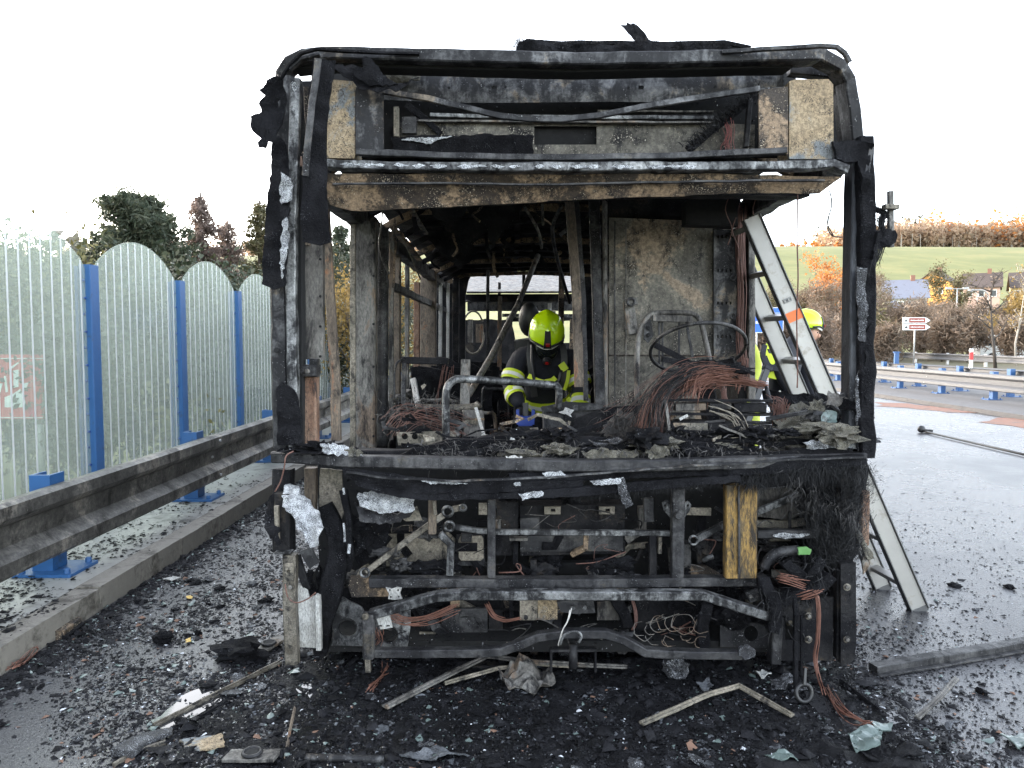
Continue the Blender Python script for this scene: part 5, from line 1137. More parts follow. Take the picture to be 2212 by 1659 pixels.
# --- the tangle behind the cross beams and on the dashboard: bent brackets, melted lumps, stripped wires
rq = random.Random(404)
mm = [char, darkwall, soot, soot, sootbrown, darkwall, char, beige, greysteel]
for k in range(95):
    x = rq.uniform(770, 1750); y = rq.uniform(1085, 1400); Y = rq.uniform(3.30, 3.62)
    w = rq.uniform(6, 22); L = rq.uniform(25, 110); a = rq.choice([0, 0, math.pi / 2, math.pi / 2, rq.uniform(0, 3.1)])
    p = [(x, y, Y), (x + L * .55 * math.cos(a), y + L * .55 * math.sin(a), Y + rq.uniform(-.02, .02))]
    if rq.random() < .6: b_ = a + rq.uniform(-1.2, 1.2); p.append((p[1][0] + L * .5 * math.cos(b_), p[1][1] + L * .5 * math.sin(b_), Y + rq.uniform(-.04, .04)))
    bar('burnt_bracket', p, w, rq.uniform(.006, .04), rq.choice(mm), bus, jit=.004)
for k in range(46):
    lump('melted_lump', P(rq.uniform(770, 1750), rq.uniform(1070, 1410), rq.uniform(3.28, 3.6)), (rq.uniform(.02, .075), rq.uniform(.02, .05), rq.uniform(.015, .055)), rq.choice([char, char, darkwall, soot]), bus, .8, 2.4, 3)
for k in range(60):
    x = rq.uniform(780, 1760); y = rq.uniform(1080, 1390); Y = rq.uniform(3.2, 3.45)
    p = [(x, y, Y)]
    for i in range(rq.randint(3, 6)): p.append((p[-1][0] + rq.uniform(-45, 45), p[-1][1] + rq.uniform(-18, 34), Y + rq.uniform(-.04, .04)))
    tube('stripped_wire', p, rq.uniform(1.2, 3.2), rq.choice([char, soot, greysteel, copperdull, copperdull, charfur]), bus, n=4)
for k in range(34):
    x = rq.uniform(1040, 1840); y = rq.uniform(935, 985) - (25 if x > 1650 else 0); Y = rq.uniform(3.2, 3.6)
    lump('burnt_heap', P(x, y, Y), (rq.uniform(.03, .12), rq.uniform(.03, .08), rq.uniform(.012, .04)), rq.choice([char, char, char, insul, MATS['flaky_char']]), bus, .9, 2.6, 3)
for k in range(50):
    x = rq.uniform(860, 1830); y = rq.uniform(900, 975); Y = rq.uniform(3.25, 4.0)
    p = [(x, y, Y)]
    for i in range(rq.randint(2, 4)): p.append((p[-1][0] + rq.uniform(-50, 50), p[-1][1] + rq.uniform(-16, 12), Y + rq.uniform(-.05, .05)))
    bar('burnt_scrap', p, rq.uniform(2, 9), .006, rq.choice([char, soot, soot, beige, greysteel, darkwall, sootbrown]), bus, jit=.008, step=.03)
for k in range(14):
    x = rq.uniform(1690, 1850); y = rq.uniform(860, 960)
    crumple('melted_scrap', [(x - rq.uniform(10, 30), y - 8), (x + rq.uniform(0, 10), y - rq.uniform(8, 22)), (x + rq.uniform(12, 34), y + rq.uniform(-6, 6)), (x + rq.uniform(-5, 14), y + rq.uniform(8, 20)), (x - rq.uniform(10, 24), y + rq.uniform(4, 14))], rq.uniform(3.25, 3.6), rq.choice([char, char, soot, insul, greysteel]), .05, 12, grid=6)
# dark inner faces of the front corners
plate('inner_corner_panel', [(640, 176), (716, 172), (716, 350), (700, 470), (652, 470), (644, 350)], 3.52, darkwall, bus, .02, .01)
plate('inner_corner_panel', [(1792, 168), (1816, 176), (1832, 215), (1836, 352), (1794, 352)], 3.52, darkwall, bus, .02, .01)
bar('corner_stay', [(662, 190, 3.45), (668, 345, 3.45)], 9, .03, sootbrown, bus)
# ------------------------------------------------------------------ aluminium ladder leaning into the right-hand window
alu = plain('scuffed_aluminium', (.33, .32, .30), .42, .4, .2, 4, (.20, .175, .14), .54, .08)
aludark = plain('ladder_edge', (.10, .10, .10), .5, .3, .3, 8)
orange = plain('orange_band', (.75, .16, .03), .5, 0, .1, 12)
lad = thing('ladder', 'aluminium ladder with an orange band leaning into the right side window opening of the bus', 'ladder')
nb, nt_ = G(1985, 1318), P(1622, 470, 4.10)
fb = G(1907, 1272); ft = fb + (nt_ - nb)
sd_ = (nt_ - nb).normalized()
def stile(b, t):
    pts = resample([b, t], .3)
    V, Fc = section_sweep(pts, rect(.088, .030, .004), Vector((0, 1, 0)), .001, 3.0)
    o = new('stile', V, Fc, alu, lad)
    w = sd_.cross(Vector((0, 1, 0))).normalized()
    for s in (-1, 1):
        bar3('stile_flange', [b + w * s * .046, t + w * s * .046], .006, .052, aludark, o, jit=0)
    return o
s1 = stile(nb, nt_); s2 = stile(fb, ft)
Lg = (nt_ - nb).length
for k in range(9):
    a = .06 + k * .115
    p, q = nb.lerp(nt_, a) + Vector((0, .016, 0)), fb.lerp(ft, a) - Vector((0, .016, 0))
    bar3('rung', [p, q], .042, .030, alu, lad, jit=0, ref=sd_)
def on_stile(fr0, fr1, w, mat, nm, yo):
    bar3(nm, [nb.lerp(nt_, fr0) + Vector((0, yo, 0)), nb.lerp(nt_, fr1) + Vector((0, yo, 0))], w, .004, mat, s1, jit=0)
fy = lambda y: (1318 - y) / (1318 - 470)
on_stile(fy(691), fy(671), .093, orange, 'orange_band', -.018)
on_stile(fy(652), fy(643), .046, plain('maker_plate', (.22, .22, .21), .5), 'maker_plate', -.018)
for k in range(4): on_stile(fy(650.4 - k * .1), fy(645), .006, aludark, 'plate_mark', -.021 - .0001 * k) if k == 0 else None
wv = sd_.cross(Vector((0, 1, 0))).normalized()
for k in range(4):
    c = nb.lerp(nt_, fy(647.5)) + wv * (.016 - k * .0105) + Vector((0, -.022, 0))
    bar3('plate_mark', [c - sd_ * .004, c + sd_ * .004], .006, .002, aludark if k % 2 else alu, s1, jit=0)
for (b, nm) in ((nb, 'foot_cap'), (fb, 'foot_cap')):
    bar3(nm, [b - sd_ * .012, b + sd_ * .02], .094, .036, aludark, lad, jit=0)

# ------------------------------------------------------------------ people
def skin_body(name, joints, links, mat, parent, sub=2):
    """one continuous mesh grown over a joint skeleton; joints: name -> (pos, radius)"""
    names = list(joints); me = bpy.data.meshes.new(name)
    me.from_pydata([tuple(joints[k][0]) for k in names], [(names.index(a), names.index(b)) for a, b in links], [])
    o = bpy.data.objects.new(name, me); C.objects.link(o); o.parent = parent
    md = o.modifiers.new('skin', 'SKIN'); md.use_smooth_shade = True; md.branch_smoothing = .6
    for i, k in enumerate(names):
        r = joints[k][1]; r = (r, r) if not isinstance(r, tuple) else r
        me.skin_vertices[0].data[i].radius = r
        me.skin_vertices[0].data[i].use_root = (i == 0)
    s = o.modifiers.new('sub', 'SUBSURF'); s.levels = sub; s.render_levels = sub
    me.materials.append(mat)
    return o
m_suit = plain('navy_fire_suit', (.012, .013, .020), .75, 0, .35, 14, (.035, .035, .04), .6, .5)
m_lime = plain('lime_helmet', (.54, .80, .005), .22, 0, .04, 6, None, .6, 0, .6)
m_yel = plain('yellow_reflex_band', (.55, .66, .03), .6, 0, .12, 20)
m_silver = plain('silver_reflex_band', (.72, .72, .66), .45, 0, .08, 20)
m_blk = plain('black_rubber', (.012, .012, .013), .45, 0, .2, 12)
m_visor = plain('dark_visor', (.01, .012, .012), .12, 0, .1, 4, None, .6, 0)
m_skin = plain('skin', (.50, .29, .20), .55, 0, .08, 14)
m_glove = plain('dark_glove', (.02, .02, .022), .8, 0, .3, 18, (.06, .055, .05), .58)
m_devb = plain('blue_tool_shell', (.03, .07, .34), .4, 0, .1, 10)
m_redl = plain('red_lens', (.35, .01, .01), .3)
def helmet(parent, c, rot):
    """front = -Y, up = +Z in local space"""
    c = Vector(c)
    def tr(p): return c + rot @ Vector(p)
    nu, nv = 40, 18; V = []; Fc = []
    for j in range(nv + 1):
        for i in range(nu):
            th = 2 * math.pi * i / nu; ph = (math.pi * .5) * (1 - j / nv * 1.22)
            x, y, z = math.cos(ph) * math.sin(th), -math.cos(ph) * math.cos(th), math.sin(ph)
            front = max(0, -y); back = max(0, y)
            zz = z * .135
            if z < 0: zz = z * (.05 + .16 * back + .13 * abs(x) * (1 - front))       # deeper at neck and ears
            q = Vector((x * .118, y * (.15 if y < 0 else .155), zz))
            rid = math.exp(-(q.x / .022) ** 2) * max(0, z) ** .5
            q += Vector((0, -.006 * rid * front, .010 * rid))
            g = math.exp(-((abs(q.x) - .052) / .008) ** 2) * max(0, z) ** .4
            q.z -= .006 * g
            V.append(tr(q))
    for j in range(nv):
        for i in range(nu):
            Fc.append((j * nu + i, j * nu + (i + 1) % nu, (j + 1) * nu + (i + 1) % nu, (j + 1) * nu + i))
    sh = new('helmet', V, Fc, m_lime, parent, True)
    s = sh.modifiers.new('solid', 'SOLIDIFY'); s.thickness = .006; s.offset = -1
    # black edge trim, front bracket with red lens, white brow plate, visor
    e = [tr((math.sin(t) * .122, -math.cos(t) * .154, -.004 - .045 * max(0, -math.cos(t)) * .2 - .03 * abs(math.sin(t)) ** 2)) for t in [2 * math.pi * i / 28 for i in range(29)]]
    tube3('edge_trim', e, .006, m_blk, sh, curve=0)
    bar3('front_bracket', [tr((0, -.112, .098)), tr((0, -.140, .064)), tr((0, -.157, .022)), tr((0, -.160, -.012))], .036, .022, m_blk, sh, jit=0, ref=rot @ Vector((1, 0, 0))) if False else None
    br = [(-.019, .10), (.019, .10), (.024, .02), (.028, -.012), (-.028, -.012), (-.024, .02)]
    Vb = [tr((x, -(.150 * math.sqrt(max(0, 1 - (z / .145) ** 2))) - .022, z)) for x, z in br] + [tr((x, -(.150 * math.sqrt(max(0, 1 - (z / .145) ** 2))) + .02, z)) for x, z in br]
    new('front_bracket', Vb, [(0, 1, 2, 5), (5, 2, 3, 4)] + [(i, i + 6, (i + 1) % 6 + 6, (i + 1) % 6) for i in range(6)], m_blk, sh)
    bar3('lens', [tr((-.013, -.174, .022)), tr((.013, -.174, .022))], .026, .008, m_redl, sh, jit=0, ref=rot @ Vector((0, 1, 0)))
    for s_ in (-1, 1):
        tube3('edge_trim', [tr((s_ * .028, -.160, -.004)), tr((s_ * .075, -.138, .006)), tr((s_ * .112, -.085, -.012))], .008, m_blk, sh)
    n = 14; Vp = []
    for k in range(n + 1):
        t = R(-42 + 84 * k / n); zc = -.012 + .008 * math.cos(t)
        for z in (zc, zc - .026 * math.cos(t * 1.7)): 
            for o_ in (0, .006): Vp.append(tr((math.sin(t) * (.124 - o_), -math.cos(t) * (.162 - o_), z)))
    new('brow_plate', Vp, [(4 * k, 4 * k + 2, 4 * k + 6, 4 * k + 4) for k in range(n)] + [(4 * k + 1, 4 * k + 5, 4 * k + 7, 4 * k + 3) for k in range(n)] + [(4 * k, 4 * k + 4, 4 * k + 5, 4 * k + 1) for k in range(n)] + [(4 * k + 2, 4 * k + 3, 4 * k + 7, 4 * k + 6) for k in range(n)], m_silver, sh)
    for s_ in (-1, 1):
        bar3('ear_guard', [tr((s_ * .112, .0, -.02)), tr((s_ * .108, -.01, -.085))], .07, .02, m_blk, sh, jit=0, ref=rot @ Vector((1, 0, 0)))
    return sh
def ellip(name, c, r, rot, mat, parent, nu=20, nv=12):
    V = []; Fc = []
    for j in range(nv + 1):
        for i in range(nu):
            th = 2 * math.pi * i / nu; ph = math.pi * (j / nv - .5)
            V.append(Vector(c) + rot @ Vector((r[0] * math.cos(ph) * math.cos(th), r[1] * math.cos(ph) * math.sin(th), r[2] * math.sin(ph))))
    for j in range(nv):
        for i in range(nu): Fc.append((j * nu + i, j * nu + (i + 1) % nu, (j + 1) * nu + (i + 1) % nu, (j + 1) * nu + i))
    return new(name, V, Fc, mat, parent, True)
def band(name, a, b, r, mat, parent, k=0.0, r2=None):
    """sleeve band around a limb from a to b"""
    a, b = Vector(a), Vector(b)
    V, Fc = section_sweep([a, a.lerp(b, .5), b], [(x, y * (r2 or r) / r) for x, y in ngon(r, 18)], Vector((0, 1, 0)), .004, sd())
    return new(name, V, Fc[:-2], mat, parent, True)
def hand(parent, wrist, dirv, palm_n, mat, curl=.9, name='glove', flip=1):
    d = Vector(dirv).normalized(); n = Vector(palm_n).normalized(); s = d.cross(n).normalized() * flip
    J = {'w': (Vector(wrist), .030), 'p': (Vector(wrist) + d * .05, (.040, .024)), 'k': (Vector(wrist) + d * .09, (.042, .020))}
    L = [('w', 'p'), ('p', 'k')]
    o = skin_body(name, J, L, mat, parent, 2)
    for i, (off, ln) in enumerate(((-.032, .072), (-.011, .082), (.011, .078), (.032, .06))):
        b = Vector(wrist) + d * .085 + s * off
        a1 = d * math.cos(curl * .5) + n * math.sin(curl * .5); a2 = d * math.cos(curl * 1.3) + n * math.sin(curl * 1.3); a3 = d * math.cos(curl * 2.0) + n * math.sin(curl * 2.0)
        p1 = b + a1 * ln * .45; p2 = p1 + a2 * ln * .33; p3 = p2 + a3 * ln * .25
        skin_body('finger', {'a': (b - d * .02, .012), 'b': (b, .0115), 'c': (p1, .011), 'd': (p2, .010), 'e': (p3, .008)}, [('a', 'b'), ('b', 'c'), ('c', 'd'), ('d', 'e')], mat, o, 1)
    b = Vector(wrist) + d * .03 - s * .034
    p1 = b + (d * .6 - s * .6 + n * .4).normalized() * .04; p2 = p1 + (d * .7 + n * .7).normalized() * .03
    skin_body('thumb', {'a': (b + s * .015, .014), 'b': (b, .013), 'c': (p1, .012), 'd': (p2, .009)}, [('a', 'b'), ('b', 'c'), ('c', 'd')], mat, o, 1)
    return o
# --- firefighter inside the bus, bending towards the camera
f1 = thing('person', 'firefighter in dark suit and lime helmet bending forward inside the burnt bus', 'person', P(1178, 900, 5.6).xy.to_3d() + Vector((0, 0, .28)))
o1 = f1.location.copy()
w1 = lambda x, y, Y: P(x, y, Y) - o1
J = {'hip': (w1(1176, 890, 5.62), (.17, .14)), 'waist': (w1(1176, 848, 5.52), (.165, .135)), 'chest': (w1(1176, 795, 5.36), (.20, .15)), 'neck': (w1(1180, 750, 5.26), .085), 'head': (w1(1181, 728, 5.22), .09),
     'shl': (w1(1122, 768, 5.34), .098), 'ell': (w1(1102, 832, 5.22), .070), 'wrl': (w1(1124, 878, 5.04), .050),
     'shr': (w1(1236, 768, 5.34), .098), 'elr': (w1(1256, 838, 5.26), .070), 'wrr': (w1(1252, 905, 5.12), .050),
     'hl': (w1(1148, 915, 5.62), .11), 'knl': (w1(1142, 1010, 5.5), .085), 'anl': (w1(1140, 1090, 5.6), .062), 'tol': (w1(1138, 1112, 5.42), .05),
     'hr': (w1(1204, 915, 5.62), .11), 'knr': (w1(1212, 1010, 5.5), .085), 'anr': (w1(1214, 1090, 5.62), .062), 'tor': (w1(1216, 1112, 5.44), .05)}
for k in ('anl', 'anr'): J[k][0].z = .10
for k in ('tol', 'tor'): J[k][0].z = .05
for k in ('knl', 'knr'): J[k][0].z = .5
body = skin_body('body', J, [('hip', 'waist'), ('waist', 'chest'), ('chest', 'neck'), ('neck', 'head'), ('chest', 'shl'), ('shl', 'ell'), ('ell', 'wrl'), ('chest', 'shr'), ('shr', 'elr'), ('elr', 'wrr'), ('hip', 'hl'), ('hl', 'knl'), ('knl', 'anl'), ('anl', 'tol'), ('hip', 'hr'), ('hr', 'knr'), ('knr', 'anr'), ('anr', 'tor')], m_suit, f1)
hc = w1(1181, 716, 5.20); hrot = Matrix.Rotation(R(40), 3, 'X')
helmet(f1, hc, hrot)
mk = ellip('breathing_mask', hc + hrot @ Vector((0, -.085, -.085)), (.085, .07, .085), hrot, m_visor, f1)
ring('mask_rim', hc + hrot @ Vector((0, -.115, -.085)), .068, .008, m_blk, mk, 20, 6, hrot @ Vector((1, 0, 0)), hrot @ Vector((0, .2, .98)))
disc('mask_valve', hc + hrot @ Vector((0, -.15, -.13)), .03, .03, m_blk, mk, hrot @ Vector((0, -1, -.2)).normalized(), 12)
disc('valve_lens', hc + hrot @ Vector((0, -.18, -.136)), .014, .006, m_redl, mk, hrot @ Vector((0, -1, -.2)).normalized(), 10)
ellip('air_cylinder', w1(1143, 690, 5.62), (.08, .09, .13), Matrix.Rotation(R(10), 3, 'X'), m_blk, f1)
bar3('backpack', [w1(1150, 730, 5.62), w1(1165, 840, 5.66)], .28, .12, m_blk, f1, jit=.006)
for sx, nm in ((-1, 0), (1, 0)):
    x0 = 1181 + sx * 34
    bar3('shoulder_strap', [w1(x0, 742, 5.28), w1(x0 + sx * 2, 770, 5.20), w1(x0 - sx * 3, 820, 5.22), w1(x0 - sx * 8, 856, 5.36)], .045, .012, plain('strap', (.07, .07, .068), .7), f1, jit=.002, curve=4) if sx < 0 else bar3('shoulder_strap', [w1(x0, 745, 5.28), w1(x0 + 4, 775, 5.20), w1(x0 + 1, 825, 5.22), w1(x0 - 4, 856, 5.36)], .045, .012, MATS['strap'], f1, jit=.002, curve=4)
tube3('air_hose', [w1(1150, 745, 5.2), w1(1150, 790, 5.14), w1(1158, 828, 5.14), w1(1180, 838, 5.1), w1(1205, 828, 5.12), w1(1212, 800, 5.14)], .013, m_blk, f1)
def limb_band(a, b, t0, t1, r, nm='sleeve_band'):
    A, B = J[a][0], J[b][0]; rr = r
    o = band(nm, A.lerp(B, t0), A.lerp(B, t1), rr, m_yel, f1)
    m = (t1 - t0) * .3
    band('silver_stripe', A.lerp(B, t0 + m), A.lerp(B, t1 - m), rr + .003, m_silver, o)
limb_band('shl', 'ell', .62, .90, .081)
limb_band('ell', 'wrl', .30, .66, .068)
limb_band('shr', 'elr', .62, .90, .081)
limb_band('elr', 'wrr', .30, .66, .068)
wv1 = (J['chest'][0] - J['waist'][0]).normalized()
wb = band('waist_band', J['waist'][0] - wv1 * .055, J['waist'][0] + wv1 * .045, .196, m_yel, f1, r2=.165)
band('silver_stripe', J['waist'][0] - wv1 * .025, J['waist'][0] + wv1 * .012, .199, m_silver, wb, r2=.168)
for (pts, w) in (([(1142, 812, 5.17), (1160, 822, 5.13), (1176, 826, 5.12)], .035), ([(1178, 825, 5.12), (1192, 822, 5.13), (1200, 816, 5.14)], .035), ([(1212, 785, 5.17), (1222, 800, 5.17)], .05), ([(1228, 800, 5.2), (1226, 822, 5.2), (1219, 842, 5.22)], .025), ([(1226, 860, 5.2), (1238, 872, 5.2)], .035)):
    bar3('chest_reflex', [w1(*p) for p in pts], w, .012, m_yel, f1, jit=.001, curve=3 if len(pts) > 2 else 0)
h1 = J['wrl'][0]
hand(f1, h1, (.12, -.25, -.95), (.9, -.3, .1), m_glove, 1.0)
hand(f1, J['wrr'][0], (-.1, -.2, -.95), (-.9, -.3, .1), m_glove, .8, flip=-1)
# tool in his hand
q = P(1135, 893, 4.93)
tl = thing('hand_tool', 'blue and black cordless tool held by the firefighter inside the bus', 'tool', q)
bar3('shell', [(-.045, 0, -.05), (.045, 0, -.05)], .07, .09, m_devb, tl, jit=.002)
for s_ in (-1, 1): bar3('side_arm', [(s_ * .048, -.01, -.07), (s_ * .052, -.01, .025)], .022, .07, m_devb, tl, jit=.002)
bar3('grip', [(0, 0, -.05), (0, .01, .07)], .04, .05, m_blk, tl, jit=.002)
bar3('battery', [(0, 0, -.08), (0, 0, -.17)], .085, .10, m_blk, tl, jit=.002)
# --- firefighter outside, beyond the ladder, seen from behind
Y2 = 7.4
b2 = P(1700, 900, Y2); b2.z = 0
f2 = thing('person', 'firefighter with lime helmet and yellow jacket standing outside beyond the ladder', 'person', b2)
w2 = lambda x, y, Y: P(x, y, Y) - b2
J = {'hip': (w2(1693, 852, Y2), (.17, .15)), 'waist': (w2(1688, 822, Y2), (.17, .15)), 'chest': (w2(1697, 768, Y2 - .02), (.20, .17)), 'neck': (w2(1727, 733, Y2 + .02), .08), 'head': (w2(1741, 712, Y2 + .02), .09),
     'shl': (w2(1676, 762, Y2 - .2), .10), 'ell': (w2(1690, 815, Y2 - .28), .072), 'wrl': (w2(1720, 862, Y2 - .2), .05),
     'shr': (w2(1730, 765, Y2 + .2), .10), 'elr': (w2(1745, 815, Y2 + .22), .072), 'wrr': (w2(1760, 860, Y2 + .1), .05)}
for s_, k in ((-1, 'l'), (1, 'r')):
    x = J['hip'][0].x; y = J['hip'][0].y
    J['h' + k] = (Vector((x, y + s_ * .1, J['hip'][0].z - .10)), .115)
    J['kn' + k] = (Vector((x + .04, y + s_ * .13, .5)), .09); J['an' + k] = (Vector((x - .02, y + s_ * .14, .10)), .065); J['to' + k] = (Vector((x + .15, y + s_ * .15, .05)), .05)
skin_body('body', J, [('hip', 'waist'), ('waist', 'chest'), ('chest', 'neck'), ('neck', 'head'), ('chest', 'shl'), ('shl', 'ell'), ('ell', 'wrl'), ('chest', 'shr'), ('shr', 'elr'), ('elr', 'wrr'), ('hip', 'hl'), ('hl', 'knl'), ('knl', 'anl'), ('anl', 'tol'), ('hip', 'hr'), ('hr', 'knr'), ('knr', 'anr'), ('anr', 'tor')], m_suit, f2)
hc = w2(1741, 700, Y2); hrot = Matrix.Rotation(R(62), 3, 'Z') @ Matrix.Rotation(R(14), 3, 'X')
helmet(f2, hc, hrot)
fc = ellip('face', hc + hrot @ Vector((0, -.07, -.075)), (.072, .07, .095), hrot, m_skin, f2)
ellip('nose', hc + hrot @ Vector((0, -.145, -.085)), (.013, .018, .022), hrot, m_skin, fc, 10, 8)
for s_ in (-1, 1):
    ellip('eye', hc + hrot @ Vector((s_ * .03, -.130, -.055)), (.012, .008, .007), hrot, m_black, fc, 8, 6)
bar3('mouth', [hc + hrot @ Vector((-.022, -.128, -.128)), hc + hrot @ Vector((.022, -.128, -.128))], .008, .01, plain('lips', (.32, .13, .11), .5), fc, jit=0)
tube3('chin_strap', [hc + hrot @ Vector((-.10, -.01, -.06)), hc + hrot @ Vector((-.06, -.09, -.155)), hc + hrot @ Vector((0, -.115, -.17)), hc + hrot @ Vector((.06, -.09, -.155)), hc + hrot @ Vector((.10, -.01, -.06))], .012, m_blk, fc)
for (pts, w, m, nm) in (([(1668, 742, 7.16), (1660, 765, 7.13), (1668, 788, 7.13)], .10, m_yel, 'back_panel'), ([(1646, 800, 7.18), (1668, 808, 7.14), (1690, 812, 7.12)], .085, m_yel, 'jacket_hem'), ([(1698, 800, 7.12), (1722, 822, 7.14)], .07, m_yel, 'jacket_hem'), ([(1650, 770, 7.12), (1662, 792, 7.10), (1690, 796, 7.09)], .06, m_suit, 'harness'), ([(1652, 745, 7.14), (1648, 768, 7.12), (1656, 790, 7.12)], .05, m_suit, 'harness')):
    bar3(nm, [w2(*p) for p in pts], w, .02, m, f2, jit=.003, curve=3 if len(pts) > 2 else 0)
bar3('backpack', [w2(1672, 752, 7.2), w2(1676, 800, 7.2)], .2, .16, m_blk, f2, jit=.005)
hand(f2, J['wrl'][0], (.5, .1, -.85), (.1, .9, .1), m_glove, .7)
hand(f2, J['wrr'][0], (.5, .1, -.85), (.1, -.9, .1), m_glove, .7, flip=-1)
disc('glove_ring', w2(1684, 846, 7.2), .012, .01, m_silver, f2)
# third firefighter, almost hidden behind the window post
Y3 = 8.6
b3 = P(1609, 900, Y3); b3.z = 0
f3 = thing('person', 'firefighter in yellow jacket mostly hidden behind the post left of the ladder', 'person', b3)
w3 = lambda x, y, Y: P(x, y, Y) - b3
J = {'hip': (w3(1603, 850, Y3), (.17, .15)), 'waist': (w3(1603, 822, Y3), (.17, .14)), 'chest': (w3(1603, 768, Y3), (.20, .15)), 'neck': (w3(1602, 728, Y3), .07), 'head': (w3(1602, 706, Y3), .09),
     'shl': (w3(1575, 750, Y3), .09), 'ell': (w3(1569, 800, Y3), .07), 'wrl': (w3(1581, 850, Y3 - .1), .05), 'shr': (w3(1627, 750, Y3), .09), 'elr': (w3(1634, 798, Y3), .07), 'wrr': (w3(1621, 840, Y3 - .1), .05)}
for s_, k in ((-1, 'l'), (1, 'r')):
    x = J['hip'][0].x; y = J['hip'][0].y
    J['h' + k] = (Vector((x + s_ * .1, y, J['hip'][0].z - .1)), .115); J['kn' + k] = (Vector((x + s_ * .12, y - .03, .5)), .09)
    J['an' + k] = (Vector((x + s_ * .13, y, .10)), .065); J['to' + k] = (Vector((x + s_ * .14, y - .16, .05)), .05)
m_yj = plain('yellow_jacket', (.42, .48, .06), .7, 0, .25, 12, (.06, .06, .05), .60, .4)
skin_body('body', J, [('hip', 'waist'), ('waist', 'chest'), ('chest', 'neck'), ('neck', 'head'), ('chest', 'shl'), ('shl', 'ell'), ('ell', 'wrl'), ('chest', 'shr'), ('shr', 'elr'), ('elr', 'wrr'), ('hip', 'hl'), ('hl', 'knl'), ('knl', 'anl'), ('anl', 'tol'), ('hip', 'hr'), ('hr', 'knr'), ('knr', 'anr'), ('anr', 'tor')], m_yj, f3)
helmet(f3, w3(1602, 696, Y3), Matrix.Rotation(R(10), 3, 'X'))
ellip('face', w3(1602, 712, Y3 - .05), (.07, .07, .09), Matrix.Identity(3), m_skin, f3)
hand(f3, J['wrl'][0], (.1, -.1, -.95), (.9, -.2, 0), m_glove, .8); hand(f3, J['wrr'][0], (-.1, -.1, -.95), (-.9, -.2, 0), m_glove, .8, flip=-1)
# black bar the second firefighter holds
a_, b_ = P(1658, 792, 7.0), P(1632, 862, 6.9)
t = thing('black_bar', 'black bar slanting down beside the firefighter outside, just right of the window post', 'tool', (a_ + b_) / 2)
bar3('shaft', [a_ - t.location, b_ - t.location, (b_ - t.location) + (b_ - a_) * 1.2], .06, .06, m_blk, t, jit=.002)
bar3('collar', [a_ - t.location, (a_ - t.location).lerp(b_ - t.location, .1)], .075, .075, m_suit, t, jit=.002)

# ------------------------------------------------------------------ debris on the road
# charred bed under and in front of the bus
def bed(name, pts, z, mat, amp, grid=.05, th=.02):
    o = sheet(name, pts, lambda x, y: Vector((x, y, z + amp * (nz((x, y, 0), 7, 3) + .7 * nz((x, y, 0), 17, 5) + .5 * nz((x, y, 0), 34, 8)))), Vector((0, 0, -th)), mat, None, grid=grid, ragged=grid * .8)
    return props(o, kind='stuff')
m_bed = burnt('wet_char_bed', (.005, .005, .006), (.014, .014, .017), .35, spk=(.22, .24, .26), samt=.72, scale=9, rough=(.3, .7), bmp=1.0, spec=.12)
bed('char_bed', [(-1.2, 2.5), (-.62, 2.32), (-.1, 2.22), (.9, 2.22), (1.35, 2.4), (1.5, 3.0), (1.6, 3.6), (1.55, 6), (-1.0, 6), (-1.05, 3.5), (-1.05, 3.0), (-1.25, 2.75)], .006, m_bed, .022)
bed('char_bed', [(.75, 2.35), (1.5, 2.30), (1.55, 2.48), (1.15, 2.62), (.85, 2.52)], .014, m_bed, .03)
bed('char_bed', [(-1.25, 2.42), (-.55, 2.30), (-.5, 2.6), (-.85, 2.85), (-1.1, 2.75)], .005, m_bed, .018)
def flakes(name, n, sample, size, mat, flat_=.28, zoff=0.0, seed=1):
    rs = np.random.RandomState(seed)
    P0 = np.array(sample(rs, n)); n = len(P0)
    s = size[0] * (size[1] / size[0]) ** (rs.rand(n, 1) ** 2.2)
    a = rs.uniform(0, 2 * np.pi, n); c, d = np.cos(a), np.sin(a)
    el = rs.uniform(.45, 1.6, (n, 1))
    base = np.array([[-1, -.4, 0], [.9, -.7, .1], [.5, .8, 0], [-.6, .6, .15], [.05, .02, 1.0]])[None] * np.ones((n, 1, 1)) + rs.normal(0, .25, (n, 5, 3))
    base[:, :, 0] *= el; base[:, :, 2] *= flat_ * rs.uniform(.5, 1.8, (n, 1))
    base[:, :4, 2] = np.maximum(base[:, :4, 2], -.02)
    tilt = rs.normal(0, .25, (n, 1)); base[:, :, 2] += base[:, :, 0] * tilt * .6
    base[:, :, 2] -= base[:, :, 2].min(axis=1, keepdims=True)
    base *= s[:, :, None]
    x = base[:, :, 0] * c[:, None] - base[:, :, 1] * d[:, None]; y = base[:, :, 0] * d[:, None] + base[:, :, 1] * c[:, None]
    V = np.stack([x + P0[:, 0:1], y + P0[:, 1:2], base[:, :, 2] + P0[:, 2:3] + .001 + zoff], 2).reshape(-1, 3)
    b = np.arange(n)[:, None] * 5
    T = np.concatenate([b + [0, 1, 4], b + [1, 2, 4], b + [2, 3, 4], b + [3, 0, 4]], 0)
    return props(fast(name, V, T, mat), kind='stuff')
rngn = np.random.RandomState(5)
def dens(x, y):
    """crumb density 0..1 on the road"""
    front = np.exp(-(((x - .3) / 1.25) ** 4 + ((y - 2.95) / .75) ** 4))
    left = np.where(x < -.9, .85 * np.exp(-((y - 3.6) / 3.4) ** 2) * (.5 + .5 * np.exp(-((x + 1.5) / .9) ** 2)), 0)
    right = np.where(x > 1.2, .42 * np.exp(-np.maximum(0, x - 1.4) / .75) * np.exp(-((y - 3.4) / 2.2) ** 2) + .06 * np.exp(-((y - 4) / 4) ** 2), 0)
    return np.clip(front + left + right, 0, 1)
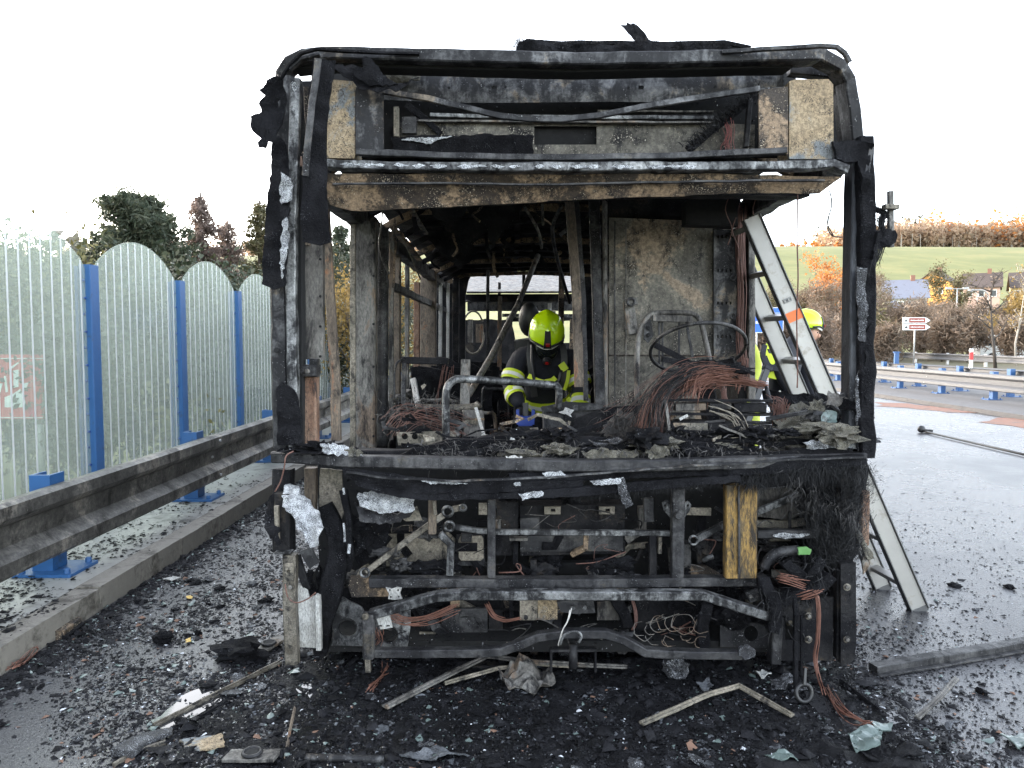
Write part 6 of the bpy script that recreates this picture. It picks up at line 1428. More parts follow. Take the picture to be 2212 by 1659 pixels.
def clump(x, y):
    return np.array([.5 + .9 * noise.noise(Vector((a * 1.7, b * 1.7, 3.1))) + .5 * noise.noise(Vector((a * 5, b * 5, 9.1))) for a, b in zip(x, y)])
def smp(pw, x0, x1, y0, y1, z=0.0, cl=True):
    def f(rs, n):
        x = rs.uniform(x0, x1, n * 4); yy = y0 + (y1 - y0) * rs.rand(n * 4) ** 1.5
        k = dens(x, yy) ** pw
        if cl: k = k * np.clip(clump(x, yy) * 1.5, .05, 1.4)
        m = rs.rand(n * 4) < k
        x, yy = x[m][:n], yy[m][:n]
        return np.stack([x, yy, np.full(len(x), z)], 1)
    return f
m_crumb = burnt('char_crumb', (.006, .006, .007), (.022, .022, .025), .3, spk=(.08, .08, .09), samt=.74, scale=14, rough=(.4, .8), bmp=.3, spec=.08)
m_grey = burnt('grey_ash_crumb', (.06, .065, .072), (.15, .16, .175), .4, scale=10, rough=(.5, .9), bmp=.3)
m_wash = plain('white_ash_crumb', (.55, .57, .60), .7, 0, .2, 12)
m_glassc = plain('green_glass_crumb', (.12, .155, .145), .2, 0, .4, 12)
m_rustc = plain('brown_crumb', (.16, .09, .06), .8, 0, .4, 12)
flakes('char_crumbs', 110000, smp(1.0, -2.2, 4.5, 2.25, 10), (.002, .0105), m_crumb, .4, seed=1)
flakes('char_crumbs', 2500, smp(1.4, -2.2, 3.2, 2.25, 6), (.008, .020), m_crumb, .4, seed=2)
flakes('grey_crumbs', 9000, smp(1.0, -2.2, 4.0, 2.25, 7), (.003, .012), m_grey, .4, seed=3)
flakes('grey_crumbs', 500, smp(1.6, -1.4, 2.0, 2.25, 4), (.010, .022), m_grey, .35, seed=13)
flakes('white_crumbs', 1600, smp(1.0, -2.2, 3.0, 2.25, 6), (.0025, .010), m_wash, .5, seed=4)
flakes('glass_crumbs', 900, smp(1.0, -2.2, 2.8, 2.25, 4.5), (.004, .02), m_glassc, .5, seed=6)
flakes('brown_crumbs', 900, smp(1.0, -2.2, 2.8, 2.25, 5), (.004, .02), m_rustc, .4, seed=7)
m_glint = plain('wet_char_crumb', (.006, .006, .007), .16, 0, .3, 9, None, .6, 0)
def onbed(rs, n):
    x = rs.uniform(-1.3, 1.65, n); yy = 2.2 + 1.5 * rs.rand(n) ** 1.1
    z = [.006 + .022 * (nz((a, b, 0), 7, 3) + .7 * nz((a, b, 0), 17, 5) + .5 * nz((a, b, 0), 34, 8)) - .002 for a, b in zip(x, yy)]
    z = np.maximum(np.array(z), 0)
    k = (((x - .18) / 1.5) ** 4 + ((yy - 2.9) / .85) ** 4) < rs.uniform(.35, 1.25, n)
    return np.stack([x, yy, z], 1)[k]
flakes('char_crumbs', 42000, onbed, (.0022, .011), m_crumb, .5, seed=31)
flakes('wet_char_crumbs', 16000, onbed, (.0022, .010), m_glint, .6, seed=32)
flakes('wet_char_crumbs', 14000, smp(1.0, -2.2, 3.6, 2.25, 8), (.002, .009), m_glint, .6, seed=33)
flakes('grey_crumbs', 3600, onbed, (.002, .010), m_grey, .5, seed=34)
flakes('white_crumbs', 600, onbed, (.0016, .007), m_wash, .6, seed=35)
flakes('glass_crumbs', 700, onbed, (.003, .014), m_glassc, .5, seed=36)
flakes('char_crumbs', 1400, onbed, (.012, .034), m_crumb, .45, seed=37)
def pave(rs, n):
    x = rs.uniform(-3.3, -2.3, n * 3); yy = 2.6 + 7 * rs.rand(n * 3) ** 1.6
    k = np.clip(1.25 - (yy - 2.6) / 4.6, .03, 1) * np.clip(clump(x * 1.6, yy * 1.6) * 1.3, .05, 1)
    m = rs.rand(n * 3) < k
    return np.stack([x[m], yy[m], np.full(m.sum(), .122)], 1)[:n]
flakes('pavement_crumbs', 9000, pave, (.003, .017), m_crumb, .3, seed=8)
flakes('pavement_crumbs', 500, pave, (.010, .03), m_crumb, .3, seed=9)
def gut(rs, n):
    yy = 2.4 + 6 * rs.rand(n) ** 1.3; x = -2.24 + np.abs(rs.normal(0, .09, n))
    return np.stack([x, yy, np.zeros(n)], 1)
flakes('gutter_crumbs', 5000, gut, (.004, .026), m_crumb, .4, seed=10)
flakes('gutter_glass', 500, gut, (.004, .018), m_glassc, .5, seed=11)
# water films / puddles
m_water = plain('puddle_water', (.03, .03, .032), .03, 0, .1, 3, None, .6, .02)
for pts in ([(1735, 1490), (1800, 1476), (1830, 1510), (1880, 1540), (1845, 1585), (1790, 1570), (1750, 1530)], [(1900, 1545), (1950, 1536), (1962, 1560), (1920, 1575)], [(330, 1560), (400, 1500), (470, 1480), (490, 1505), (400, 1565), (345, 1585)], [(640, 1490), (700, 1470), (740, 1490), (690, 1520)]):
    o = sheet('puddle', [tuple(G(*p).xy) for p in pts], lambda x, y: Vector((x, y, .0075)), Vector((0, 0, -.003)), m_water, None, grid=.05, ragged=.012); props(o, kind='structure')
# single pieces
def piece(name, label, cat, vp, build, group=None):
    c = Vector((0, 0, 0)); q = [G(*p) for p in vp]
    for p in q: c += p
    c /= len(q); c.z = 0
    t = thing(name, label, cat, c, 0, group)
    build(t, [p - c for p in q], c)
    return t
def strip_(w, d, mat, zs=None, jit=.003):
    def f(t, q, c):
        pts = [p + Vector((0, 0, (zs[i] if zs else 0) + d / 2 + .004)) for i, p in enumerate(q)]
        bar3('strip', pts, w, d, mat, t, jit=jit, ref=Vector((0, 0, 1)))
        bar3('strip_edge', [p + Vector((0, 0, d * .6)) for p in pts], w * .25, d, mat, t, jit=jit, ref=Vector((0, 0, 1)))
    return f
piece('metal_strip', 'long bent grey metal strip lying under the front of the bus', 'debris', [(832, 1538), (985, 1468), (1052, 1444), (1150, 1457), (1354, 1459)], strip_(.034, .008, greysteel, [.012, .03, .05, .05, .03]))
piece('metal_strip', 'second thinner strip crossing under the long bent grey strip', 'debris', [(960, 1486), (1075, 1462), (1160, 1452), (1230, 1452)], strip_(.022, .008, beige, [.012, .03, .03, .02]))
def crumpled(mat, amp=.05, th=.004, grid=.02, lift=.01):
    def f(t, q, c):
        out = [(p.x, p.y) for p in q]
        sheet('sheet_metal', out, lambda x, y: Vector((x, y, lift + abs(amp * nz((x, y, c.x), 9, c.y)) + amp * .5 * abs(nz((x, y, 1), 21, c.x)))), Vector((0, 0, -th)), mat, t, grid=grid, ragged=grid * .3, smooth=False)
    return f
piece('crumpled_sheet', 'crumpled pale metal sheet beneath the long bent strip', 'debris', [(1078, 1470), (1130, 1462), (1190, 1466), (1200, 1490), (1150, 1512), (1120, 1502), (1090, 1498)], crumpled(greysteel, .10))
piece('metal_strip', 'pale bent moulding lying right of centre on the black debris', 'debris', [(1386, 1574), (1460, 1546), (1527, 1521), (1596, 1504), (1650, 1526), (1712, 1556)], strip_(.026, .010, beige, [.01, .02, .03, .035, .02, .01]))
def lbeam(t, q, c):
    z = Vector((0, 0, .045))
    bar3('beam', [p + z * .5 for p in q], .055, .035, soot, t, jit=.004, ref=Vector((0, 0, 1)))
    bar3('beam_flange', [p + Vector((0, -.035, .006)) for p in q], .045, .008, soot, t, jit=.004, ref=Vector((0, 0, 1)))
piece('charred_beam', 'long dark charred beam lying on the wet road right of the bus', 'debris', [(1885, 1454), (2040, 1428), (2212, 1398), (2420, 1366)], lbeam)
piece('thin_bar', 'thin black bar lying across the puddle at the lower right', 'debris', [(1815, 1476), (1909, 1549)], strip_(.014, .012, char))
piece('broken_slat', 'short grey broken slat standing out of the debris at lower right', 'debris', [(1980, 1556), (2030, 1520), (2064, 1490)], strip_(.022, .010, greysteel, [.0, .02, .04]))
piece('metal_strip', 'long pale strip lying left of the front post of the bus', 'debris', [(332, 1574), (470, 1504), (604, 1436)], strip_(.022, .012, brass))
piece('metal_strip', 'narrow black strip just below the long pale strip on the left', 'debris', [(372, 1578), (440, 1550), (500, 1514)], strip_(.03, .008, char))
def board(t, q, c):
    pts = [p + Vector((0, 0, .02)) for p in q]
    bar3('board', pts, .10, .03, MATS['flaky_char'], t, jit=.008, ref=Vector((0, 0, 1)), curve=4, taper=lambda k: 1 - .6 * k)
    bar3('board_edge', [p + Vector((0, -.05, .005)) for p in q], .012, .02, brass, t, jit=.004, ref=Vector((0, 0, 1)))
piece('charred_board', 'curved charred panel piece with a pale edge at the bottom left', 'debris', [(262, 1640), (310, 1610), (372, 1592)], board)
piece('tan_plate', 'tan burnt plate fragment with two slots in the debris at bottom left', 'debris', [(390, 1604), (484, 1594), (484, 1622), (436, 1626), (400, 1620)], crumpled(tan, .012, .008))
def eyelet(t, q, c):
    bar3('bracket_arm', [q[0] + Vector((0, 0, .012)), q[1] + Vector((0, 0, .03))], .07, .012, greysteel, t, jit=.002, ref=Vector((0, 0, 1)))
    m_ = (q[0] + q[1]) / 2 + Vector((0, 0, .022))
    ring('eye', m_ + Vector((0, 0, .012)), .03, .007, soot, t, 18, 6, Vector((1, 0, 0)), Vector((0, 1, 0)))
    disc('hole', m_ + Vector((0, 0, .004)), .028, .012, dark, t, Vector((0, 0, 1)), 14)
piece('perforated_bracket', 'grey bracket with a round hole lying by the foot of the left front post', 'debris', [(548, 1420), (612, 1388)], eyelet)
piece('perforated_bracket', 'pale bracket ring lying at the very bottom of the picture left of centre', 'debris', [(490, 1640), (600, 1650)], eyelet)
def lumpf(r, mat, amp=.5):
    def f(t, q, c): lump('lump', (0, 0, r[2] * .7), r, mat, t, amp, 2, 3)
    return f
piece('charred_lump', 'single black charred lump lying alone on the left lane', 'debris', [(354, 1386)], lumpf((.045, .04, .03), char))
piece('charred_lump', 'small black cinder behind the bigger lump on the left lane', 'debris', [(428, 1372)], lumpf((.018, .015, .014), char))
piece('charred_lump', 'charred molten clump lying against the bracket left of the bus', 'debris', [(520, 1425)], lumpf((.11, .07, .05), char, .8))
piece('white_scrap', 'flat white scrap lying on the left lane near the kerb', 'debris', [(352, 1256), (372, 1250), (392, 1252), (372, 1259)], crumpled(paleplate, .01, .004))
piece('yellow_leaf', 'small yellow leaf-like scrap in the middle of the left lane', 'debris', [(403, 1293), (412, 1291), (416, 1296), (408, 1298)], crumpled(plain('yellow_scrap', (.55, .36, .08), .6), .008, .002))
piece('yellow_leaf', 'small yellow scrap beside the black lump on the left lane', 'debris', [(398, 1388), (410, 1383), (416, 1389), (404, 1393)], crumpled(MATS['yellow_scrap'], .008, .002))
piece('thin_stick', 'thin brown stick poking out of the debris at the bottom', 'debris', [(637, 1562), (626, 1600), (615, 1648)], strip_(.010, .010, brownpost, [.05, .02, .0]))
def pipe(t, q, c):
    tube3('pipe', [p + Vector((0, 0, .016)) for p in q], .014, bluesteel, t, n=10)
    bar3('pipe_end', [q[0] + Vector((-.012, 0, .016)), q[0] + Vector((.015, 0, .016))], .036, .036, char, t)
piece('metal_pipe', 'blue-grey metal pipe lying along the bottom edge of the picture', 'debris', [(650, 1646), (740, 1648), (830, 1650)], pipe)
def blockf(t, q, c):
    bar3('block', [q[0] + Vector((0, 0, .025)), q[1] + Vector((0, 0, .025))], .05, .045, sootbrown, t, jit=.006, ref=Vector((0, 0, 1)))
    bar3('block_side', [q[0] + Vector((.03, 0, .012)), q[1] + Vector((.03, 0, .012))], .03, .02, char, t, jit=.006, ref=Vector((0, 0, 1)))
piece('burnt_channel', 'burnt channel section lying in the gutter by the kerb', 'debris', [(128, 1382), (166, 1352)], blockf)
def wirebit(t, q, c):
    wires('wire', [[p + Vector((random.uniform(-.02, .02), random.uniform(-.02, .02), random.uniform(.004, .04))) for p in q] for _ in range(9)], .002, copper, t)
piece('wire_bunch', 'bunch of reddish wires lying in the gutter at the left edge', 'debris', [(24, 1452), (50, 1440), (72, 1416), (78, 1408)], wirebit)
piece('wire_bunch', 'loose copper strands dangling onto the debris below the left headlight plate', 'debris', [(800, 1500), (812, 1480), (830, 1462), (832, 1450)], wirebit)
piece('wire_bunch', 'copper strands trailing over the puddle at the lower right', 'debris', [(1790, 1500), (1810, 1540), (1850, 1566), (1884, 1582)], wirebit)
for k, (lab, pts, m) in enumerate((('green glass shard heap at the lower right edge of the black debris', [(1832, 1596), (1876, 1580), (1906, 1592), (1900, 1628), (1850, 1636)], 'green_glass_crumb'), ('pale curved glass shard beside the trailing copper strands', [(1880, 1570), (1930, 1574), (1924, 1586), (1890, 1590)], 'green_glass_crumb'), ('greenish glass shard near the bottom right corner', [(2160, 1605), (2210, 1590), (2250, 1605), (2200, 1625)], 'green_glass_crumb'), ('dark charred panel fragment lying among the glass at lower right', [(1850, 1630), (1920, 1600), (2000, 1640), (1960, 1655), (1880, 1652)], 'char'), ('round charred flake under the right front corner of the bus', [(1664, 1478), (1700, 1462), (1720, 1480), (1690, 1500), (1668, 1494)], 'flaky_char'), ('pale scrap under the right end of the lower bumper', [(1632, 1464), (1650, 1456), (1664, 1466), (1646, 1472)], 'pale_plate'), ('pointed grey scrap right of the crumpled sheet', [(1502, 1492), (1530, 1478), (1542, 1492), (1520, 1502)], 'grey_ash_crumb'), ('green glass piece at the bottom edge right of centre', [(1650, 1640), (1700, 1630), (1726, 1650), (1680, 1656)], 'green_glass_crumb'), ('grey flaky scrap on the black debris at bottom centre', [(860, 1640), (950, 1624), (1010, 1640), (940, 1652)], 'grey_ash_crumb'))):
    piece('debris_scrap', lab, 'debris', pts, crumpled(MATS[m], .04, .005, .015))
# ring-shaped rubber at the cable end
q = G(1736, 1520)
t = thing('rubber_ring', 'black rubber ring at the end of the hanging cable by the puddle', 'debris', q)
ring('ring', (0, 0, .045), .034, .009, m_blk, t, 20, 8, Vector((1, .2, 0)), Vector((0, .3, .95)))
bar3('stub', [(0, 0, .08), (.01, .02, .14)], .012, .012, m_blk, t)
# anonymous charred fragments
rf = random.Random(77); frag = []
for k in range(6):
    me_o = lump('charred_fragment', (0, 0, 0), (1, .7 + .1 * k, .35), [char, MATS['flaky_char'], m_grey if k == 5 else char][k % 3], None, .7, 2.2, 2)
    frag.append(me_o.data); bpy.data.objects.remove(me_o)
cnt = 0
while cnt < 70:
    x = rf.uniform(-2.1, 3.0); yy = rf.uniform(2.3, 4.6)
    if rf.random() > float(dens(np.array([x]), np.array([yy]))[0]) * .9 + .03: continue
    s = rf.uniform(.014, .042)
    o = bpy.data.objects.new('charred_fragment', frag[rf.randrange(6)]); C.objects.link(o)
    o.location = (x, yy, s * .22); o.scale = (s, s, s * rf.uniform(.6, 1.2)); o.rotation_euler = (rf.uniform(-.3, .3), rf.uniform(-.3, .3), rf.uniform(0, 6.3))
    props(o, 'small charred black fragment lying ' + ('on the left lane between kerb and bus' if x < -1.0 else 'under and before the left half of the bus front' if x < .25 else 'under and before the right half of the bus front' if x < 1.5 else 'on the wet road right of the bus'), 'debris', 'charred fragments on the road'); cnt += 1
# long-handled tool left on the road on the right
a_, b_ = G(1990, 935), G(2330, 1014)
t = thing('fire_hook', 'long black-handled tool with a round knob lying on the wet road at right', 'tool', a_)
tube3('handle', [(.02, 0, .03), (b_ - a_) + Vector((0, 0, .025))], .017, m_blk, t)
lump('head', (0, 0, .06), (.06, .055, .06), m_blk, t, .2, 2, 2, True)
bar3('ferrule', [(.04, 0, .035), (.16, -.03, .03)], .05, .05, soot, t)
# ------------------------------------------------------------------ vegetation
m_bark = plain('bark', (.09, .07, .055), .9, 0, .4, 6, (.04, .032, .028), .55, .4)
m_twig = plain('twigs', (.10, .08, .065), .9, 0, .3, 3, None, .6, 0)
m_pale = plain('pale_bark', (.30, .27, .23), .85, 0, .3, 3, (.10, .09, .08), .58, .2)
m_pine = leafmat('pine_needles', [(.035, .05, .035), (.06, .078, .05), (.10, .105, .065)], .45)
m_redc = leafmat('dry_needles', [(.11, .08, .068), (.17, .125, .105), (.21, .16, .13)], .45)
m_hedge = leafmat('hedge_leaves', [(.018, .030, .016), (.035, .045, .022), (.06, .058, .025)], .12)
m_gold = leafmat('gold_sunlit_leaves', [(.10, .09, .035), (.17, .145, .05), (.07, .075, .03)], .22)  # yellow leaves; for the left shrubs the sun glow is in the colour
m_bush = leafmat('brown_twigs', [(.13, .095, .07), (.19, .135, .095), (.15, .125, .095)], .4)
m_brown = leafmat('brown_leaves', [(.30, .21, .15), (.42, .29, .19), (.32, .26, .19)], .5)
m_orng = leafmat('orange_sunlit_leaves', [(.42, .16, .045), (.55, .22, .05), (.34, .15, .06)], .45)  # orange birch leaves; on the hill, evening sun put into the leaf colour
m_redl2 = leafmat('red_leaves', [(.13, .045, .042), (.17, .06, .05), (.11, .06, .05)], .35)
m_ochre = leafmat('ochre_leaves', [(.22, .15, .045), (.28, .18, .05), (.15, .11, .05)], .4)
m_olive = leafmat('olive_leaves', [(.06, .06, .025), (.10, .09, .04), (.12, .085, .04)], .35)
m_dkfir = leafmat('fir_needles', [(.05, .055, .04), (.08, .085, .06), (.11, .095, .07)], .3)
def leaves(name, pts, size, mat, parent, seed=0, flat_=.55):
    rs = np.random.RandomState(seed); pts = np.asarray(pts); n = len(pts)
    s = size * rs.uniform(.5, 1.3, (n, 1))
    a = rs.normal(0, 1, (n, 3)); a /= np.linalg.norm(a, axis=1, keepdims=True)
    b = np.cross(a, rs.normal(0, 1, (n, 3))); b /= np.linalg.norm(b, axis=1, keepdims=True)
    V = np.stack([pts - a * s, pts + b * s * flat_, pts + a * s, pts - b * s * flat_], 1).reshape(-1, 3)
    k = np.arange(n)[:, None] * 4
    T = np.concatenate([k + [0, 1, 2], k + [0, 2, 3]], 0)
    return fast(name, V, T, mat, parent)
def branchy(rnd, h, r, depth=4, up=.5, n0=5, trunk_r=.06, first=.25):
    """returns (paths with radius, tip points)"""
    segs, tips = [], []
    def grow(p, d, L, rad, lev):
        q = p; pts = [p]; n = 4
        for i in range(n):
            d = (d + Vector((rnd.uniform(-1, 1), rnd.uniform(-1, 1), rnd.uniform(-.5, 1) * up)) * .22).normalized()
            q = q + d * L / n; pts.append(q)
            if lev >= depth - 2: tips.append((q, lev))
        segs.append((pts, rad, lev))
        if lev >= depth - 1: return
        for k in range(n0 if lev else n0 + 3):
            t = rnd.uniform(first if lev == 0 else .25, 1.0); i = min(int(t * n), n - 1); b = pts[i].lerp(pts[i + 1], t * n - i)
            a = rnd.uniform(0, 6.28); e = Vector((math.cos(a), math.sin(a), rnd.uniform(.1, 1.0) * up * 1.6)).normalized()
            grow(b, (d * .35 + e).normalized(), (r if lev == 0 else L * .55) * rnd.uniform(.6, 1.05) * (1.15 - .5 * t if lev == 0 else 1), rad * .5, lev + 1)
    grow(Vector((0, 0, 0)), Vector((0, 0, 1)), h * .85, trunk_r, 0)
    return segs, tips
def wood(name, segs, mat, parent, minr=.006):
    V, Fc = [], []
    for pts, rad, lev in segs:
        a, f = section_sweep(pts, ngon(max(minr, rad), 5 if lev == 0 else 3), Vector((0, 1, 0)), 0, 0, lambda k: 1 - .75 * k)
        k = len(V); V += a; Fc += [tuple(i + k for i in q) for q in f]
    return new(name, V, Fc, mat, parent, True)
def broadleaf(name, label, cat, loc, seed, h, r, lm, bm_, nl=3000, ls=.09, group=None, depth=4, up=.5, spread=.12, tr=.07, minr=.008, n0=5, first=.25):
    rnd = random.Random(seed); t = thing(name, label, cat, loc, 0, group)
    segs, tips = branchy(rnd, h, r, depth, up, n0, tr, first)
    wood('trunk', segs, bm_, t, minr)
    if nl:
        rs = np.random.RandomState(seed); idx = rs.randint(0, len(tips), nl)
        P0 = np.array([tips[i][0][:] for i in idx]) + rs.normal(0, spread, (nl, 3))
        leaves('crown', P0, ls, lm, t, seed, .14 if lm.name == 'brown_twigs' else .55)
    return t
def conifer(name, label, cat, loc, seed, h, r, lm, n=9000, ls=.10, group=None, shape='spruce', base=.08):
    rnd = random.Random(seed); t = thing(name, label, cat, loc, 0, group); rs = np.random.RandomState(seed)
    segs = [([Vector((0, 0, 0)), Vector((rnd.uniform(-.1, .1), 0, h * .5)), Vector((0, 0, h))], .02 * h, 0)]; pts = []
    nb = int(120 if shape == 'spruce' else 150)
    for k in range(nb):
        u = base + (1 - base) * (k + rnd.random()) / nb
        if shape == 'spruce': L = r * (1 - u) ** .75 * rnd.uniform(.6, 1.15) + .12
        else: L = r * math.sqrt(max(.02, 1 - ((u - .45) / .58) ** 2)) * rnd.uniform(.55, 1.15)
        a = rnd.uniform(0, 6.28); e = Vector((math.cos(a), math.sin(a), rnd.uniform(.05, .45) if shape != 'spruce' else rnd.uniform(-.1, .5)))
        p = Vector((0, 0, u * h * (.97))); pp = [p, p + e * L * .5, p + e * L + Vector((0, 0, .18 * L))]
        segs.append((pp, .012 * h * (1 - u) + .01, 1))
        m = int(1.9 * n / nb * (L / r + .25))
        tt = rs.uniform(.15, 1.05, m) ** .8; w = .05 * r + .15 * L * (1.1 - tt)
        q = np.array(pp[0])[None] + (np.array(pp[2]) - np.array(pp[0]))[None] * tt[:, None] + rs.normal(0, 1, (m, 3)) * w[:, None] * np.array([1, 1, .8])
        pts.append(q)
    wood('trunk', segs, m_bark, t, .012)
    leaves('crown', np.concatenate(pts), ls, lm, t, seed, .22)
    return t
def on(x, Y): 
    q = P(x, 735, Y); return Vector((q.x, Y, ground_z(q.x, Y) if not (q.x > 25 and Y < 68) else -.03))
def height(y, Y, z0): return P(CX, y, Y).z - z0
# left: conifers standing behind the barrier
q = on(303, 27); conifer('pine_tree', 'dense dark green pine rising highest behind the glass barrier', 'tree', q, 1, height(424, 27, q.z), 1.95, m_pine, 24000, .15, shape='pine', base=.2)
q = on(440, 29); conifer('conifer_tree', 'tall reddish brown conifer just right of the dark pine', 'tree', q, 2, height(416, 29, q.z), 1.95, m_redc, 15000, .11)
q = on(497, 30); conifer('conifer_tree', 'shorter reddish brown conifer between two taller ones behind the barrier', 'tree', q, 3, height(476, 30, q.z), 1.7, m_redc, 11000, .11)
q = on(566, 28); conifer('conifer_tree', 'slim brownish green conifer next to the left front post of the bus', 'tree', q, 4, height(432, 28, q.z), 1.5, m_olive, 10000, .11)
q = on(372, 33); conifer('conifer_tree', 'brown conifer half hidden behind the dark pine', 'tree', q, 5, height(500, 33, q.z), 2.0, m_redc, 10000, .12)
q = on(206, 26); conifer('conifer_tree', 'small dark conifer tip left of the dark pine above the barrier', 'tree', q, 6, height(535, 26, q.z), .9, m_pine, 3500, .12)
q = on(172, 27); conifer('conifer_tree', 'tiny conifer tip beside the nearest tall blue fence post', 'tree', q, 16, height(566, 27, q.z), .7, m_pine, 2500, .11)
q = on(742, 19); conifer('conifer_tree', 'green conifer seen through the open bus door gap', 'tree', q, 7, height(486, 19, q.z), .85, m_pine, 8000, .09)
q = on(716, 22); conifer('conifer_tree', 'olive conifer standing behind the one in the bus door gap', 'tree', q, 8, height(520, 22, q.z), 1.0, m_olive, 6000, .10)
q = on(690, 24); conifer('conifer_tree', 'brownish conifer farther left behind the bus door post', 'tree', q, 9, height(505, 24, q.z), 1.1, m_redc, 6000, .10)
for k, (x, Y, yt, sp) in enumerate(((400, 31, 430, .2), (540, 34, 470, .2), (470, 36, 450, .2))):
    q = on(x, Y); broadleaf('birch_tree', ['bare pale birch between the pine and the reddish conifer', 'bare pale birch right of the shorter reddish conifer', 'thin bare birch behind the reddish conifers'][k], 'tree', q, 30 + k, height(yt, Y, q.z), 1.5, m_redc, m_pale, 500, .06, depth=4, tr=.06, minr=.012)
hed = [(-60, 10.5, 575, m_gold), (40, 13, 560, m_gold), (120, 12, 580, m_gold), (10, 17, 545, m_gold), (200, 11, 640, m_hedge), (270, 13, 650, m_hedge), (330, 12, 640, m_hedge), (390, 14, 640, m_hedge), (430, 12.5, 650, m_hedge), (480, 15, 650, m_hedge), (530, 14, 660, m_hedge), (570, 16, 660, m_hedge), (620, 15, 640, m_hedge), (150, 16, 600, m_hedge), (700, 15, 640, m_hedge), (745, 14, 600, m_ochre), (735, 17, 560, m_hedge), (860, 20, 640, m_hedge), (890, 24, 600, m_hedge), (-120, 12.2, 640, m_hedge), (190, 9.8, 760, m_hedge)]
HP = ['beyond the left picture edge behind the glass', 'low behind the first glass pane at the left edge', 'behind the first glass pane near the tall blue post', 'farther back behind the first glass pane', 'just right of the nearest tall blue post behind the glass', 'in the middle of the second arched pane', 'farther right behind the second arched pane', 'beside the second blue post behind the glass', 'left in the third arched pane', 'in the middle of the third arched pane', 'left in the fourth arched pane', 'next to the left front post of the bus', 'hidden by the left front post of the bus', 'behind the dull green one right of the first blue post', 'between the two posts of the bus door', 'in the bus door gap beside the thin post', 'in the bus door gap under the green conifer', 'seen through the first side window of the bus', 'seen through a farther side window of the bus', 'left behind the red billboard', 'right of the red billboard close to the glass']
for k, (x, Y, yt, lm) in enumerate(hed):
    q = on(x, Y); h = height(yt, Y, q.z)
    broadleaf('shrub', {'gold_sunlit_leaves': 'yellow lit shrub glowing ', 'hedge_leaves': 'dull green shrub ', 'ochre_leaves': 'ochre shrub '}[lm.name] + HP[k], 'shrub', q, 100 + k, h, h * .55, lm, m_twig, 7000 if x < 690 else 9000, .05 if x < 690 else .035, group='shrubs behind the glass barrier' if lm.name != 'ochre_leaves' else None, depth=3, up=.9, spread=.22, tr=.04, n0=7, first=.05)
q = on(380, 8.6); broadleaf('yellow_bush', 'small bush with bright yellow leaves low behind the glass barrier', 'shrub', q, 300, height(890, 8.6, q.z), .7, m_gold, m_twig, 420, .045, depth=3, up=.7, spread=.12, tr=.02, minr=.003, first=.3)
# right: autumn bushes, bare tree, taller trees below the field
rv = random.Random(9)
def shr(x, Y, yt, lm, label, k, nl=900, group='autumn bushes beyond the far guard rail', tree=False, bark=None):
    q = on(x, Y); h = max(1.2, height(yt, Y, q.z))
    broadleaf('bush' if not tree else 'autumn_tree', label, 'bush' if not tree else 'tree', q, 400 + k, h, h * (.5 if not tree else .36), lm, bark or m_twig, int(nl * (2.4 if lm.name == 'brown_twigs' else 1.4)), (.26 if lm.name == 'brown_twigs' else .12) if not tree else .13, group, depth=3 if not tree else 4, up=.9, spread=.32, tr=.05, minr=.018, n0=6 if not tree else 5, first=.05 if not tree else .3)
LB = {'brown_leaves': 'brown leafless-looking bush beyond the far guard rail', 'olive_leaves': 'dull olive bush beyond the far guard rail', 'ochre_leaves': 'ochre yellow bush beyond the far guard rail', 'red_leaves': 'dark red bush beyond the far guard rail', 'orange_sunlit_leaves': 'orange bush beyond the far guard rail'}
k = 0
ROWN = ['in the front row', 'in the second row', 'in the third row', 'in the back row']
MARK = [(1640, 'beyond the ladder top'), (1690, 'behind the ladder'), (1735, 'right of the ladder'), (1780, 'beyond the second firefighter helmet'), (1830, 'behind the right window post'), (1880, 'just right of the charred post'), (1925, 'left of the brown arrow signs'), (1975, 'behind the brown arrow signs'), (2025, 'right of the brown arrow signs'), (2070, 'below the double-headed lamp'), (2105, 'by the red and white marker'), (2140, 'below the curved lamp'), (2180, 'behind the bare tree'), (2215, 'at the right picture edge'), (9999, 'beyond the right picture edge')]
SZ = {'brown_twigs': 'brown twiggy bush', 'brown_leaves': 'brown twiggy bush', 'olive_leaves': 'dull olive bush', 'ochre_leaves': 'ochre yellow bush', 'red_leaves': 'dark red bush', 'orange_sunlit_leaves': 'orange bush'}
for row, (Y0, ylo, yhi) in enumerate(((50, 695, 718), (57, 675, 703), (66, 650, 690), (78, 630, 672))):
    for i in range(15):
        x = 1610 + 44 * i + rv.uniform(-16, 16); Y = Y0 + rv.uniform(-3, 4)
        if row == 0 and 1940 < x < 2020: continue
        lm = rv.choice([m_bush, m_bush, m_olive, m_bush, m_ochre if x > 2050 else m_bush])
        if 1935 < x < 2075 and row < 2: lm = rv.choice([m_redl2, m_bush, m_bush])
        yt = rv.uniform(ylo, yhi)
        if row > 1 and x > 1880: yt = max(yt, 668)
        if row > 1 and x < 1880: yt -= 26
        mk = next(m for lim, m in MARK if x < lim)
        shr(x, Y, yt, lm, SZ[lm.name] + ' ' + ROWN[row] + ', ' + mk, k, 1000); k += 1
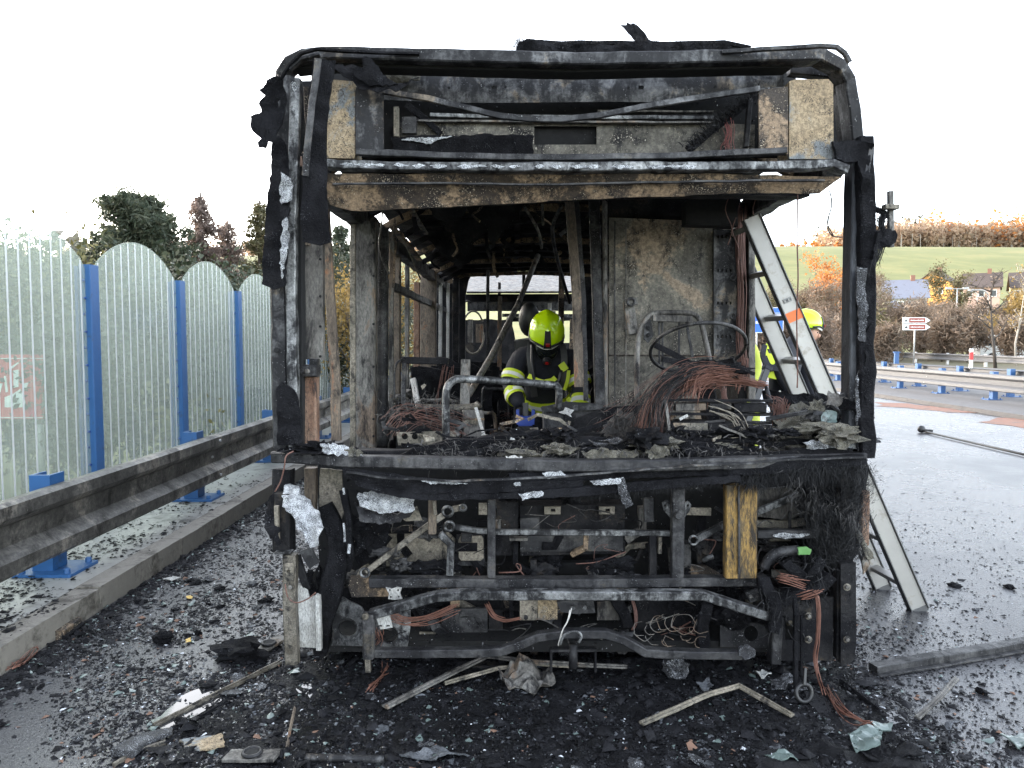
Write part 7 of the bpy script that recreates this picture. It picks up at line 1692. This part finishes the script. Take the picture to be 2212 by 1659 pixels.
for (x, Y, yt, lm, lab, bark) in ((1795, 72, 560, m_orng, 'orange birch left of the charred right window post', m_pale), (1760, 70, 590, m_brown, 'brown tree left of the orange birch', m_twig), (1690, 75, 600, m_brown, 'brown tree above the second firefighter', m_twig), (1832, 74, 575, m_brown, 'pale trunked brown tree behind the right window post', m_pale), (1895, 80, 575, m_brown, 'greyish brown tree right of the charred post below the field', m_pale), (1925, 84, 590, m_olive, 'olive tree left of the blue-roofed house', m_pale), (2050, 96, 580, m_olive, 'dark tall tree between the houses', m_twig), (2075, 90, 600, m_olive, 'dark green tree beside the double-headed lamp', m_twig), (2025, 90, 625, m_olive, 'dark tree in front of the orange gable house', m_twig), (2110, 88, 640, m_brown, 'brown tree below the brown-roofed house', m_twig), (2178, 62, 650, m_ochre, 'ochre yellow tree behind the bare tree', m_twig), (2215, 66, 640, m_ochre, 'ochre yellow tree at the right edge of the picture', m_twig), (2240, 72, 600, m_brown, 'brown tree cut by the right edge of the picture', m_pale), (2130, 60, 690, m_ochre, 'low ochre tree left of the bare tree', m_twig), (1660, 68, 640, m_olive, 'olive tree behind the ladder top', m_twig)):
    shr(x, Y, yt, lm if lm is not m_brown else m_bush, lab, k, 1500, None, True, bark); k += 1
q = on(2152, 40); broadleaf('bare_tree', 'bare dark tree with long side branches behind the far guard rail', 'tree', q, 777, height(596, 40, q.z), 2.3, m_brown, plain('dark_bark', (.05, .042, .036), .9), 60, .06, depth=4, up=.45, tr=.10, minr=.010, n0=5, first=.25)
q = on(2196, 44); broadleaf('bare_tree', 'slender pale bare tree at the right edge beside the dark one', 'tree', q, 779, height(560, 44, q.z), 1.4, m_ochre, m_pale, 160, .08, depth=4, up=.8, tr=.07, minr=.012, n0=4)
# houses on the slope
m_roofb = plain('blue_grey_roof', (.15, .16, .20), .7, 0, .15, .6, (.10, .10, .12), .56, .1)
m_roofd = plain('dark_brown_roof', (.07, .052, .045), .8, 0, .2, .6, None, .6, .1)
m_wallw = plain('grey_white_render', (.42, .41, .38), .85, 0, .1, .5, (.25, .24, .22), .6, .1)
m_wallo = plain('sunlit_render', (.55, .27, .07), .85, 0, .12, .5)  # low sun on the gable painted into the wall colour
m_wallp = plain('pink_render', (.46, .31, .25), .85, 0, .12, .5)
m_wally = plain('yellow_render', (.55, .42, .22), .85, 0, .12, .5)
m_win = plain('dark_window', (.03, .035, .04), .2, 0, .1, 2, None, .6, 0)
m_chim = plain('brick_chimney', (.20, .10, .07), .85)
def house(label, x0, x1, ye, yr, Y, wall, roofm, rot, depth=8.0, nwin=3):
    """x0..x1 grid extent of the front, ye eaves line, yr ridge line"""
    A, B = P(x0, 700, Y), P(x1, 700, Y); w = B.x - A.x
    c = Vector(((A.x + B.x) / 2, Y, ground_z((A.x + B.x) / 2, Y)))
    he = P(CX, ye, Y).z - c.z; hr = P(CX, yr, Y).z - c.z
    t = thing('house', label, 'house', c, R(rot))
    d = depth / 2; w2 = w / 2
    V = [(-w2, -d, -2), (w2, -d, -2), (w2, d, -2), (-w2, d, -2), (-w2, -d, he), (w2, -d, he), (w2, d, he), (-w2, d, he), (-w2, 0, hr), (w2, 0, hr)]
    new('wall', V, [(0, 1, 5, 4), (2, 3, 7, 6), (1, 2, 6, 9, 5), (3, 0, 4, 8, 7)], wall, t)
    sl = (hr - he) / d; o_ = .5
    for s in (-1, 1):
        V = [(-w2 - o_, s * (d + o_), he - sl * o_ + .03), (w2 + o_, s * (d + o_), he - sl * o_ + .03), (w2 + o_, 0, hr + .03), (-w2 - o_, 0, hr + .03)]
        V += [(a, b, c_ + .2) for a, b, c_ in V]
        new('roof', V, [(0, 1, 2, 3), (7, 6, 5, 4), (0, 4, 5, 1), (1, 5, 6, 2), (2, 6, 7, 3), (3, 7, 4, 0)], roofm, t)
    boxes('chimney', [((w2 * .3, -.4, hr - 1), (w2 * .3 + .7, .4, hr + 1.0))], m_chim, t)
    for i in range(nwin):
        u = -w2 + w * (i + .5) / nwin
        f = boxes('window', [((u - .5, -d - .06, he - 2.0), (u + .5, -d + .05, he - .7))], m_white, t)
        boxes('pane', [((u - .4, -d - .09, he - 1.9), (u + .4, -d - .065, he - .8))], m_win, f)
    for i in range(2):
        for s in (-1, 1):
            u = (-1 + 2 * i) * d * .4
            f = boxes('window', [((s * (w2 + .0) - .07, u - .5, he - 1.8), (s * (w2 + .0) + .07, u + .5, he - .5))], m_white, t)
            boxes('pane', [((s * (w2 + .0) - .10, u - .4, he - 1.7), (s * (w2 + .0) + .10, u + .4, he - .6))], m_win, f)
    f = boxes('window', [((w2 - .05, -.5, he + .3), (w2 + .07, .5, he + 1.5))], m_white, t); boxes('pane', [((w2 + .075, -.4, he + .4), (w2 + .10, .4, he + 1.4))], m_win, f)
    return t
house('white house with a wide blue-grey roof on the slope right of the charred post', 1912, 1990, 645, 607, 138, m_wallw, m_roofb, -24, 9, 4)
house('house with an orange sunlit gable and dark roof behind the blue-roofed house', 2000, 2042, 618, 588, 158, m_wallo, m_roofd, 38, 8, 3)
house('brown-roofed house with a pinkish gable in the middle of the slope', 2085, 2150, 622, 592, 150, m_wallp, m_roofd, -32, 9, 3)
house('yellowish house at the right edge of the picture on the slope', 2186, 2240, 622, 590, 150, m_wally, m_roofd, -30, 9, 3)
house('low white building behind the blue-roofed house', 1890, 1925, 668, 652, 126, m_wallw, m_roofb, -10, 7, 3)
# white van mostly hidden behind the bare tree
q = on(2182, 52)
t = thing('parked_van', 'white van parked behind the branches of the bare tree', 'van', q, R(-8))
pr = [(-2.3, .35), (2.3, .35), (2.3, .95), (1.75, 1.1), (1.2, 1.85), (-2.25, 1.9), (-2.3, 1.7)]
V = [(x, -.9, z) for x, z in pr] + [(x, .9, z) for x, z in pr]; n = len(pr)
new('body', V, [tuple(range(n)), tuple(reversed(range(n, 2 * n)))] + [(i, i + n, (i + 1) % n + n, (i + 1) % n) for i in range(n)], m_white, t)
for (a, b) in ((-2.0, -.8), (-.7, .3), (.4, 1.15)): boxes('side_window', [((a, -.92, 1.15), (b, -.903, 1.65))], m_win, t)
for x in (-1.5, 1.5):
    for s in (-1, 1): disc('wheel', (x, s * .78, .33), .33, .2, m_blk, t, Vector((0, s, 0)), 16)
for s in (-1, 1): boxes('headlight', [((2.29, s * .65 - .15, .7), (2.33, s * .65 + .15, .88))], m_silver, t)
# wood on the crest of the hill
def wood_mass(name, n, xr, yr, hr, mat, seed, conif=False, cond=None, per=44, ls=1.25):
    rs = np.random.RandomState(seed); pts = []
    k = 0
    while k < n:
        x = rs.uniform(*xr); y = rs.uniform(*yr)
        if cond and not cond(x, y): continue
        h = rs.uniform(*hr) * (1 + .45 * noise.noise(Vector((x * .03, y * .03, seed)))); z = ground_z(x, y); k += 1
        if conif:
            u = rs.rand(per) ** 1.3; rr = (1 - u) * h * .17 + .15; a = rs.uniform(0, 6.28, per)
            pts.append(np.stack([x + rr * np.cos(a), y + rr * np.sin(a), z + h * (.15 + .85 * u)], 1))
        else:
            d = rs.normal(0, 1, (per, 3)); d /= np.linalg.norm(d, axis=1, keepdims=True); d *= rs.uniform(.55, 1.0, (per, 1))
            pts.append(np.array([x, y, z + h * .54]) + d * np.array([h * .24, h * .24, h * .46]))
    o = leaves(name, np.concatenate(pts), ls, mat, None, seed)
    return props(o, kind='stuff')
edge = lambda x, y: y > 428 + .02 * abs(x - 150) + 8 * math.sin(x * .05)
wood_mass('distant_wood', 2600, (200, 520), (425, 500), (13, 19), m_brown, 1, cond=edge)
wood_mass('distant_fir_wood', 500, (205, 520), (450, 540), (17, 24), m_dkfir, 2, True, cond=edge)
wood_mass('distant_sunlit_wood', 620, (250, 520), (440, 520), (18, 27), m_orng, 3)  # sunlit treetops, their glow painted as orange foliage
wood_mass('distant_sunlit_wood', 420, (60, 260), (455, 560), (5, 10), m_orng, 4)
wood_mass('distant_fir_wood', 240, (40, 260), (600, 680), (10, 14), m_dkfir, 5, True)
wood_mass('distant_wood', 900, (-520, 60), (425, 520), (9, 15), m_brown, 6, cond=edge)
wood_mass('distant_wood', 260, (-200, -30), (70, 130), (7, 11), m_brown, 8)
wood_mass('distant_fir_wood', 120, (-160, -30), (60, 120), (7, 11), m_dkfir, 9, True)
wood_mass('unseen_shade_trees', 150, (-48, -13), (-45, 52), (8, 12.5), m_olive, 21, cond=lambda x, y: x < -.80 * y - 2, per=420, ls=.5)  # unseen trees added at left to block the low sun and horizon glow
V_, F_ = [], []
rt = random.Random(4)
for k in range(70):
    x = rt.uniform(205, 500); y = 428 + .02 * abs(x - 150) + 8 * math.sin(x * .05) + rt.uniform(-1, 3); z = ground_z(x, y); h = rt.uniform(5, 9)
    a, f = section_sweep([Vector((x, y, z - .5)), Vector((x + rt.uniform(-.3, .3), y, z + h))], ngon(.16, 3)); b = len(V_); V_ += a; F_ += [tuple(i + b for i in q_) for q_ in f]
props(new('wood_edge_trunks', V_, F_, m_pale), kind='stuff')
# red billboard behind the glass at the far left
Yb = 9.2
c0 = P(-150, 905, Yb); c1 = P(86, 766, Yb)
o0 = Vector(((c0.x + c1.x) / 2, Yb, ground_z(-6, Yb)))
t = thing('red_billboard', 'red billboard with pale figure shapes seen blurred through the glass at far left', 'billboard', o0)
m_rb = plain('red_board', (.52, .07, .07), .5, 0, .12, 2); m_wb = plain('pale_board_print', (.72, .76, .74), .6)
rbd = quadbox('board', (c0.x, c0.z), (c1.x, c1.z), Yb, .06, m_rb, t, o0)
quadbox('white_line', (c0.x, P(0, 775, Yb).z), (P(64, 0, Yb).x, P(0, 773.2, Yb).z), Yb - .012, .01, m_wb, rbd, o0)
quadbox('white_line', (c0.x, P(0, 903, Yb).z), (P(60, 0, Yb).x, P(0, 901, Yb).z), Yb - .012, .01, m_wb, rbd, o0)
for pl in ([(29, 800), (40, 798), (40, 836), (29, 838)], [(10, 858), (26, 852), (44, 840), (54, 864), (56, 880), (10, 880)], [(8, 812), (13, 812), (17, 846), (12, 848)], [(50, 828), (62, 826), (56, 840), (48, 850)], [(24, 792), (39, 782), (40, 785), (25, 797)], [(-30, 830), (6, 828), (0, 850), (-30, 852)]):
    V = [P(x, y, Yb - .012) - o0 for x, y in pl] + [P(x, y, Yb - .002) - o0 for x, y in pl]; n = len(pl)
    new('figure_shape', V, [tuple(range(n)), tuple(reversed(range(n, 2 * n)))] + [(i, (i + 1) % n, (i + 1) % n + n, i + n) for i in range(n)], m_wb, rbd)
quadbox('red_label', (P(30, 0, Yb).x, P(0, 900, Yb).z), (P(45, 0, Yb).x, P(0, 881, Yb).z), Yb - .02, .01, plain('deep_red', (.5, .02, .08), .5), rbd, o0)
for u in (.1, .5, .93): tube3('post', [Vector((c0.x + (c1.x - c0.x) * u, Yb + .1, 0)) - Vector((o0.x, o0.y, 0)), Vector((c0.x + (c1.x - c0.x) * u, Yb + .1, c1.z)) - o0], .05, m_pole, t)

# ------------------------------------------------------------------ loose ash and char scale lying on and flaking off the bus front
def scale_flakes(name, n, mats, size, mat, seed, lift=.0012, ymax=4.0):
    rs = np.random.RandomState(seed); A, B, D, W, NN = [], [], [], [], []
    for o in bpy.data.objects:
        if o.type != 'MESH' or not o.data.materials or o.data.materials[0].name not in mats: continue
        r = o
        while r.parent: r = r.parent
        if r != bus or o.get('kind') == 'stuff': continue
        me = o.data; me.calc_loop_triangles(); nt = len(me.loop_triangles)
        if nt == 0 or nt > 20000: continue
        co = np.empty(len(me.vertices) * 3, np.float32); me.vertices.foreach_get('co', co); co = co.reshape(-1, 3)
        ti = np.empty(nt * 3, np.int32); me.loop_triangles.foreach_get('vertices', ti); ti = ti.reshape(-1, 3)
        a, b, c = co[ti[:, 0]], co[ti[:, 1]], co[ti[:, 2]]
        nn = np.cross(b - a, c - a); ar = np.linalg.norm(nn, axis=1) + 1e-12; nn /= ar[:, None]
        k = (a[:, 1] < ymax) & ((nn[:, 1] < -.2) | (nn[:, 2] > .4))
        A.append(a[k]); B.append(b[k]); D.append(c[k]); W.append(ar[k]); NN.append(nn[k])
    A, B, D, W, NN = map(np.concatenate, (A, B, D, W, NN))
    i = rs.choice(len(A), n * 2, p=W / W.sum()); u, v = rs.rand(n * 2, 1), rs.rand(n * 2, 1); f = u + v > 1; u = np.where(f, 1 - u, u); v = np.where(f, 1 - v, v)
    Q = A[i] + (B[i] - A[i]) * u + (D[i] - A[i]) * v + NN[i] * lift
    cl = np.array([noise.noise(Vector((q[0] * 4, q[1] * 4, q[2] * 4 + seed))) + .5 * noise.noise(Vector((q[0] * 13, q[1] * 13, q[2] * 13))) for q in Q])
    k = cl > np.median(cl); Q = Q[k][:n]; M = NN[i][k][:n]; n = len(Q)
    t = np.cross(M, rs.normal(0, 1, (n, 3))); t /= np.linalg.norm(t, axis=1, keepdims=True) + 1e-9; b = np.cross(M, t)
    s = size[0] * (size[1] / size[0]) ** (rs.rand(n, 1) ** 2)
    e = rs.uniform(.5, 1.8, (n, 1)); up = M * s * rs.uniform(.05, .9, (n, 1))
    V = np.stack([Q - t * s * e, Q + b * s * .6 + up * .6, Q + t * s * e * rs.uniform(.5, 1, (n, 1)) + up, Q - b * s * rs.uniform(.3, .8, (n, 1)) + up * .2], 1).reshape(-1, 3)
    k = np.arange(n)[:, None] * 4
    T = np.concatenate([k + [0, 2, 1], k + [0, 3, 2]], 0)
    return props(fast(name, V, T, mat, bus), kind='stuff')
DK = {'char', 'sooty_steel', 'black_panel', 'flaky_char', 'soot_black'}
ALL = DK | {'burnt_grey_steel', 'blue_grey_steel', 'scorched_brown_steel', 'burnt_insulation', 'white_ash', 'brown_post'}
scale_flakes('char_scale', 26000, DK, (.002, .011), m_crumb, 1)
scale_flakes('wet_char_scale', 16000, DK, (.0015, .008), m_glint, 11)
scale_flakes('grey_scale', 9000, ALL, (.0012, .006), m_grey, 2)
scale_flakes('white_ash_scale', 3600, DK, (.0010, .0045), m_wash, 3, .003)
scale_flakes('char_scale', 7000, ALL - DK, (.0015, .006), m_crumb, 4)
scale_flakes('tan_scale', 3500, ALL, (.0012, .005), beige, 5)
